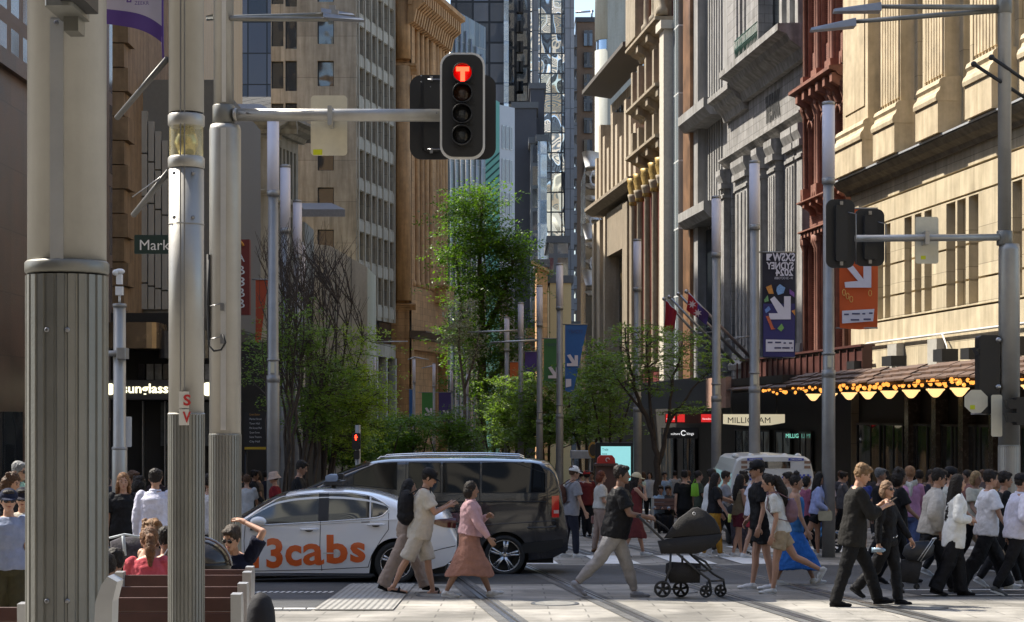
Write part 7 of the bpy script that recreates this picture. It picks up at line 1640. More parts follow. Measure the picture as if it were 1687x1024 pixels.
# ---------------- strollers, bike, bags ----------------
def disc_wheel(parent, px, py, rpx, Y, w=.05, spk=5):
    r = rpx/F*Y; M = Matrix.Translation((at(px,Y), Y, zat(py,Y))) @ Matrix.Rotation(R(90), 4, 'X'); mb = MB()
    mb.lathe([(r*.72,-w/2),(r*.95,-w/2),(r,-w*.3),(r,w*.3),(r*.95,w/2),(r*.72,w/2),(r*.72,-w/2)], 24, M=M, caps=False); wo = mb.build('wheel', tyrem, parent)
    mb = MB(); mb.lathe([(.02,-w/2),(.02,w/2)], 10, M=M)
    for k in range(spk): a = 2*math.pi*k/spk+.3; mb.tube([(0,0,0),(r*.74*math.cos(a), r*.74*math.sin(a),0)], [(.014,.012),(.02,.012)], 6, M=M)
    mb.build('spokes', blackm, wo)
fab = mat('stroller_fabric', (0.016,0.015,0.016), .85, var=.2, scale=8, bump=.4, bscale=60)
D = 24.2; t = thing('stroller', (at(1130,D), D+.25, gz(D)), 'large black pram with bassinet pushed by the man in grey trousers', 'stroller')
DN, DF = 24.15, 24.6
disc_wheel(t, 1091.5, 970, 14, DN); disc_wheel(t, 1121.5, 970, 13.5, DF); disc_wheel(t, 1163, 974, 10.3, DN, .05); disc_wheel(t, 1187, 972.5, 10.2, DF, .05)
def PT(px, py, D): return (at(px,D), D, zat(py,D))
mb = MB()
mb.tube([PT(1053,851,DN), PT(1062,860,DN), PT(1112,908,DN), PT(1150,941,DN), PT(1169,955,DN), PT(1171,972,DN)], .017, 10); mb.tube([PT(1166,958,DN), PT(1163,974,DN)], .017, 8)
mb.tube([PT(1068,852,DF), PT(1080,857,DF), PT(1096,868,DF), PT(1140,915,DF), PT(1175,945,DF), PT(1192,955,DF), PT(1194,970,DF)], .017, 10)
mb.tube([PT(1105,912,DN), PT(1104,935,DN), PT(1092,970,DN)], .015, 8); mb.tube([PT(1124,915,DF), PT(1124,940,DF), PT(1121,970,DF)], .015, 8)
mb.tube([PT(1167,957,DN), PT(1192,956,DF)], .013, 8); mb.tube([PT(1091.5,970,DN), PT(1121.5,970,DF)], .012, 8)
mb.tube([PT(1142,915,DN), PT(1162,925,DN), PT(1172,938,DN), PT(1160,940,DN), PT(1148,936,DN)], .016, 8); mb.build('frame', blackm, t)
mb = MB(); mb.tube([PT(1050,851,DN), PT(1056,847,(DN+DF)/2), PT(1068,851,DF)], .02, 10); mb.build('handle', rubber, t)
def hull(parent, name, pts, D0, D1, m, rnd_=.0, sub=2):
    bm = bmesh.new(); vs = []
    n = len(pts)
    for f, sc in ((0,.93),(.12,1),(.88,1),(1,.93)):
        cx_ = sum(p[0] for p in pts)/n; cy_ = sum(p[1] for p in pts)/n; D_ = D0+(D1-D0)*f
        vs.append([bm.verts.new(PT(cx_+(x-cx_)*sc, cy_+(y-cy_)*sc, D_)) for x, y in pts])
    for a, b in zip(vs, vs[1:]):
        for i in range(n): bm.faces.new((a[i], a[(i+1)%n], b[(i+1)%n], b[i]))
    bm.faces.new(vs[0][::-1]); bm.faces.new(vs[-1]); bmesh.ops.recalc_face_normals(bm, faces=bm.faces)
    me = bpy.data.meshes.new(name); bm.to_mesh(me); bm.free(); me.transform(TM[parent.name].inverted()); me.materials.append(m)
    for p in me.polygons: p.use_smooth = True
    o = bpy.data.objects.new(name, me); COL.objects.link(o); o.parent = parent; TM[o.name] = TM[parent.name]
    return o
hull(t, 'bassinet', [(1083,891),(1100,887),(1124,884),(1190,878),(1187,888),(1178,899),(1160,908),(1148,912),(1089,912)], DN-.02, DF+.02, fab)
hull(t, 'hood', [(1130,845),(1141,836),(1150,835),(1164,842),(1178,855),(1185,868),(1188,879),(1160,882),(1132,884),(1093,887),(1107,867),(1118,853)], DN-.02, DF+.02, fab)
hull(t, 'basket', [(1097,928),(1105,925),(1155,928),(1153,960),(1104,960),(1096,943)], DN+.02, DF-.02, fab)
mb = MB(); M = Matrix.Translation((at(1143,DN), DN-.035, zat(845.5,DN))) @ Matrix.Rotation(R(90), 4, 'X'); mb.tube([M @ Vector((.018*math.cos(a*.63), .018*math.sin(a*.63), 0)) for a in range(11)], .005, 5); mb.build('round_emblem', whitep, t)
D = 37; t = thing('stroller', (at(1218,D), D, gz(D)), 'dark patterned pushchair behind the woman with mustard trousers', 'stroller')
DN, DF = 36.9, 37.2
disc_wheel(t, 1207, 915, 5.5, DN, .05, 4); disc_wheel(t, 1224, 916, 5.5, DN, .05, 4); disc_wheel(t, 1233, 914, 5, DF, .05, 4)
flor = mat('floral_fabric', (0.04,0.035,0.05), .8, var=.9, scale=14, bump=.3)
hull(t, 'seat', [(1202,845),(1214,836),(1228,842),(1230,870),(1232,900),(1222,908),(1206,896)], DN, DF+.15, flor); hull(t, 'hood', [(1197,836),(1205,830),(1219,836),(1222,852),(1210,858),(1200,850)], DN-.02, DF+.17, fab)
mb = MB(); mb.tube([PT(1192,829,DN),PT(1200,838,DN),PT(1214,880,DN),PT(1224,916,DN)], .02, 8); mb.tube([PT(1222,860,DN),PT(1207,915,DN)], .02, 8); mb.build('frame', blackm, t)
t = thing('bicycle', (at(1366,38), 38, gz(38)), 'blue share bicycle standing behind the woman with the beige handbag', 'bicycle'); D=38
disc_wheel(t, 1368, 896, 20, D, .05, 12); bb = mat('bike_blue', (0.02,0.22,0.55), .35, var=.05)
mb = MB(); mb.tube([PT(1360,838,D),PT(1366,870,D),PT(1368,896,D)], .03, 8); mb.tube([PT(1363,855,D),PT(1350,880,D+.2)], .035, 8); mb.build('frame', bb, t)
mb = MB(); mb.tube([PT(1350,836,D-.1),PT(1360,838,D),PT(1376,836,D+.1)], .018, 8); mb.build('handlebar', blackm, t)
mb = MB(); mb.tube([PT(1352,884,D),PT(1356,876,D),PT(1368,873,D),PT(1380,878,D)], [(.03,.01)]*4, 6); mb.rbox(at(1354,D),at(1372,D),D-.25,D-.02,zat(862,D),zat(843,D),.03); mb.build('mudguard_and_basket', bb, t)
D = 24.6; t = thing('trolley_bag', (at(1510,D), D, gz(D)), 'black duffel bag on a wheeled suitcase pulled by the man in the cream jacket', 'luggage')
hull(t, 'duffel', [(1490,900),(1500,892),(1530,890),(1540,898),(1537,915),(1520,925),(1495,922),(1486,912)], D, D+.35, mat('nylon_black', (0.015,0.016,0.02), .45, var=.3, bump=.6, bscale=12))
hull(t, 'suitcase', [(1484,922),(1500,918),(1520,926),(1512,962),(1482,958),(1480,940)], D+.02, D+.3, fab)
mb = MB(); mb.tube([PT(1516,925,D),PT(1540,888,D)], .008, 6); mb.tube([PT(1512,923,D),PT(1537,887,D)], .008, 6); mb.tube([PT(1536,888,D),PT(1543,886,D)], .014, 6); mb.build('handle', metal, t)
disc_wheel(t, 1484, 964, 5, D+.02, .04, 4); disc_wheel(t, 1510, 966, 5, D+.02, .04, 4)
D = 20; t = thing('stroller', (at(215,D), D, gz(D)), 'dark pushchair with white and blue straps beyond the benches', 'stroller')
hull(t, 'seat', [(181,892),(200,884),(235,884),(250,890),(250,930),(185,932)], D, D+.4, flor); mb = MB(); mb.tube([PT(180,886,D-.05),PT(205,880,D-.05),PT(250,888,D-.05)], .014, 6); mb.tube([PT(203,882,D-.06),PT(206,915,D-.06)], .02, 6); mb.build('strap', mat('strap_pale_blue', (0.42,0.46,0.5), .6), t)
disc_wheel(t, 195, 1010, 16, D); disc_wheel(t, 240, 1010, 16, D)
# ---------------- people ----------------
BAKE = []
def skin_m(tone): return mat('skin_%02d' % int(tone*100), (0.52*tone+.03, 0.30*tone+.012, 0.20*tone+.008), .5, var=.06, scale=12)
def cloth_m(c, rough=.85): return mat('cloth_%d_%d_%d' % tuple(int(x*999) for x in c), c, rough, var=.16, scale=9, bump=.5, bscale=22, spec=.15)
def hair_m(c): return mat('hair_%d_%d_%d' % tuple(int(x*999) for x in c), c, .55, var=.5, scale=30, bump=.6, bscale=70, spec=.25)
DISP = bpy.data.textures.new('folds', 'CLOUDS'); DISP.noise_scale = .10; DISP.noise_depth = 2
DISPH = bpy.data.textures.new('curls', 'CLOUDS'); DISPH.noise_scale = .024
def soft(mb, name, m, parent, vox, disp=0, tex=None, smooth_=3):
    o = mb.build(name, m, parent)
    r = o.modifiers.new('r', 'REMESH'); r.mode = 'VOXEL'; r.voxel_size = vox; r.use_smooth_shade = True
    if smooth_: s = o.modifiers.new('s', 'SMOOTH'); s.iterations = smooth_; s.factor = .6
    if disp: d = o.modifiers.new('d', 'DISPLACE'); d.texture = tex or DISP; d.strength = disp; d.mid_level = .38; d.texture_coords = 'LOCAL'
    BAKE.append(o); return o
def bake():
    dg = bpy.context.evaluated_depsgraph_get(); dg.update()
    for o in BAKE:
        me = bpy.data.meshes.new_from_object(o.evaluated_get(dg)); old = o.data; nm = o.data.name; 
        ms = list(old.materials); o.modifiers.clear(); o.data = me
        if not me.materials:
            for m_ in ms: me.materials.append(m_)
        for p in me.polygons: p.use_smooth = True
    for o in BAKE: pass
def V(x, y, z): return Vector((x, y, z))
def limb(mb, a, b, ra, rb, n=10):
    mb.tube([a, a.lerp(b,.5), b], [ra, (ra*.55+rb*.45), rb], n); mb.ell(a, (ra,)*3, n=8, h=6); mb.ell(b, (rb,)*3, n=8, h=6)
def ik(S_, Tt, l1, l2, pole):
    d = Tt - S_; L = min(d.length, (l1+l2)*.995); dn = d.normalized(); T2 = S_ + dn*L
    a = (l1*l1 - l2*l2 + L*L)/(2*L); h_ = math.sqrt(max(0, l1*l1-a*a)); p = pole - dn*pole.dot(dn); p.normalize()
    return S_ + dn*a + p*h_, T2
def hand(mb, W_, d, side, s, curl=.6, nrm=None):
    """palm, four unequal fingers with a bend, and a thumb"""
    d = d.normalized(); n_ = nrm if nrm is not None else V(0, side, 0)     # back of hand direction
    n_ = (n_ - d*n_.dot(d)).normalized(); a = d.cross(n_).normalized()
    c = W_ + d*.028*s; Rm = Matrix((a, n_, d)).transposed(); mb.ell(c, (.024*s, .011*s, .030*s), Rm=Rm, n=8, h=6)
    mb.tube([W_-d*.01*s, W_+d*.02*s], [.0165*s, .017*s], 8)
    for k, (o_, L) in enumerate(((-.018,.040),(-.006,.045),(.006,.042),(.018,.034))):
        p0 = W_ + d*.052*s + a*o_*s; L *= s; q = (d*math.cos(curl*.5) - n_*math.sin(curl*.5)); p1 = p0+q*L*.5; q2 = (d*math.cos(curl*1.5) - n_*math.sin(curl*1.5)); p2 = p1+q2*L*.55
        mb.tube([p0-d*.012*s, p0, p1, p2], [.0052*s,.0055*s,.005*s,.0038*s], 6)
    p0 = W_ + d*.018*s - a*.019*s; p1 = p0 - a*.016*s + d*.018*s - n_*.008*s; p2 = p1 + d*.02*s - n_*.006*s
    mb.tube([p0, p1, p2], [.0085*s, .0065*s, .0048*s], 6)
def person(X, Y, h, face, label, legs=((18,4,0),(-18,10,20)), arms=None, lean=3, yaw=0, pitch=8, build=1.0, fem=False, skin=.8,
           top=None, bottom=None, shoes=None, hair=None, hat=None, vox=.012, seat=None, glasses=False, belly=0, group=None, zoff=0, feet=True, face_det=True, detail=True):
    s = h; base = V(X, Y, gz(Y)+zoff)
    t = thing('person', tuple(base), label, 'person', group, R(face)); TMt = TM[t.name]; TM[t.name] = Matrix.Identity(4)
    P = {}
    sp = V(math.sin(R(lean)), 0, math.cos(R(lean)))
    hipw = (.052 if fem else .048)*s; shw = (.093 if fem else .108)*s*(.5+.5*build)
    ch = []
    for i, (a, k, fp) in enumerate(legs):
        sd = 1 if i == 0 else -1; A = R(a); B = R(a-k)
        hip = V(0, sd*hipw, 0); kn = hip + V(math.sin(A), .0, -math.cos(A))*.245*s + V(0, -sd*.006*s, 0); an = kn + V(math.sin(B), 0, -math.cos(B))*.235*s + V(0,-sd*.004*s,0)
        f = R(fp); fd = V(math.cos(f), 0, -math.sin(f)); up = V(math.sin(f), 0, math.cos(f)); heel = an - up*.036*s - fd*.032*s; toe = an - up*.036*s + fd*.105*s
        ch.append((sd, hip, kn, an, heel, toe, fd, up))
    low = min(min(c[4].z, c[5].z) for c in ch)
    pz = -low if seat is None else seat
    o = V(0, 0, pz)
    ch = [(c[0], c[1]+o, c[2]+o, c[3]+o, c[4]+o, c[5]+o, c[6], c[7]) for c in ch]
    pel = o + V(0,0,.01*s); chest = pel + sp*.215*s; shc = pel + sp*.292*s; nb_ = pel + sp*.318*s
    hd = V(math.sin(R(lean+pitch*.6)), 0, math.cos(R(lean+pitch*.6))); hc = nb_ + hd*.092*s
    Rh = Matrix.Rotation(R(yaw), 3, 'Z') @ Matrix.Rotation(R(lean*.3+pitch), 3, 'Y')
    fw = Rh @ V(1,0,0); uph = Rh @ V(0,0,1); lf = Rh @ V(0,1,0)
    b = math.sqrt(build)
    def torso(mb, g=0, z0=-.02, z1=.318, hem=None):
        rows = [(-.045,.074,.055,0),(-.02,.088,.066,-.004),(.02,.088,.066,-.004),(.075,.076 if not fem else .07,.056,0),(.12,.074 if not fem else .064,.054,.002),(.17,.082 if not fem else .074,.060,.004),(.225,.092 if not fem else .08,.064 if not fem else .068,.006),(.27,.096 if not fem else .082,.056,.0),(.295,.082 if not fem else .07,.046,-.002),(.312,.045,.036,0)]
        pts = []; rad = []
        for (z, w, d, f) in rows:
            if z < z0 - 1e-6 or z > z1 + 1e-6: continue
            bel = belly*math.exp(-((z-.10)/.07)**2)
            pts.append(pel + sp*z*s + V(f*s + bel*.5*s, 0, 0)); rad.append(((w*b*s+g), (d*b*s+g+bel*.5*s)))
        mb.tube(pts, rad, 18)
    # body
    mb = MB(); torso(mb)
    limb(mb, shc-sp*.004*s, nb_+hd*.03*s, .033*s, .029*s*b)
    mb.ell(hc, (.052*s,.043*s,.062*s), Rm=Rh, n=16, h=12); mb.ell(hc+fw*.018*s-uph*.032*s, (.034*s,.031*s,.034*s), Rm=Rh); mb.ell(hc+fw*.042*s-uph*.052*s, (.014*s,.016*s,.012*s), Rm=Rh)
    mb.tube([hc+fw*.048*s+uph*.008*s, hc+fw*.062*s-uph*.015*s], [.006*s,.0095*s], 6); mb.ell(hc+fw*.058*s-uph*.016*s, (.0085*s,.010*s,.007*s), Rm=Rh)
    mb.ell(hc+fw*.046*s-uph*.033*s, (.009*s,.014*s,.007*s), Rm=Rh)
    for sd in (-1, 1): mb.ell(hc-fw*.004*s+lf*sd*.044*s-uph*.006*s, (.011*s,.006*s,.017*s), Rm=Rh)
    for (sd, hip, kn, an, heel, toe, fd, up) in ch:
        limb(mb, hip-V(0,0,.01*s), kn, .050*s*b, .030*s*b); limb(mb, kn, kn.lerp(an,.35)-V(.008*s,0,0)*1, .029*s*b, .029*s*b); limb(mb, kn.lerp(an,.35)-V(.006*s,0,0), an, .028*s*b, .0165*s)
        if not shoes: limb(mb, heel+up*.014*s, toe+up*.010*s, .017*s, .012*s); 
        else: limb(mb, an, heel+up*.03*s+fd*.02*s, .0165*s, .018*s)
    if arms is None: arms = (('a', -18, 8, 18), ('a', 22, 8, 25))
    AR = []
    for i, ar in enumerate(arms):
        sd = 1 if i == 0 else -1; S_ = shc + V(0, sd*(shw-.012*s), -.008*s)
        if ar[0] == 'a':
            A = R(ar[1]+0); Bd = R(ar[2]); E = R(ar[1]+ar[3]); d1 = V(math.sin(A), sd*math.sin(Bd), -math.cos(A)*math.cos(Bd)).normalized(); el = S_+d1*.172*s
            d2 = V(math.sin(E), sd*math.sin(Bd)*.2, -math.cos(E)).normalized(); wr_ = el+d2*.148*s
        else:
            pole = V(-.4, sd*.5, -1) if len(ar) < 5 else V(*ar[4]); el, wr_ = ik(S_, V(ar[1]*s, ar[2]*s, ar[3]*s), .172*s, .148*s, pole); d2 = (wr_-el).normalized()
        curl = .7 if ar[0] == 'a' else 1.0
        limb(mb, S_, el, .0265*s*b, .0205*s*b); limb(mb, el, wr_, .0205*s*b, .0125*s)
        hand(mb, wr_, d2, sd, s, curl, nrm=(V(0, sd, .2) if ar[0] == 'a' else V(.2, sd*.6, .6)))
        AR.append((sd, S_, el, wr_, d2))
    body = soft(mb, 'body', skin_m(skin), t, vox*.8 if detail else vox, 0, smooth_=1)
    # face details
    if face_det:
        mb = MB()
        for sd in (-1, 1): mb.ell(hc+fw*.0485*s+lf*sd*.0165*s+uph*.003*s, (.0045*s,.0075*s,.0035*s), Rm=Rh, n=8, h=5); mb.ell(hc+fw*.048*s+lf*sd*.017*s+uph*.0155*s, (.0055*s,.011*s,.0022*s), Rm=Rh, n=8, h=5)
        mb.build('eyes_and_brows', mat('eye_dark', (0.03,0.02,0.015), .3, var=0), body)
        mb = MB(); mb.ell(hc+fw*.0535*s-uph*.034*s, (.005*s,.0125*s,.0035*s), Rm=Rh, n=8, h=5); mb.build('lips', mat('lips_%d' % int(skin*9), (0.32*skin+.05,0.10*skin+.02,0.08*skin+.02), .4, var=0), body)
    if glasses:
        mb = MB()
        for sd in (-1, 1): mb.ell(hc+fw*.053*s+lf*sd*.018*s+uph*.001*s, (.006*s,.0165*s,.012*s), Rm=Rh, n=10, h=6); mb.tube([hc+fw*.046*s+lf*sd*.034*s+uph*.006*s, hc+lf*sd*.046*s+uph*.004*s], .002*s, 4)
        mb.tube([hc+fw*.056*s+lf*.018*s+uph*.006*s, hc+fw*.056*s-lf*.018*s+uph*.006*s], .0022*s, 4); mb.build('sunglasses', mat('sunglass_black', (0.01,0.01,0.01), .1, var=0), t)
    # top garment: (kind, colour, hem, sleeve)
    if top:
        kind, c = top[0], top[1]; hem = top[2] if len(top) > 2 else -.045; loose = top[3] if len(top) > 3 else .010; g = loose*s*.9+.006
        mb = MB()
        rows = [(hem,.090,.070,0)] + ([(-.02,.093,.071,0)] if hem < -.03 else []) + [(.04,.088,.068,0),(.12,.080 if not fem else .068,.060,.002),(.2,.088 if not fem else .078,.065,.005),(.255,.094 if not fem else .08,.060,.003),(.288,.085 if not fem else .074,.050,0),(.306,.048,.040,0)]
        if kind == 'tank': rows = rows[:-1]; rows[-1] = (.272,.07,.05,0)
        rows = [r_ for r_ in rows if r_[0] >= hem-1e-6]
        pts, rad = [], []
        for (z, w, d, f) in rows:
            bel = belly*math.exp(-((z-.10)/.08)**2)
            pts.append(pel+sp*z*s+V(f*s+bel*.5*s,0,0)); rad.append((w*b*s+g*(.35 if z > .28 else 1), d*b*s+g*(.3 if z > .28 else 1)+bel*.5*s))
        mb.tube(pts, rad, 20)
        for (sd, S_, el, wr_, d2) in AR:
            sg = g*.7
            if kind == 'tee': e = S_.lerp(el, .72); mb.tube([S_+(S_-el)*.05, S_.lerp(el,.3), e], [.030*s*b+sg*.5, .030*s*b+sg, .029*s*b+sg*1.5], 12); mb.ell(S_, (.030*s*b+sg*.4,)*3)
            elif kind in ('long', 'jacket'):
                q = 1.0 if kind == 'long' else 1.5; mb.tube([S_+(S_-el)*.05, S_.lerp(el,.5), el], [.029*s*b+sg*.5, .027*s*b+sg*q, .025*s*b+sg*q], 12); mb.ell(S_, (.029*s*b+sg*.4,)*3); mb.ell(el, (.025*s*b+sg*q,)*3)
                mb.tube([el, el.lerp(wr_,.5), el.lerp(wr_, .95)], [.025*s*b+sg*q, .022*s*b+sg*q, .016*s+sg], 12)
            elif kind == 'roll': mb.tube([S_+(S_-el)*.05, S_.lerp(el,.5), el], [.029*s*b+sg*.5, .027*s*b+sg, .025*s*b+sg], 12); mb.ell(S_, (.029*s*b+sg*.4,)*3); mb.ell(el, (.025*s*b+sg,)*3); mb.tube([el, el.lerp(wr_,.45)], [.025*s*b+sg, .023*s*b+sg*1.2], 12)
            elif kind == 'strap': mb.tube([chest+V(.06*s,sd*.045*s,0), S_+V(0,-sd*.03*s,.025*s), chest+V(-.055*s,sd*.045*s,.01*s)], .008*s, 6)
        if kind in ('long','jacket','shirt') : mb.tube([nb_-sp*.012*s, nb_+sp*.01*s], [(.044*s,.042*s),(.042*s,.040*s)], 12)
        soft(mb, {'tee':'t_shirt','long':'shirt','jacket':'jacket','tank':'top','strap':'top','roll':'shirt'}[kind], cloth_m(c), t, vox, .030 if vox < .013 else .018)
    if bottom:
        kind, c = bottom[0], bottom[1]; mb = MB(); g = .008+.004*s
        if kind != 'skirt':
            wz = .055; mb.tube([pel+sp*(wz)*s, pel+sp*.02*s, pel-V(0,0,.02*s), pel-V(0,0,.045*s)], [(.080*b*s+g*.6,.060*b*s+g*.6+belly*.3*s),(.089*b*s+g,.067*b*s+g),(.086*b*s+g,.066*b*s+g),(.07*b*s+g,.056*b*s+g)], 18)
        fl_ = {'pants': 1.0, 'jogger': .9, 'wide': 1.9, 'flare': 1.25, 'slim': .75}.get(kind, 1)
        for (sd, hip, kn, an, heel, toe, fd, up) in ch:
            h0 = hip-V(0,0,.01*s)
            if kind == 'shorts':
                k = bottom[2] if len(bottom) > 2 else .75; e = h0.lerp(kn, k); mb.tube([h0, h0.lerp(e,.5), e], [.050*s*b+g, .047*s*b+g*1.4, .046*s*b+g*1.9], 14); mb.ell(h0, (.050*s*b+g,)*3)
            elif kind in ('pants','jogger','wide','flare','slim'):
                rk = .031*s*b+g*(1.2 if fl_ < 1.5 else 3.2); mid = kn.lerp(an,.5); endp = kn.lerp(an, .97 if kind != 'jogger' else .93) - (V(0,0,.012*s) if kind in ('wide','flare') else V(0,0,0))
                mb.tube([h0, h0.lerp(kn,.5), kn], [.050*s*b+g, .042*s*b+g*1.2*max(1,fl_*.9), rk], 14); mb.ell(h0, (.050*s*b+g,)*3); mb.ell(kn, (rk,)*3)
                mb.tube([kn, mid, endp], [rk, .027*s*b+g*1.3*fl_**1.5, (.019*s+g*1.3)*fl_**1.1 if kind != 'jogger' else .017*s+g], 14)
        if kind == 'skirt':
            L = bottom[2]; a1 = ch[0][2]; a2 = ch[1][2]; n = 26; rows = 9; v = []
            full = bottom[3] if len(bottom) > 3 else 1.0
            for j in range(rows+1):
                f = j/rows; z = pel.z + .06*s - (L*s)*f
                # extents follow the legs
                xs_ = []
                for (sd, hip, kn, an, *_r) in ch:
                    zz = z
                    if zz >= kn.z: q = (hip.z-zz)/max(.01, (hip.z-kn.z)); q = max(0, q); xs_.append(hip.x+(kn.x-hip.x)*q)
                    else: q = (kn.z-zz)/max(.01, (kn.z-an.z)); xs_.append(kn.x+(an.x-kn.x)*min(1, q))
                x0, x1 = min(xs_)-(.05+.03*f*full)*s*b, max(xs_)+(.05+.03*f*full)*s*b
                if j <= 2: x0, x1 = min(x0, -.062*s*b-g), max(x1, .062*s*b+g)
                ry = (.075+.022*min(1,f*2.2)*b+.02*f*full)*s*b+g
                for k in range(n):
                    a = 2*math.pi*k/n; w = 1+.035*f*full*math.sin(k*5.0+j*.2); v.append(((x0+x1)/2+(x1-x0)/2*math.cos(a)*w, ry*math.sin(a)*w, z + (.012*s*math.sin(a*3) if j == rows else 0)))
            fs = [(j*n+k, j*n+(k+1)%n, (j+1)*n+(k+1)%n, (j+1)*n+k) for j in range(rows) for k in range(n)] + [tuple(range(n))[::-1], tuple(range(rows*n, rows*n+n))]
            mb.add(v, fs, 0, True)
        soft(mb, {'skirt':'skirt','shorts':'shorts'}.get(kind,'trousers'), cloth_m(c), t, vox, .030 if vox < .013 else .018)
    if shoes:
        kind, c, sc_ = shoes[0], shoes[1], shoes[2] if len(shoes) > 2 else (.6,.6,.58)
        for (sd, hip, kn, an, heel, toe, fd, up) in ch:
            mb = MB(); side_ = V(0,1,0); Rm = Matrix((fd, side_, up)).transposed()
            if kind == 'slide':
                m2 = MB(); limb(m2, heel+up*.012*s, heel.lerp(toe,.55)+up*.014*s, .017*s, .016*s); limb(m2, heel.lerp(toe,.5)+up*.010*s, toe+up*.006*s, .016*s, .011*s); soft(m2, 'foot', skin_m(skin), t, .007, 0)
                mb.tube([heel.lerp(toe,.55)+side_*.026*s+up*.0*s, heel.lerp(toe,.6)+up*.032*s, heel.lerp(toe,.55)-side_*.026*s], [(.004*s,.022*s)]*3, 8)
            else:
                mb.ell(heel+fd*.022*s+up*.022*s, (.028*s,.022*s,.024*s), Rm=Rm); mb.ell(heel.lerp(toe,.5)+up*.021*s, (.045*s,.023*s,.021*s), Rm=Rm); mb.ell(toe-fd*.018*s+up*.013*s, (.034*s,.024*s,.015*s), Rm=Rm)
                mb.tube([an+up*.012*s, an-up*.015*s], [.021*s,.024*s], 10) if kind != 'flat' else None
            sh = soft(mb, 'shoe', cloth_m(c, .6), t, .008 if vox < .013 else .013, 0, smooth_=2)
            mb = MB(); n = 16; pts = []
            for k in range(n): a = 2*math.pi*k/n; x = math.cos(a); y = math.sin(a); pts.append((.071*s*x, .0255*s*y*(1 if x > -.3 else .86)))
            cc_ = heel.lerp(toe,.5)-up*.001*s; v = [cc_+fd*p+side_*q-up*.004*s for p, q in pts]+[cc_+fd*p+side_*q+up*.011*s for p, q in pts]
            mb.add(v, [tuple(range(n))[::-1], tuple(range(n,2*n))]+[(i,(i+1)%n,(i+1)%n+n,i+n) for i in range(n)], 0, False); mb.build('sole', cloth_m(sc_, .7), sh)
    # hair
    if hair:
        kind, c = hair[0], hair[1]; mb = MB(); k0 = hc - fw*.010*s + uph*.014*s
        mb.ell(k0, (.054*s,.050*s,.060*s), Rm=Rh, n=16, h=10)
        dis = .020
        if kind == 'short': mb.ell(hc-fw*.02*s+uph*.034*s, (.048*s,.047*s,.040*s), Rm=Rh); mb.ell(hc+fw*.022*s+uph*.050*s, (.032*s,.038*s,.018*s), Rm=Rh)
        if kind == 'bun': mb.ell(hc-fw*.052*s+uph*.03*s, (.026*s,.028*s,.026*s), Rm=Rh)
        if kind == 'topknot': mb.ell(hc-fw*.012*s+uph*.08*s, (.028*s,.028*s,.024*s), Rm=Rh)
        if kind in ('bob','curly'):
            q = 1.0 if kind == 'bob' else 1.25; mb.ell(hc-fw*.026*s-uph*.022*s, (.042*s*q,.056*s*q,.055*s*q), Rm=Rh)
            for sd in (-1,1): mb.ell(hc-fw*.012*s+lf*sd*.040*s-uph*.03*s, (.024*s*q,.016*s*q,.045*s*q), Rm=Rh)
            if kind == 'curly':
                rr_ = random.Random(4)
                for _ in range(26): mb.ell(hc-fw*(.02+.03*rr_.random())*s+lf*rr_.uniform(-.05,.05)*s+uph*rr_.uniform(-.09,.06)*s, (.018*s,)*3, n=6, h=5)
                dis = .03
        if kind in ('long','verylong'):
            L = .15 if kind == 'long' else .24; q0 = hc-fw*.030*s; pts = [q0+uph*.01*s, q0-uph*.06*s-fw*.008*s, nb_-sp*.06*s-V(.052*s*1,0,0)-fw*.0*s, nb_-sp*(L)*s-V(.068*s,0,0)]
            mb.tube(pts, [(.048*s,.038*s),(.052*s,.036*s),(.056*s,.028*s),(.036*s,.014*s)], 14)
            for sd in (-1,1): mb.tube([hc+lf*sd*.042*s-fw*.0*s, hc+lf*sd*.048*s-uph*.06*s-fw*.004*s, nb_+V(-.005*s,sd*.055*s,-.06*s)], [(.012*s,.026*s),(.014*s,.026*s),(.008*s,.014*s)], 8)
            mb.ell(pts[-1], (.014*s,.034*s,.014*s))
        if kind == 'pony': mb.tube([hc-fw*.05*s+uph*.01*s, hc-fw*.085*s-uph*.01*s, hc-fw*.088*s-uph*.09*s, hc-fw*.07*s-uph*.17*s], [.016*s,.026*s,.027*s,.010*s], 10); mb.ell(hc-fw*.088*s-uph*.09*s, (.026*s,.028*s,.05*s))
        if kind == 'ponyback': mb.tube([hc-fw*.055*s+uph*.03*s, hc-fw*.075*s+uph*.01*s, hc-fw*.085*s-uph*.1*s, hc-fw*.075*s-uph*.24*s], [.022*s,.034*s,.045*s,.012*s], 12)
        soft(mb, 'hair', hair_m(c), t, vox*.9, dis, DISPH, 1)
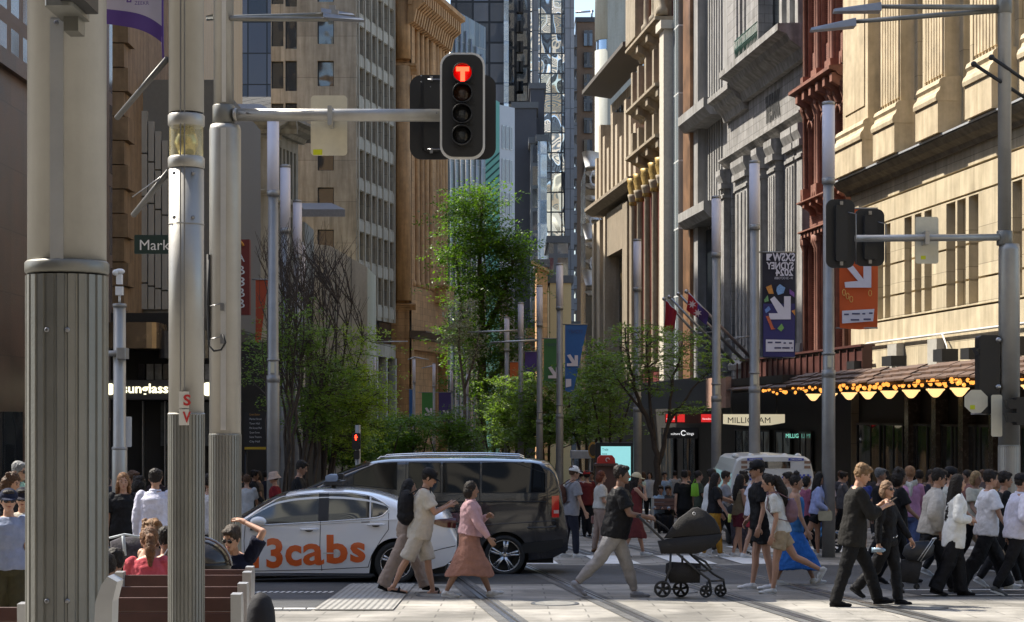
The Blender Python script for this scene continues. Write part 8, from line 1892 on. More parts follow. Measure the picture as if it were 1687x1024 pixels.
    if hat:
        kind, c = hat[0], hat[1]; mb = MB(); k0 = hc - fw*.006*s + uph*.022*s
        if kind == 'cap':
            Rm = Matrix((fw, lf, uph)).transposed(); M = Matrix.Translation(k0) @ Rm.to_4x4(); pr = [(.062*s*math.cos(a*math.pi/16), .056*s*math.sin(a*math.pi/16)) for a in range(9)]
            mb.lathe([(.060*s,-.008*s)]+pr, 20, M=M @ Matrix.Diagonal((1.02,.93,1,1))); soft_ = mb.build('cap', cloth_m(c), t)
            m2 = MB(); n = 8; v = []
            for i in range(n+1):
                a = R(-62+124*i/n); v += [k0+fw*.058*s*math.cos(a)+lf*.055*s*math.sin(a)-uph*.004*s, k0+fw*(.058*math.cos(a)+.048*max(0,math.cos(a*1.35)))*s+lf*.052*s*math.sin(a)-uph*.016*s]
            v += [p+uph*.005*s for p in v]; N2 = 2*(n+1)
            m2.add(v, [(2*i,2*i+1,2*i+3,2*i+2) for i in range(n)]+[(2*i+N2,2*i+2+N2,2*i+3+N2,2*i+1+N2) for i in range(n)]+[(2*i+1,2*i+1+N2,2*i+3+N2,2*i+3) for i in range(n)]); m2.build('brim', cloth_m(c), soft_)
        else:
            Rm = Matrix((fw, lf, uph)).transposed(); M = Matrix.Translation(k0) @ Rm.to_4x4(); mb.lathe([(.092*s,-.038*s),(.090*s,-.034*s),(.064*s,-.002*s),(.058*s,.035*s),(.045*s,.050*s),(.001,.054*s)], 22, M=M); mb.build('bucket_hat', cloth_m(c), t)
    TM[t.name] = TMt
    for o_ in t.children_recursive: TM[o_.name] = TMt
    P.update(t=t, hc=hc, chest=chest, pel=pel, shc=shc, nb=nb_, sp=sp, AR=AR, ch=ch, s=s, fw=fw, M=TMt, b=b, shw=shw, body=body)
    return P
def wpt(P, v): return P['M'] @ v
def backpack(P, c, label, size=1.0, strapc=None, drop=0):
    s = P['s']; M = P['M']; ce = P['pel'] + P['sp']*(.17-drop)*s - V(.105*s,0,0)
    t = thing('backpack', tuple(M @ ce), label, 'backpack'); mb = MB()
    mb.ell(M @ (ce+V(-.02*s,0,-.0*s)), (.062*s*size,.078*s*size,.115*s*size), Rm=M.to_3x3(), n=14, h=10); mb.ell(M @ (ce+V(-.012*s,0,-.055*s*size)), (.07*s*size,.082*s*size,.062*s*size), Rm=M.to_3x3(), n=14, h=8)
    soft(mb, 'bag_body', cloth_m(c), t, .012, .02)
    mb = MB()
    for sd in (-1,1):
        S_ = P['shc']+V(0,sd*.062*s,.012*s); q = P['b']
        mb.tube([M @ p for p in (ce+V(.0,sd*.05*s,.10*s), S_+V(-.02*s,0,.026*s), S_+V(.045*s,0,.012*s), P['chest']+V(.070*s*q+.012,sd*.068*s,-.02*s), P['pel']+P['sp']*.11*s+V(.03*s,sd*(.085*s*q+.012),0), ce+V(.01*s,sd*.07*s,-.085*s))], [(.011*s,.004*s)]*6, 8)
    mb.build('strap', cloth_m(strapc or c), t); return t
def phone(P, side=0, col=(.03,.03,.03), label='phone'):
    (sd, S_, el, wr_, d2) = P['AR'][side]; M = P['M']; c = M @ (wr_ + d2*.05*P['s'] + V(.012,0,.022)); mb = MB()
    Mr = Matrix.Translation(c) @ M.to_3x3().to_4x4() @ Matrix.Rotation(R(-35), 4, 'Y'); mb.rbox(-.075,.075,-.037,.037,-.004,.004,.01,M=Mr)
    o = mb.build('phone', mat('phone_body', col, .2, var=0)); tag(o, label, 'phone'); return o
def bagbox(P, at_, dims, c, label, name='handbag', strap=None):
    M = P['M']; ce = V(*at_)*P['s']; t = thing(name, tuple(M @ ce), label, 'bag'); mb = MB(); Mr = Matrix.Translation(M @ ce) @ M.to_3x3().to_4x4(); a, b_, c_ = dims
    mb.rbox(-a/2,a/2,-b_/2,b_/2,-c_/2,c_/2,min(a,b_,c_)*.35,M=Mr,axis='y',n=4); mb.build('bag_body', cloth_m(c,.5), t)
    if strap: mb = MB(); mb.tube([M @ (V(*p)*P['s']) for p in strap], .006, 6); mb.build('strap', cloth_m(c,.5), t)
    return t
BLK = (.010,.010,.012); WHT = (.62,.62,.64); HB = (.014,.010,.008); HBR = (.07,.035,.018); LIL = (.42,.42,.50)
def px_person(px, d, h, *a, **k): return person(at(px, d), d, h, *a, **k)
walk1 = ((22,3,0),(-16,22,28)); walk2 = ((-20,16,30),(20,3,-4)); stand = ((2,3,0),(-2,3,0)); mid_ = ((6,4,0),(-4,26,22)); bigw = ((26,6,-12),(-22,12,34))
# --- featured walkers
p = px_person(692, 25.0, 1.76, 0, 'man in cream t shirt and shorts with black cap and backpack looking at his phone', ((14,4,0),(-24,2,8)), (('t',.21,.03,.70),('t',.235,-.035,.705)), lean=7, pitch=22, skin=.75, top=('tee',(.52,.48,.41),-.075,.02), bottom=('shorts',(.50,.46,.40),.98), shoes=('slide',BLK,BLK), hair=('short',HB), hat=('cap',BLK), vox=.010, belly=.02)
backpack(p, BLK, 'black backpack on the man in the cream t shirt', 1.2); phone(p, 1, label='dark phone held by the man in the cream t shirt')
p = px_person(669, 25.6, 1.60, 0, 'woman in wide beige trousers with black headscarf mostly hidden by the man with the backpack', ((22,2,4),(-22,6,20)), (('a',-10,6,10),('a',15,6,20)), fem=True, lean=3, skin=.6, top=('long',(.33,.26,.21),-.03,.012), bottom=('wide',(.38,.30,.25)), shoes=('flat',BLK,BLK), hair=('long',BLK), vox=.011)
p = px_person(773, 24.5, 1.60, 0, 'woman in pink knit top and rust patterned midi skirt with white sneakers', ((23,4,-12),(-20,8,6)), (('t',.15,.03,.68),('a',24,14,12)), lean=2, pitch=4, build=1.5, fem=True, skin=.42, belly=.03, top=('long',(.46,.29,.31),.03,.008), bottom=('skirt',(.29,.15,.115),.37,.8), shoes=('snk',(.62,.62,.62)), hair=('bob',HB), vox=.010)
p = px_person(1013, 24.5, 1.82, 0, 'man in black t shirt and grey trousers pushing the large black pram', ((20,4,0),(-30,14,38)), (('t',.215,.09,.595),('t',.235,-.08,.60)), lean=7, yaw=-10, pitch=2, build=1.35, skin=.34, belly=.035, top=('tee',BLK,-.055,.016), bottom=('jogger',(.31,.30,.30)), shoes=('snk',(.30,.31,.35),(.28,.28,.3)), hair=('short',HB), vox=.010)
p = px_person(1405, 22.9, 1.83, 0, 'young man in black shirt and loose black trousers reading a phone', ((26,8,-4),(-14,4,0)), (('t',.20,.03,.70),('t',.22,-.04,.695)), lean=6, pitch=26, skin=.85, top=('roll',(.02,.019,.018),-.09,.02), bottom=('flare',(.013,.013,.014)), shoes=('flat',BLK,BLK), hair=('short',(.20,.12,.06)), vox=.010)
phone(p, 1, (.5,.5,.5), 'phone held by the young man in black')
p = px_person(1462, 23.3, 1.58, -35, 'smiling young woman in black with sunglasses and silver belt holding a water bottle', ((12,6,0),(-20,30,30)), (('t',.16,.10,.52),('a',-8,14,10)), lean=0, yaw=-15, pitch=0, fem=True, skin=.9, top=('long',BLK,.02,.004), bottom=('flare',BLK), shoes=('flat',BLK,BLK), hair=('bob',(.20,.12,.07)), glasses=True, vox=.010)
q = wpt(p, p['AR'][1][3]+p['AR'][1][4]*.07); mb = MB(); mb.tube([q+V(-.09,0,-.0), q+V(.05,-.02,.0), q+V(.08,-.02,.0)], [.03,.03,.012], 12); o = mb.build('water_bottle', mat('bottle_pet', (0.35,0.5,0.65), .1, var=0, alpha=.7)); tag(o, 'clear water bottle held by the young woman in black', 'bottle')
mb = MB(); M = p['M']
for k in range(14): a = 2*math.pi*k/14; mb.ell(M @ (p['pel']+V(.11*math.cos(a)*1.05, .13*math.sin(a), .045+.012*math.sin(k*2.2))), (.014,.014,.014), n=6, h=4)
mb.build('chain_belt', chrome, p['t'])
p = px_person(1533, 25.4, 1.80, 0, 'man in cream jacket and black trousers pulling luggage', ((24,4,0),(-30,14,40)), (('a',6,6,10),('t',.04,-.13,.49)), lean=8, pitch=12, skin=.7, top=('jacket',(.50,.46,.40),-.03,.028), bottom=('pants',BLK), shoes=('snk',(.05,.05,.05),(.3,.3,.3)), hair=('short',HB), vox=.011, glasses=True)
p = px_person(1572, 24.8, 1.66, 0, 'woman with very long black hair in white jacket and white over skirt', ((10,4,0),(-14,14,14)), (('t',.11,.06,.62),('t',.12,-.06,.63)), fem=True, lean=4, pitch=5, skin=.8, top=('long',(.72,.72,.69),-.12,.018), bottom=('wide',BLK), shoes=('flat',BLK,BLK), hair=('verylong',HB), vox=.011)
p = px_person(1625, 25.6, 1.74, 5, 'man in loose white t shirt and wide black trousers', ((26,6,-4),(-22,14,30)), (('a',-12,8,14),('a',14,10,18)), lean=4, skin=.72, top=('tee',(.72,.72,.75),-.05,.022), bottom=('wide',BLK), shoes=('snk',(.6,.6,.6)), hair=('short',HB), vox=.011)
p = px_person(1652, 26.6, 1.70, 0, 'man in black t shirt half hidden behind the man in white', ((20,4,0),(-20,14,30)), None, lean=2, skin=.6, top=('tee',BLK,-.06,.02), bottom=('pants',BLK), shoes=('snk',(.4,.4,.4)), hair=('short',HB), vox=.013)
p = px_person(1674, 24.9, 1.68, 8, 'person in pale lilac hooded shirt and dark cap at the right picture edge', ((18,4,0),(-18,12,20)), (('a',-14,8,16),('t',.1,-.11,.56)), lean=6, skin=.6, top=('long',(.60,.60,.72),-.05,.024), bottom=('pants',BLK), shoes=('snk',(.1,.1,.1)), hair=('short',HB), hat=('cap',BLK), vox=.011)
p = px_person(1478, 27.5, 1.74, 0, 'dark haired man in black behind the woman with sunglasses', ((16,4,0),(-16,12,20)), None, lean=3, skin=.4, top=('tee',BLK,-.05,.016), bottom=('pants',BLK), shoes=('snk',BLK,BLK), hair=('curly',HB), vox=.013)
p = px_person(1499, 30.5, 1.76, 80, 'man in pink shirt with a white sweater over his shoulders, seen from behind', ((8,4,0),(-8,8,10)), None, lean=1, skin=.75, top=('long',(.50,.26,.42),.0,.012), bottom=('pants',(.09,.12,.24)), shoes=('snk',(.3,.2,.12)), hair=('short',(.28,.15,.08)), vox=.013)
M = p['M']; mb = MB(); s = p['s']; mb.tube([M @ (p['shc']+v*s) for v in (V(.06,.05,-.1),V(.05,.06,0),V(-.01,.06,.04),V(-.055,.0,0),V(-.065,0,-.10))], [(.03,.016),(.04,.02),(.05,.025),(.09,.03),(.05,.02)], 10); mb.tube([M @ (p['shc']+v*s) for v in (V(.06,-.05,-.1),V(.05,-.06,0),V(-.01,-.06,.04),V(-.055,.0,0))], [(.03,.016),(.04,.02),(.05,.025),(.08,.03)], 10); soft(mb, 'sweater', cloth_m((.5,.5,.46)), p['t'], .013, .02)
# --- centre group
p = px_person(1255, 26.2, 1.86, 180, 'tall man in black t shirt, shorts and cap', ((-8,2,0),(10,4,0)), (('a',-6,8,20),('t',.10,-.09,.53)), lean=4, skin=.75, top=('tee',BLK,-.05,.018), bottom=('shorts',BLK,.6), shoes=('snk',(.6,.6,.6)), hair=('short',HB), hat=('cap',BLK), vox=.011)
p = px_person(1286, 25.3, 1.68, 176, 'girl in white t shirt and tan shorts striding with a mauve backpack', ((10,4,0),(-30,34,60)), (('a',-6,6,20),('t',.04,-.10,.50)), lean=12, pitch=16, fem=True, skin=.82, top=('tee',(.60,.60,.57),-.02,.012), bottom=('shorts',(.40,.31,.20),.55), shoes=('snk',(.55,.55,.53)), hair=('ponyback',HB), vox=.010)
backpack(p, (.22,.13,.15), 'mauve backpack on the girl in the white t shirt', .85)
p = px_person(1308, 27.2, 1.68, 0, 'woman in long bright blue dress with dark hair in a top knot', ((24,4,0),(-18,4,4)), (('a',-8,6,12),('a',10,8,14)), fem=True, build=1.1, lean=2, yaw=-20, skin=.62, top=('tank',(.04,.14,.34),-.03,.010), bottom=('skirt',(.03,.13,.42),.42,1.4), shoes=('snk',(.6,.6,.58)), hair=('topknot',HB), vox=.012)
p = px_person(1345, 36.0, 1.66, -8, 'woman in pale blue shirt and black shorts with a beige shoulder bag', ((4,3,0),(-26,6,20)), (('t',.12,.05,.55),('t',.13,-.07,.57)), fem=True, lean=4, skin=.75, top=('long',(.33,.38,.62),-.01,.018), bottom=('shorts',BLK,.4), shoes=('snk',(.6,.6,.6)), hair=('long',HB), vox=.013)
bagbox(p, (.10,-.11,.50), (.27,.10,.19), (.45,.40,.27), 'beige quilted handbag hanging at the side of the woman in pale blue', strap=((.04,-.11,.55),(-.02,-.09,.80),(-.03,.02,.84),(.02,-.06,.81),(.16,-.11,.55)))
p = px_person(1361, 41.0, 1.64, -80, 'woman in pale lilac t shirt with dark cross body strap facing the camera', stand, (('a',0,8,20),('a',2,8,20)), fem=True, skin=.55, top=('tee',(.48,.42,.52),-.04,.012), bottom=('pants',(.05,.06,.12)), shoes=('snk',(.5,.5,.5)), hair=('bun',HBR), vox=.015)
p = px_person(1418, 36.5, 1.68, -90, 'person in blue and yellow striped jersey and denim shorts', ((5,3,0),(-5,3,0)), None, skin=.78, top=('tee',(.04,.06,.24),-.05,.016), bottom=('shorts',(.35,.30,.26),.7), shoes=('snk',(.5,.5,.5)), hair=('short',HBR), vox=.014)
M = p['M']; mb = MB(); mb.tube([M @ (p['chest']+v*1.68) for v in (V(.078,.07,-.01),V(.090,.0,-.005),V(.078,-.07,.0))], [(.004,.03)]*3, 8); mb.build('yellow_stripe', cloth_m((.5,.42,.12)), p['t'])
p = px_person(1240, 35.5, 1.74, 10, 'man in white t shirt and dark red shorts behind the tall man in black', ((12,3,0),(-10,8,10)), None, lean=3, skin=.7, top=('tee',(.55,.55,.62),-.05,.018), bottom=('shorts',(.20,.02,.03),.7), shoes=('snk',(.6,.6,.6)), hair=('short',HB), vox=.014)
p = px_person(1217, 36.0, 1.62, 20, 'dark haired woman in olive strap top holding a pink magazine', ((8,3,0),(-8,8,10)), (('a',4,8,40),('a',4,8,40)), fem=True, skin=.7, top=('strap',(.17,.13,.08),-.02,.008), bottom=('shorts',(.10,.02,.03),.6), shoes=('snk',(.5,.5,.5)), hair=('long',HB), vox=.014)
p = px_person(1177, 35.8, 1.66, -5, 'dark haired woman in black t shirt and mustard trousers holding a yellow drink', ((10,3,0),(-12,10,14)), (('a',0,8,30),('a',18,10,16)), fem=True, build=1.2, lean=2, skin=.6, top=('tee',BLK,-.0,.012), bottom=('pants',(.36,.19,.03)), shoes=('snk',(.6,.6,.6)), hair=('long',HB), vox=.013)
q = wpt(p, p['AR'][1][3]+p['AR'][1][4]*.08); mb = MB(); mb.lathe([(.028,-.10),(.038,.06),(.001,.061)], 12, M=Matrix.Translation(q)); o = mb.build('drink_cup', mat('drink_yellow', (0.5,0.55,0.12), .2, var=.1)); tag(o, 'clear cup with yellow drink held by the woman in mustard trousers', 'cup')
p = px_person(1168, 37.4, 1.74, 0, 'tall woman in white top with tied dark hair pushing the patterned pushchair', ((10,3,0),(-12,10,14)), (('t',.24,.07,.62),('t',.27,-.07,.63)), fem=True, lean=5, skin=.7, top=('tee',(.60,.60,.58),-.03,.018), bottom=('pants',(.08,.07,.06)), shoes=('snk',(.6,.6,.6)), hair=('bun',HB), vox=.013)
p = px_person(1046, 36.2, 1.66, 0, 'woman in maroon dress and cream cap drinking beside the pram', ((14,3,0),(-12,10,14)), (('a',-4,8,14),('t',.11,-.03,.83)), fem=True, lean=2, skin=.75, top=('strap',(.13,.03,.03),-.03,.008), bottom=('skirt',(.12,.03,.03),.36,.7), shoes=('snk',(.6,.6,.6)), hair=('long',HB), hat=('cap',(.55,.46,.30)), vox=.012)
q = wpt(p, p['AR'][1][3]+p['AR'][1][4]*.07); mb = MB(); mb.lathe([(.03,-.06),(.042,.05),(.001,.051)], 12, M=Matrix.Translation(q)); o = mb.build('drink_cup', mat('cup_pale', (0.45,0.5,0.35), .4, var=.1)); tag(o, 'pale green cup held by the woman in the cream cap', 'cup')
p = px_person(988, 38.0, 1.70, 8, 'auburn haired woman in white blouse and pinkish khaki trousers seen from behind', ((-6,3,0),(8,8,0)), (('a',0,8,20),('a',6,8,60)), fem=True, skin=.8, lean=2, top=('tee',(.50,.48,.44),.02,.018), bottom=('pants',(.32,.24,.20)), shoes=('flat',(.15,.08,.04),BLK), hair=('bob',(.12,.03,.012)), vox=.013)
bagbox(p, (-.04,.09,.40), (.16,.08,.16), (.30,.16,.14), 'small pink shoulder bag of the auburn haired woman')
p = px_person(940, 36.0, 1.80, 20, 'man in grey t shirt and white cap with brown backpack right of the black van', ((-8,3,0),(10,8,0)), (('a',-4,8,14),('a',10,10,14)), lean=5, yaw=-190 if False else 0, pitch=10, build=1.1, skin=.7, top=('tee',(.23,.23,.25),-.06,.018), bottom=('pants',(.02,.022,.035)), shoes=('snk',(.6,.6,.6)), hair=('short',HBR), hat=('cap',(.62,.62,.62)), vox=.013)
backpack(p, (.08,.035,.025), 'brown backpack on the man in the white cap', .9)
p = px_person(967, 47, 1.70, 100, 'man with red cap walking away behind the grey shirted man', stand, None, skin=.6, top=('tee',(.12,.02,.02)), bottom=('pants',BLK), hair=('short',HB), hat=('cap',(.35,.03,.03)), vox=.018, shoes=('snk',BLK))
# behind the taxi
p = px_person(489, 35.0, 1.90, 0, 'man in black t shirt looking down behind the taxi roof', stand, None, lean=4, pitch=22, skin=.6, top=('tee',BLK), bottom=('pants',BLK), hair=('short',HB), shoes=('snk',BLK), vox=.013)
p = px_person(456, 37.0, 1.68, 180, 'woman in dark red top and pale bucket hat behind the taxi', stand, None, lean=4, pitch=10, fem=True, skin=.75, top=('tee',(.16,.015,.02)), bottom=('pants',BLK), hair=('short',HBR), hat=('bucket',(.42,.31,.25)), shoes=('snk',BLK), vox=.013)
p = px_person(406, 38.0, 1.62, 90, 'person in white shirt behind the front of the taxi', stand, None, skin=.6, top=('tee',(.45,.45,.45)), bottom=('pants',BLK), hair=('short',HBR), shoes=('snk',BLK), vox=.015)
p = px_person(534, 29.5, 1.0, 0, 'driver', stand) if False else None
# left group between poles
p = px_person(203, 24.6, 1.67, -75, 'woman with long fair brown hair in plain black t shirt and black trousers', stand, (('a',-4,8,14),('a',0,12,10)), fem=True, build=1.15, lean=0, pitch=8, skin=.75, top=('tee',BLK,-.08,.02), bottom=('pants',BLK), shoes=('snk',BLK), hair=('long',(.20,.10,.045)), vox=.011)
p = px_person(255, 23.4, 1.72, 90, 'dark haired man in white long sleeved shirt seen from behind', stand, (('a',-2,10,14),('a',-2,10,14)), build=1.1, skin=.65, top=('long',(.60,.60,.72),-.09,.022), bottom=('pants',BLK), shoes=('snk',BLK), hair=('short',HB), vox=.011)
p = px_person(228, 26.5, 1.62, 60, 'woman with dark curly hair in white top between the two standing adults', stand, None, fem=True, skin=.7, top=('tee',(.5,.5,.5)), bottom=('pants',BLK), shoes=('snk',BLK), hair=('curly',HB), vox=.014)
p = px_person(216, 28.5, 1.70, -30, 'man whose face shows just behind the fair haired woman', stand, None, skin=.7, top=('tee',BLK), bottom=('pants',BLK), shoes=('snk',BLK), hair=('short',HBR), vox=.014)
p = px_person(342, 26.0, 1.65, 60, 'person in white shirt seen between the two middle poles', stand, None, skin=.5, top=('tee',(.55,.55,.58)), bottom=('pants',BLK), shoes=('snk',BLK), hair=('short',HB), vox=.014)
# far left
p = px_person(14, 17.0, 1.52, -70, 'woman in heather blue t shirt, dark cap and sunglasses at the left picture edge', ((6,3,0),(-6,6,5)), (('a',-4,8,10),('a',2,8,10)), fem=True, build=1.15, lean=0, pitch=2, skin=.85, top=('tee',(.25,.29,.40),-.01,.014), bottom=('pants',(.055,.05,.028)), shoes=('snk',BLK), hair=('short',(.03,.025,.02)), hat=('cap',(.02,.025,.05)), glasses=True, vox=.010)
p = px_person(38, 19.0, 1.52, -80, 'person with sunglasses and dark cap behind the woman in blue', stand, None, skin=.75, top=('tee',(.45,.42,.36)), bottom=('pants',BLK), shoes=('snk',BLK), hair=('short',HB), hat=('cap',(.02,.02,.03)), glasses=True, vox=.012)
p = px_person(13, 21.5, 1.68, -20, 'curly dark haired man looking down at the left picture edge', stand, None, pitch=20, skin=.7, top=('tee',BLK), bottom=('pants',BLK), shoes=('snk',BLK), hair=('curly',HBR), vox=.012)
p = px_person(27, 24.5, 1.82, -20, 'grey haired man in sunglasses and pale green shirt at the left edge', stand, None, skin=.8, top=('long',(.30,.50,.40)), bottom=('pants',BLK), shoes=('snk',BLK), hair=('short',(.20,.20,.20)), glasses=True, vox=.012)
# seated on the benches
sit = ((86,84,0),(84,84,0))
p = px_person(243, 15.9, 1.58, 92, 'woman in coral pink top with a long brown ponytail seated with her back turned', sit, (('a',20,12,50),('a',20,12,50)), seat=.44, fem=True, build=1.15, lean=6, pitch=16, yaw=12, skin=.8, top=('tee',(.50,.09,.11),-.03,.008), bottom=('pants',(.06,.07,.12)), shoes=('snk',BLK), hair=('pony',(.14,.065,.028)), vox=.010)
p = px_person(248, 17.4, 1.68, 60, 'woman with big curly light brown hair and bare shoulders seated beyond the ponytail', sit, (('a',20,12,50),('a',20,12,50)), seat=.42, fem=True, lean=4, pitch=4, skin=.95, top=('strap',(.45,.35,.28),-.03,.006), bottom=('shorts',BLK,.6), shoes=('snk',BLK), hair=('curly',(.20,.11,.05)), vox=.011)
p = px_person(274, 17.2, 1.62, 110, 'person in royal blue top seated behind the S V pole', sit, None, seat=.38, skin=.7, top=('tee',(.05,.10,.38)), bottom=('pants',BLK), shoes=('snk',BLK), hair=('short',HB), vox=.012)
p = px_person(188, 15.0, 1.62, 100, 'person in lilac t shirt seated beside the thickest pole', sit, (('a',10,10,40),('a',10,14,40)), seat=.28, skin=.6, build=1.2, lean=14, top=('tee',(.34,.20,.38),-.03,.014), bottom=('pants',BLK), shoes=('snk',BLK), hair=('short',HB), vox=.012)
p = px_person(170, 13.6, 1.62, 95, 'person in black long sleeves seated against the thickest pole', sit, (('a',5,12,30),('a',5,14,30)), seat=.30, skin=.6, build=1.2, lean=10, top=('long',BLK,-.03,.014), bottom=('pants',BLK), shoes=('snk',BLK), hair=('short',HB), vox=.012)
p = px_person(392, 18.0, 1.72, -100, 'man in navy t shirt and sunglasses scratching his head with a raised arm, seated', sit, (('t',.03,.045,.700,(.3,1,.1)),('a',20,8,50)), seat=.36, lean=14, pitch=16, yaw=-12, skin=.9, top=('tee',(.012,.014,.03),-.03,.012), bottom=('shorts',(.03,.03,.04),.9), shoes=('snk',BLK), hair=('short',(.05,.035,.025)), glasses=True, vox=.010)
# right crowd behind and distant figures
rnd = random.Random(11)
far = [ # px, d, h, face, top col, hair, bottom, label
 (1545, 29.5, 1.72, 0, BLK, 'short', BLK, 'person in black with dark cap between the cream jacket and long haired woman', 'cap'),
 (1563, 29.0, 1.76, 0, (.5,.5,.45), 'short', BLK, 'bearded man with dark cap behind the long haired woman', 'cap'),
 (1605, 31.0, 1.72, -60, (.5,.48,.4), 'bob', BLK, 'blond woman half hidden behind the man in white', None),
 (1597, 34.5, 1.74, 180, (.25,.12,.1), 'bun', (.2,.15,.1), 'woman with pinned hair far behind the man in white', None),
 (1636, 29.8, 1.66, -40, (.5,.28,.12), 'long', (.4,.3,.2), 'fair haired woman in orange top behind the man in white', None),
 (1655, 33.5, 1.72, 180, BLK, 'short', BLK, 'man in dark clothes near the right mast', None),
 (1449, 33.0, 1.74, 0, BLK, 'short', BLK, 'grey haired man in dark clothes behind the woman in black', None),
 (1463, 35.5, 1.74, 180, (.10,.05,.05), 'curly', BLK, 'curly haired person in a brown top deep in the right crowd', None),
 (1516, 36.5, 1.74, 90, (.03,.03,.05), 'short', BLK, 'person in dark blue behind the pink shirted man', None),
 (1530, 39.5, 1.72, -60, (.16,.12,.1), 'bob', BLK, 'person in taupe top far behind the cream jacket', None),
 (1480, 41.0, 1.78, 60, BLK, 'short', BLK, 'tall dark figure under the bulb lit awning', None),
 (1388, 44.0, 1.70, 0, (.10,.10,.11), 'short', BLK, 'dark figure under the awning behind the young man in black', None),
 (1335, 43.5, 1.70, 0, (.12,.03,.08), 'long', BLK, 'woman in plum top near the police van', None),
 (1350, 47.0, 1.70, -90, (.4,.4,.45), 'short', BLK, 'small person in pale shirt under the awning', None),
 (1430, 46.0, 1.74, 90, (.05,.05,.06), 'curly', BLK, 'dark curly haired person under the awning', None),
 (1570, 42.0, 1.74, -90, (.07,.06,.06), 'short', BLK, 'dark shopper beneath the fourth amber lamp from the right', None),
 (1620, 40.0, 1.74, 90, (.10,.08,.08), 'short', BLK, 'dark shopper left of the right mast', None),
 (1682, 33.0, 1.70, 180, (.3,.2,.15), 'bob', BLK, 'woman in tan top cut by the right picture edge', None),
 (1128, 42.0, 1.74, 90, (.012,.012,.012), 'short', BLK, 'person in black seen from behind beside the green bag', None),
 (1150, 43.5, 1.70, 0, (.06,.07,.05), 'bun', BLK, 'person in olive left of the woman in mustard trousers', None),
 (1136, 52.0, 1.70, 180, (.05,.05,.05), 'short', BLK, 'distant dark pedestrian beside the bench', None),
 (1095, 60.0, 1.70, -90, (.25,.35,.5), 'short', BLK, 'distant pedestrian in light blue behind the sparse tree', None),
 (1070, 63.0, 1.70, -90, (.4,.42,.45), 'bob', BLK, 'distant pedestrian in pale grey right of the cyan kiosk', None),
 (1112, 66.0, 1.70, 90, (.3,.3,.3), 'short', BLK, 'distant pedestrian in grey near the shop signs', None),
 (1060, 70.0, 1.70, 90, (.04,.04,.05), 'long', BLK, 'distant dark woman right of the cyan kiosk', None),
 (957, 52.0, 1.70, 90, (.3,.32,.4), 'short', BLK, 'distant pedestrian in pale blue left of the kiosk', None),
 (974, 56.0, 1.70, -90, (.05,.05,.06), 'short', BLK, 'distant dark pedestrian left of the red booth', None),
 (1030, 52.0, 1.70, 90, (.05,.04,.04), 'bob', BLK, 'distant dark woman in front of the cyan kiosk', None),
 (1385, 50.0, 1.70, 90, (.05,.05,.06), 'short', BLK, 'distant dark pedestrian left of the nearest right lamp post', None),
 (1500, 50.0, 1.70, -90, (.05,.03,.03), 'short', BLK, 'dim figure in the shop front under the third amber lamp', None),
 (415, 44.0, 1.74, 0, (.03,.03,.03), 'short', BLK, 'dark pedestrian below the directory board', None),
 (427, 47.0, 1.70, 180, (.10,.08,.07), 'bob', BLK, 'brown clad pedestrian right of the directory board', None),
 (438, 50.0, 1.72, 90, (.02,.02,.03), 'short', BLK, 'dark pedestrian left of the bucket hat woman', None),
 (396, 50.0, 1.70, -90, (.03,.03,.03), 'long', BLK, 'dark haired woman by the signal mast foot', None),
 (292, 30.0, 1.70, 90, (.03,.03,.03), 'short', BLK, 'dark pedestrian hidden behind the S V pole', None),
 (262, 34.0, 1.74, -90, (.03,.02,.02), 'short', BLK, 'man in dark clothes at the sunglasses shop entrance', None),
 (186, 36.0, 1.72, 90, (.03,.03,.04), 'short', BLK, 'dark pedestrian left of the slim camera pole', None),
]
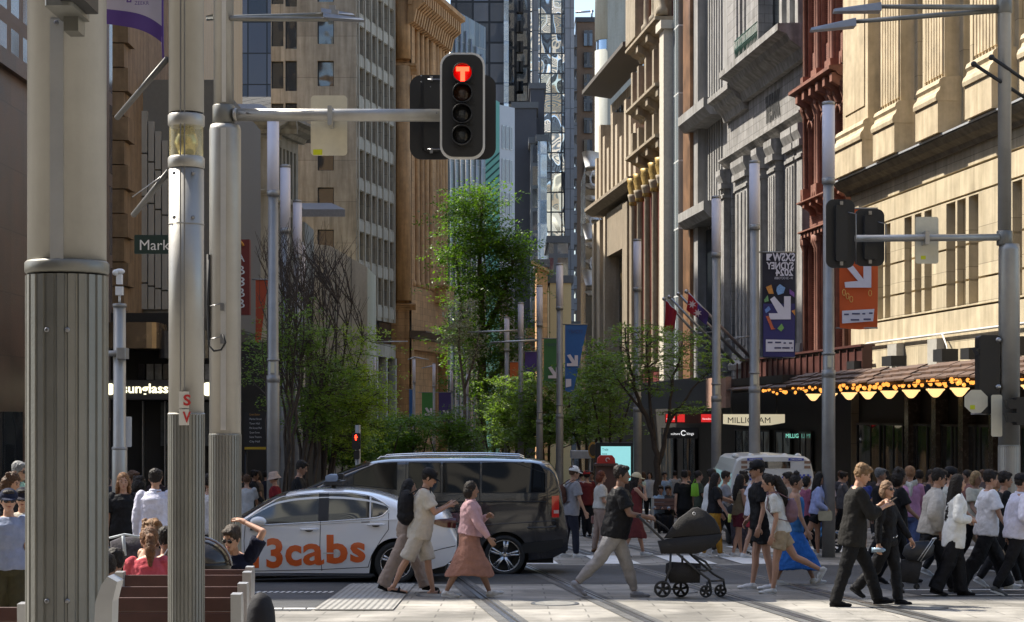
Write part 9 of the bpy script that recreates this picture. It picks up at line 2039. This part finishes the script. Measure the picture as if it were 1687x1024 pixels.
for (px, d, h, fc, tc_, hk, bc, lab, hat_) in far:
    hc_ = rnd.choice([HB, HB, HBR, (.03,.02,.015)])
    if 'blond' in lab or 'fair' in lab: hc_ = (.30,.20,.10)
    if 'grey haired' in lab: hc_ = (.12,.12,.12)
    px_person(px, d, h, fc, lab, rnd.choice([stand, walk1, walk2, mid_]), None, lean=rnd.uniform(0,5), yaw=rnd.uniform(-20,20), skin=rnd.choice([.5,.65,.8]), fem=hk in ('long','bob','bun'), top=(rnd.choice(['tee','long']), tc_, -.05, .014), bottom=('pants', bc), shoes=('snk', rnd.choice([BLK,(.4,.4,.4)])), hair=(hk, hc_), hat=((hat_, BLK) if hat_ else None), vox=.016 if d < 45 else .022, detail=d < 45)
for px, d, h, fc, tc_, hk, lab in ((1302, 35.0, 1.70, 170, (.35,.30,.26), 'short', 'man in taupe shirt crossing close in front of the police van'), (1326, 37.5, 1.62, 10, (.30,.10,.16), 'bob', 'woman in rose top right in front of the police van'), (1262, 38.5, 1.68, 180, (.10,.12,.16), 'bun', 'woman in slate top seen behind the tall man in black'), (1192, 39.0, 1.72, 0, (.25,.25,.27), 'short', 'man in mid grey left of the police van'), (1225, 39.5, 1.72, 90, (.04,.04,.05), 'curly', 'dark figure at the left corner of the police van')):
    px_person(px, d, h, fc, lab, walk1, None, skin=.65, top=('tee', tc_), bottom=('pants', BLK), shoes=('snk',(.4,.4,.4)), hair=(hk, HB), vox=.015)
# people sitting on the far bench
for px, c, lab in ((1088,(.3,.4,.5),'distant person in light blue seated on the far bench, left one'), (1100,(.05,.05,.055),'distant person in dark grey hoodie seated on the far bench, right one')):
    px_person(px, 50.3, 1.70, -90, lab, sit, (('a',25,6,60),('a',25,6,60)), seat=.48, lean=6, skin=.6, top=('long', c, -.03, .014), bottom=('pants', BLK), shoes=('snk', BLK), hair=('short', HB), vox=.02, detail=False)
t = thing('green_bag', (at(1145,41.8), 41.8, gz(41.8)+1.1), 'bright lime green shopping bag in the hand of the person in black', 'bag'); D=41.8
hull(t, 'bag_body', [(1139,798),(1143,795),(1150,796),(1152,816),(1148,818),(1138,817)], D, D+.12, mat('lime_bag', (0.22,0.5,0.03), .6, var=.1)); 
mb = MB(); mb.tube([PT(1141,797,D),PT(1145,789,D),PT(1149,797,D)], .01, 6); mb.build('handle', MATS['lime_bag'], t)
bake()
split_loose({'column','collar','bolt','spandrel','mullion_pier','string_course','bracket','clamp','rod','cable_clamp','leg','hanger','upper_pier','capital','pilaster','star','post','seam','window_band','channel_cover','glass_band'})
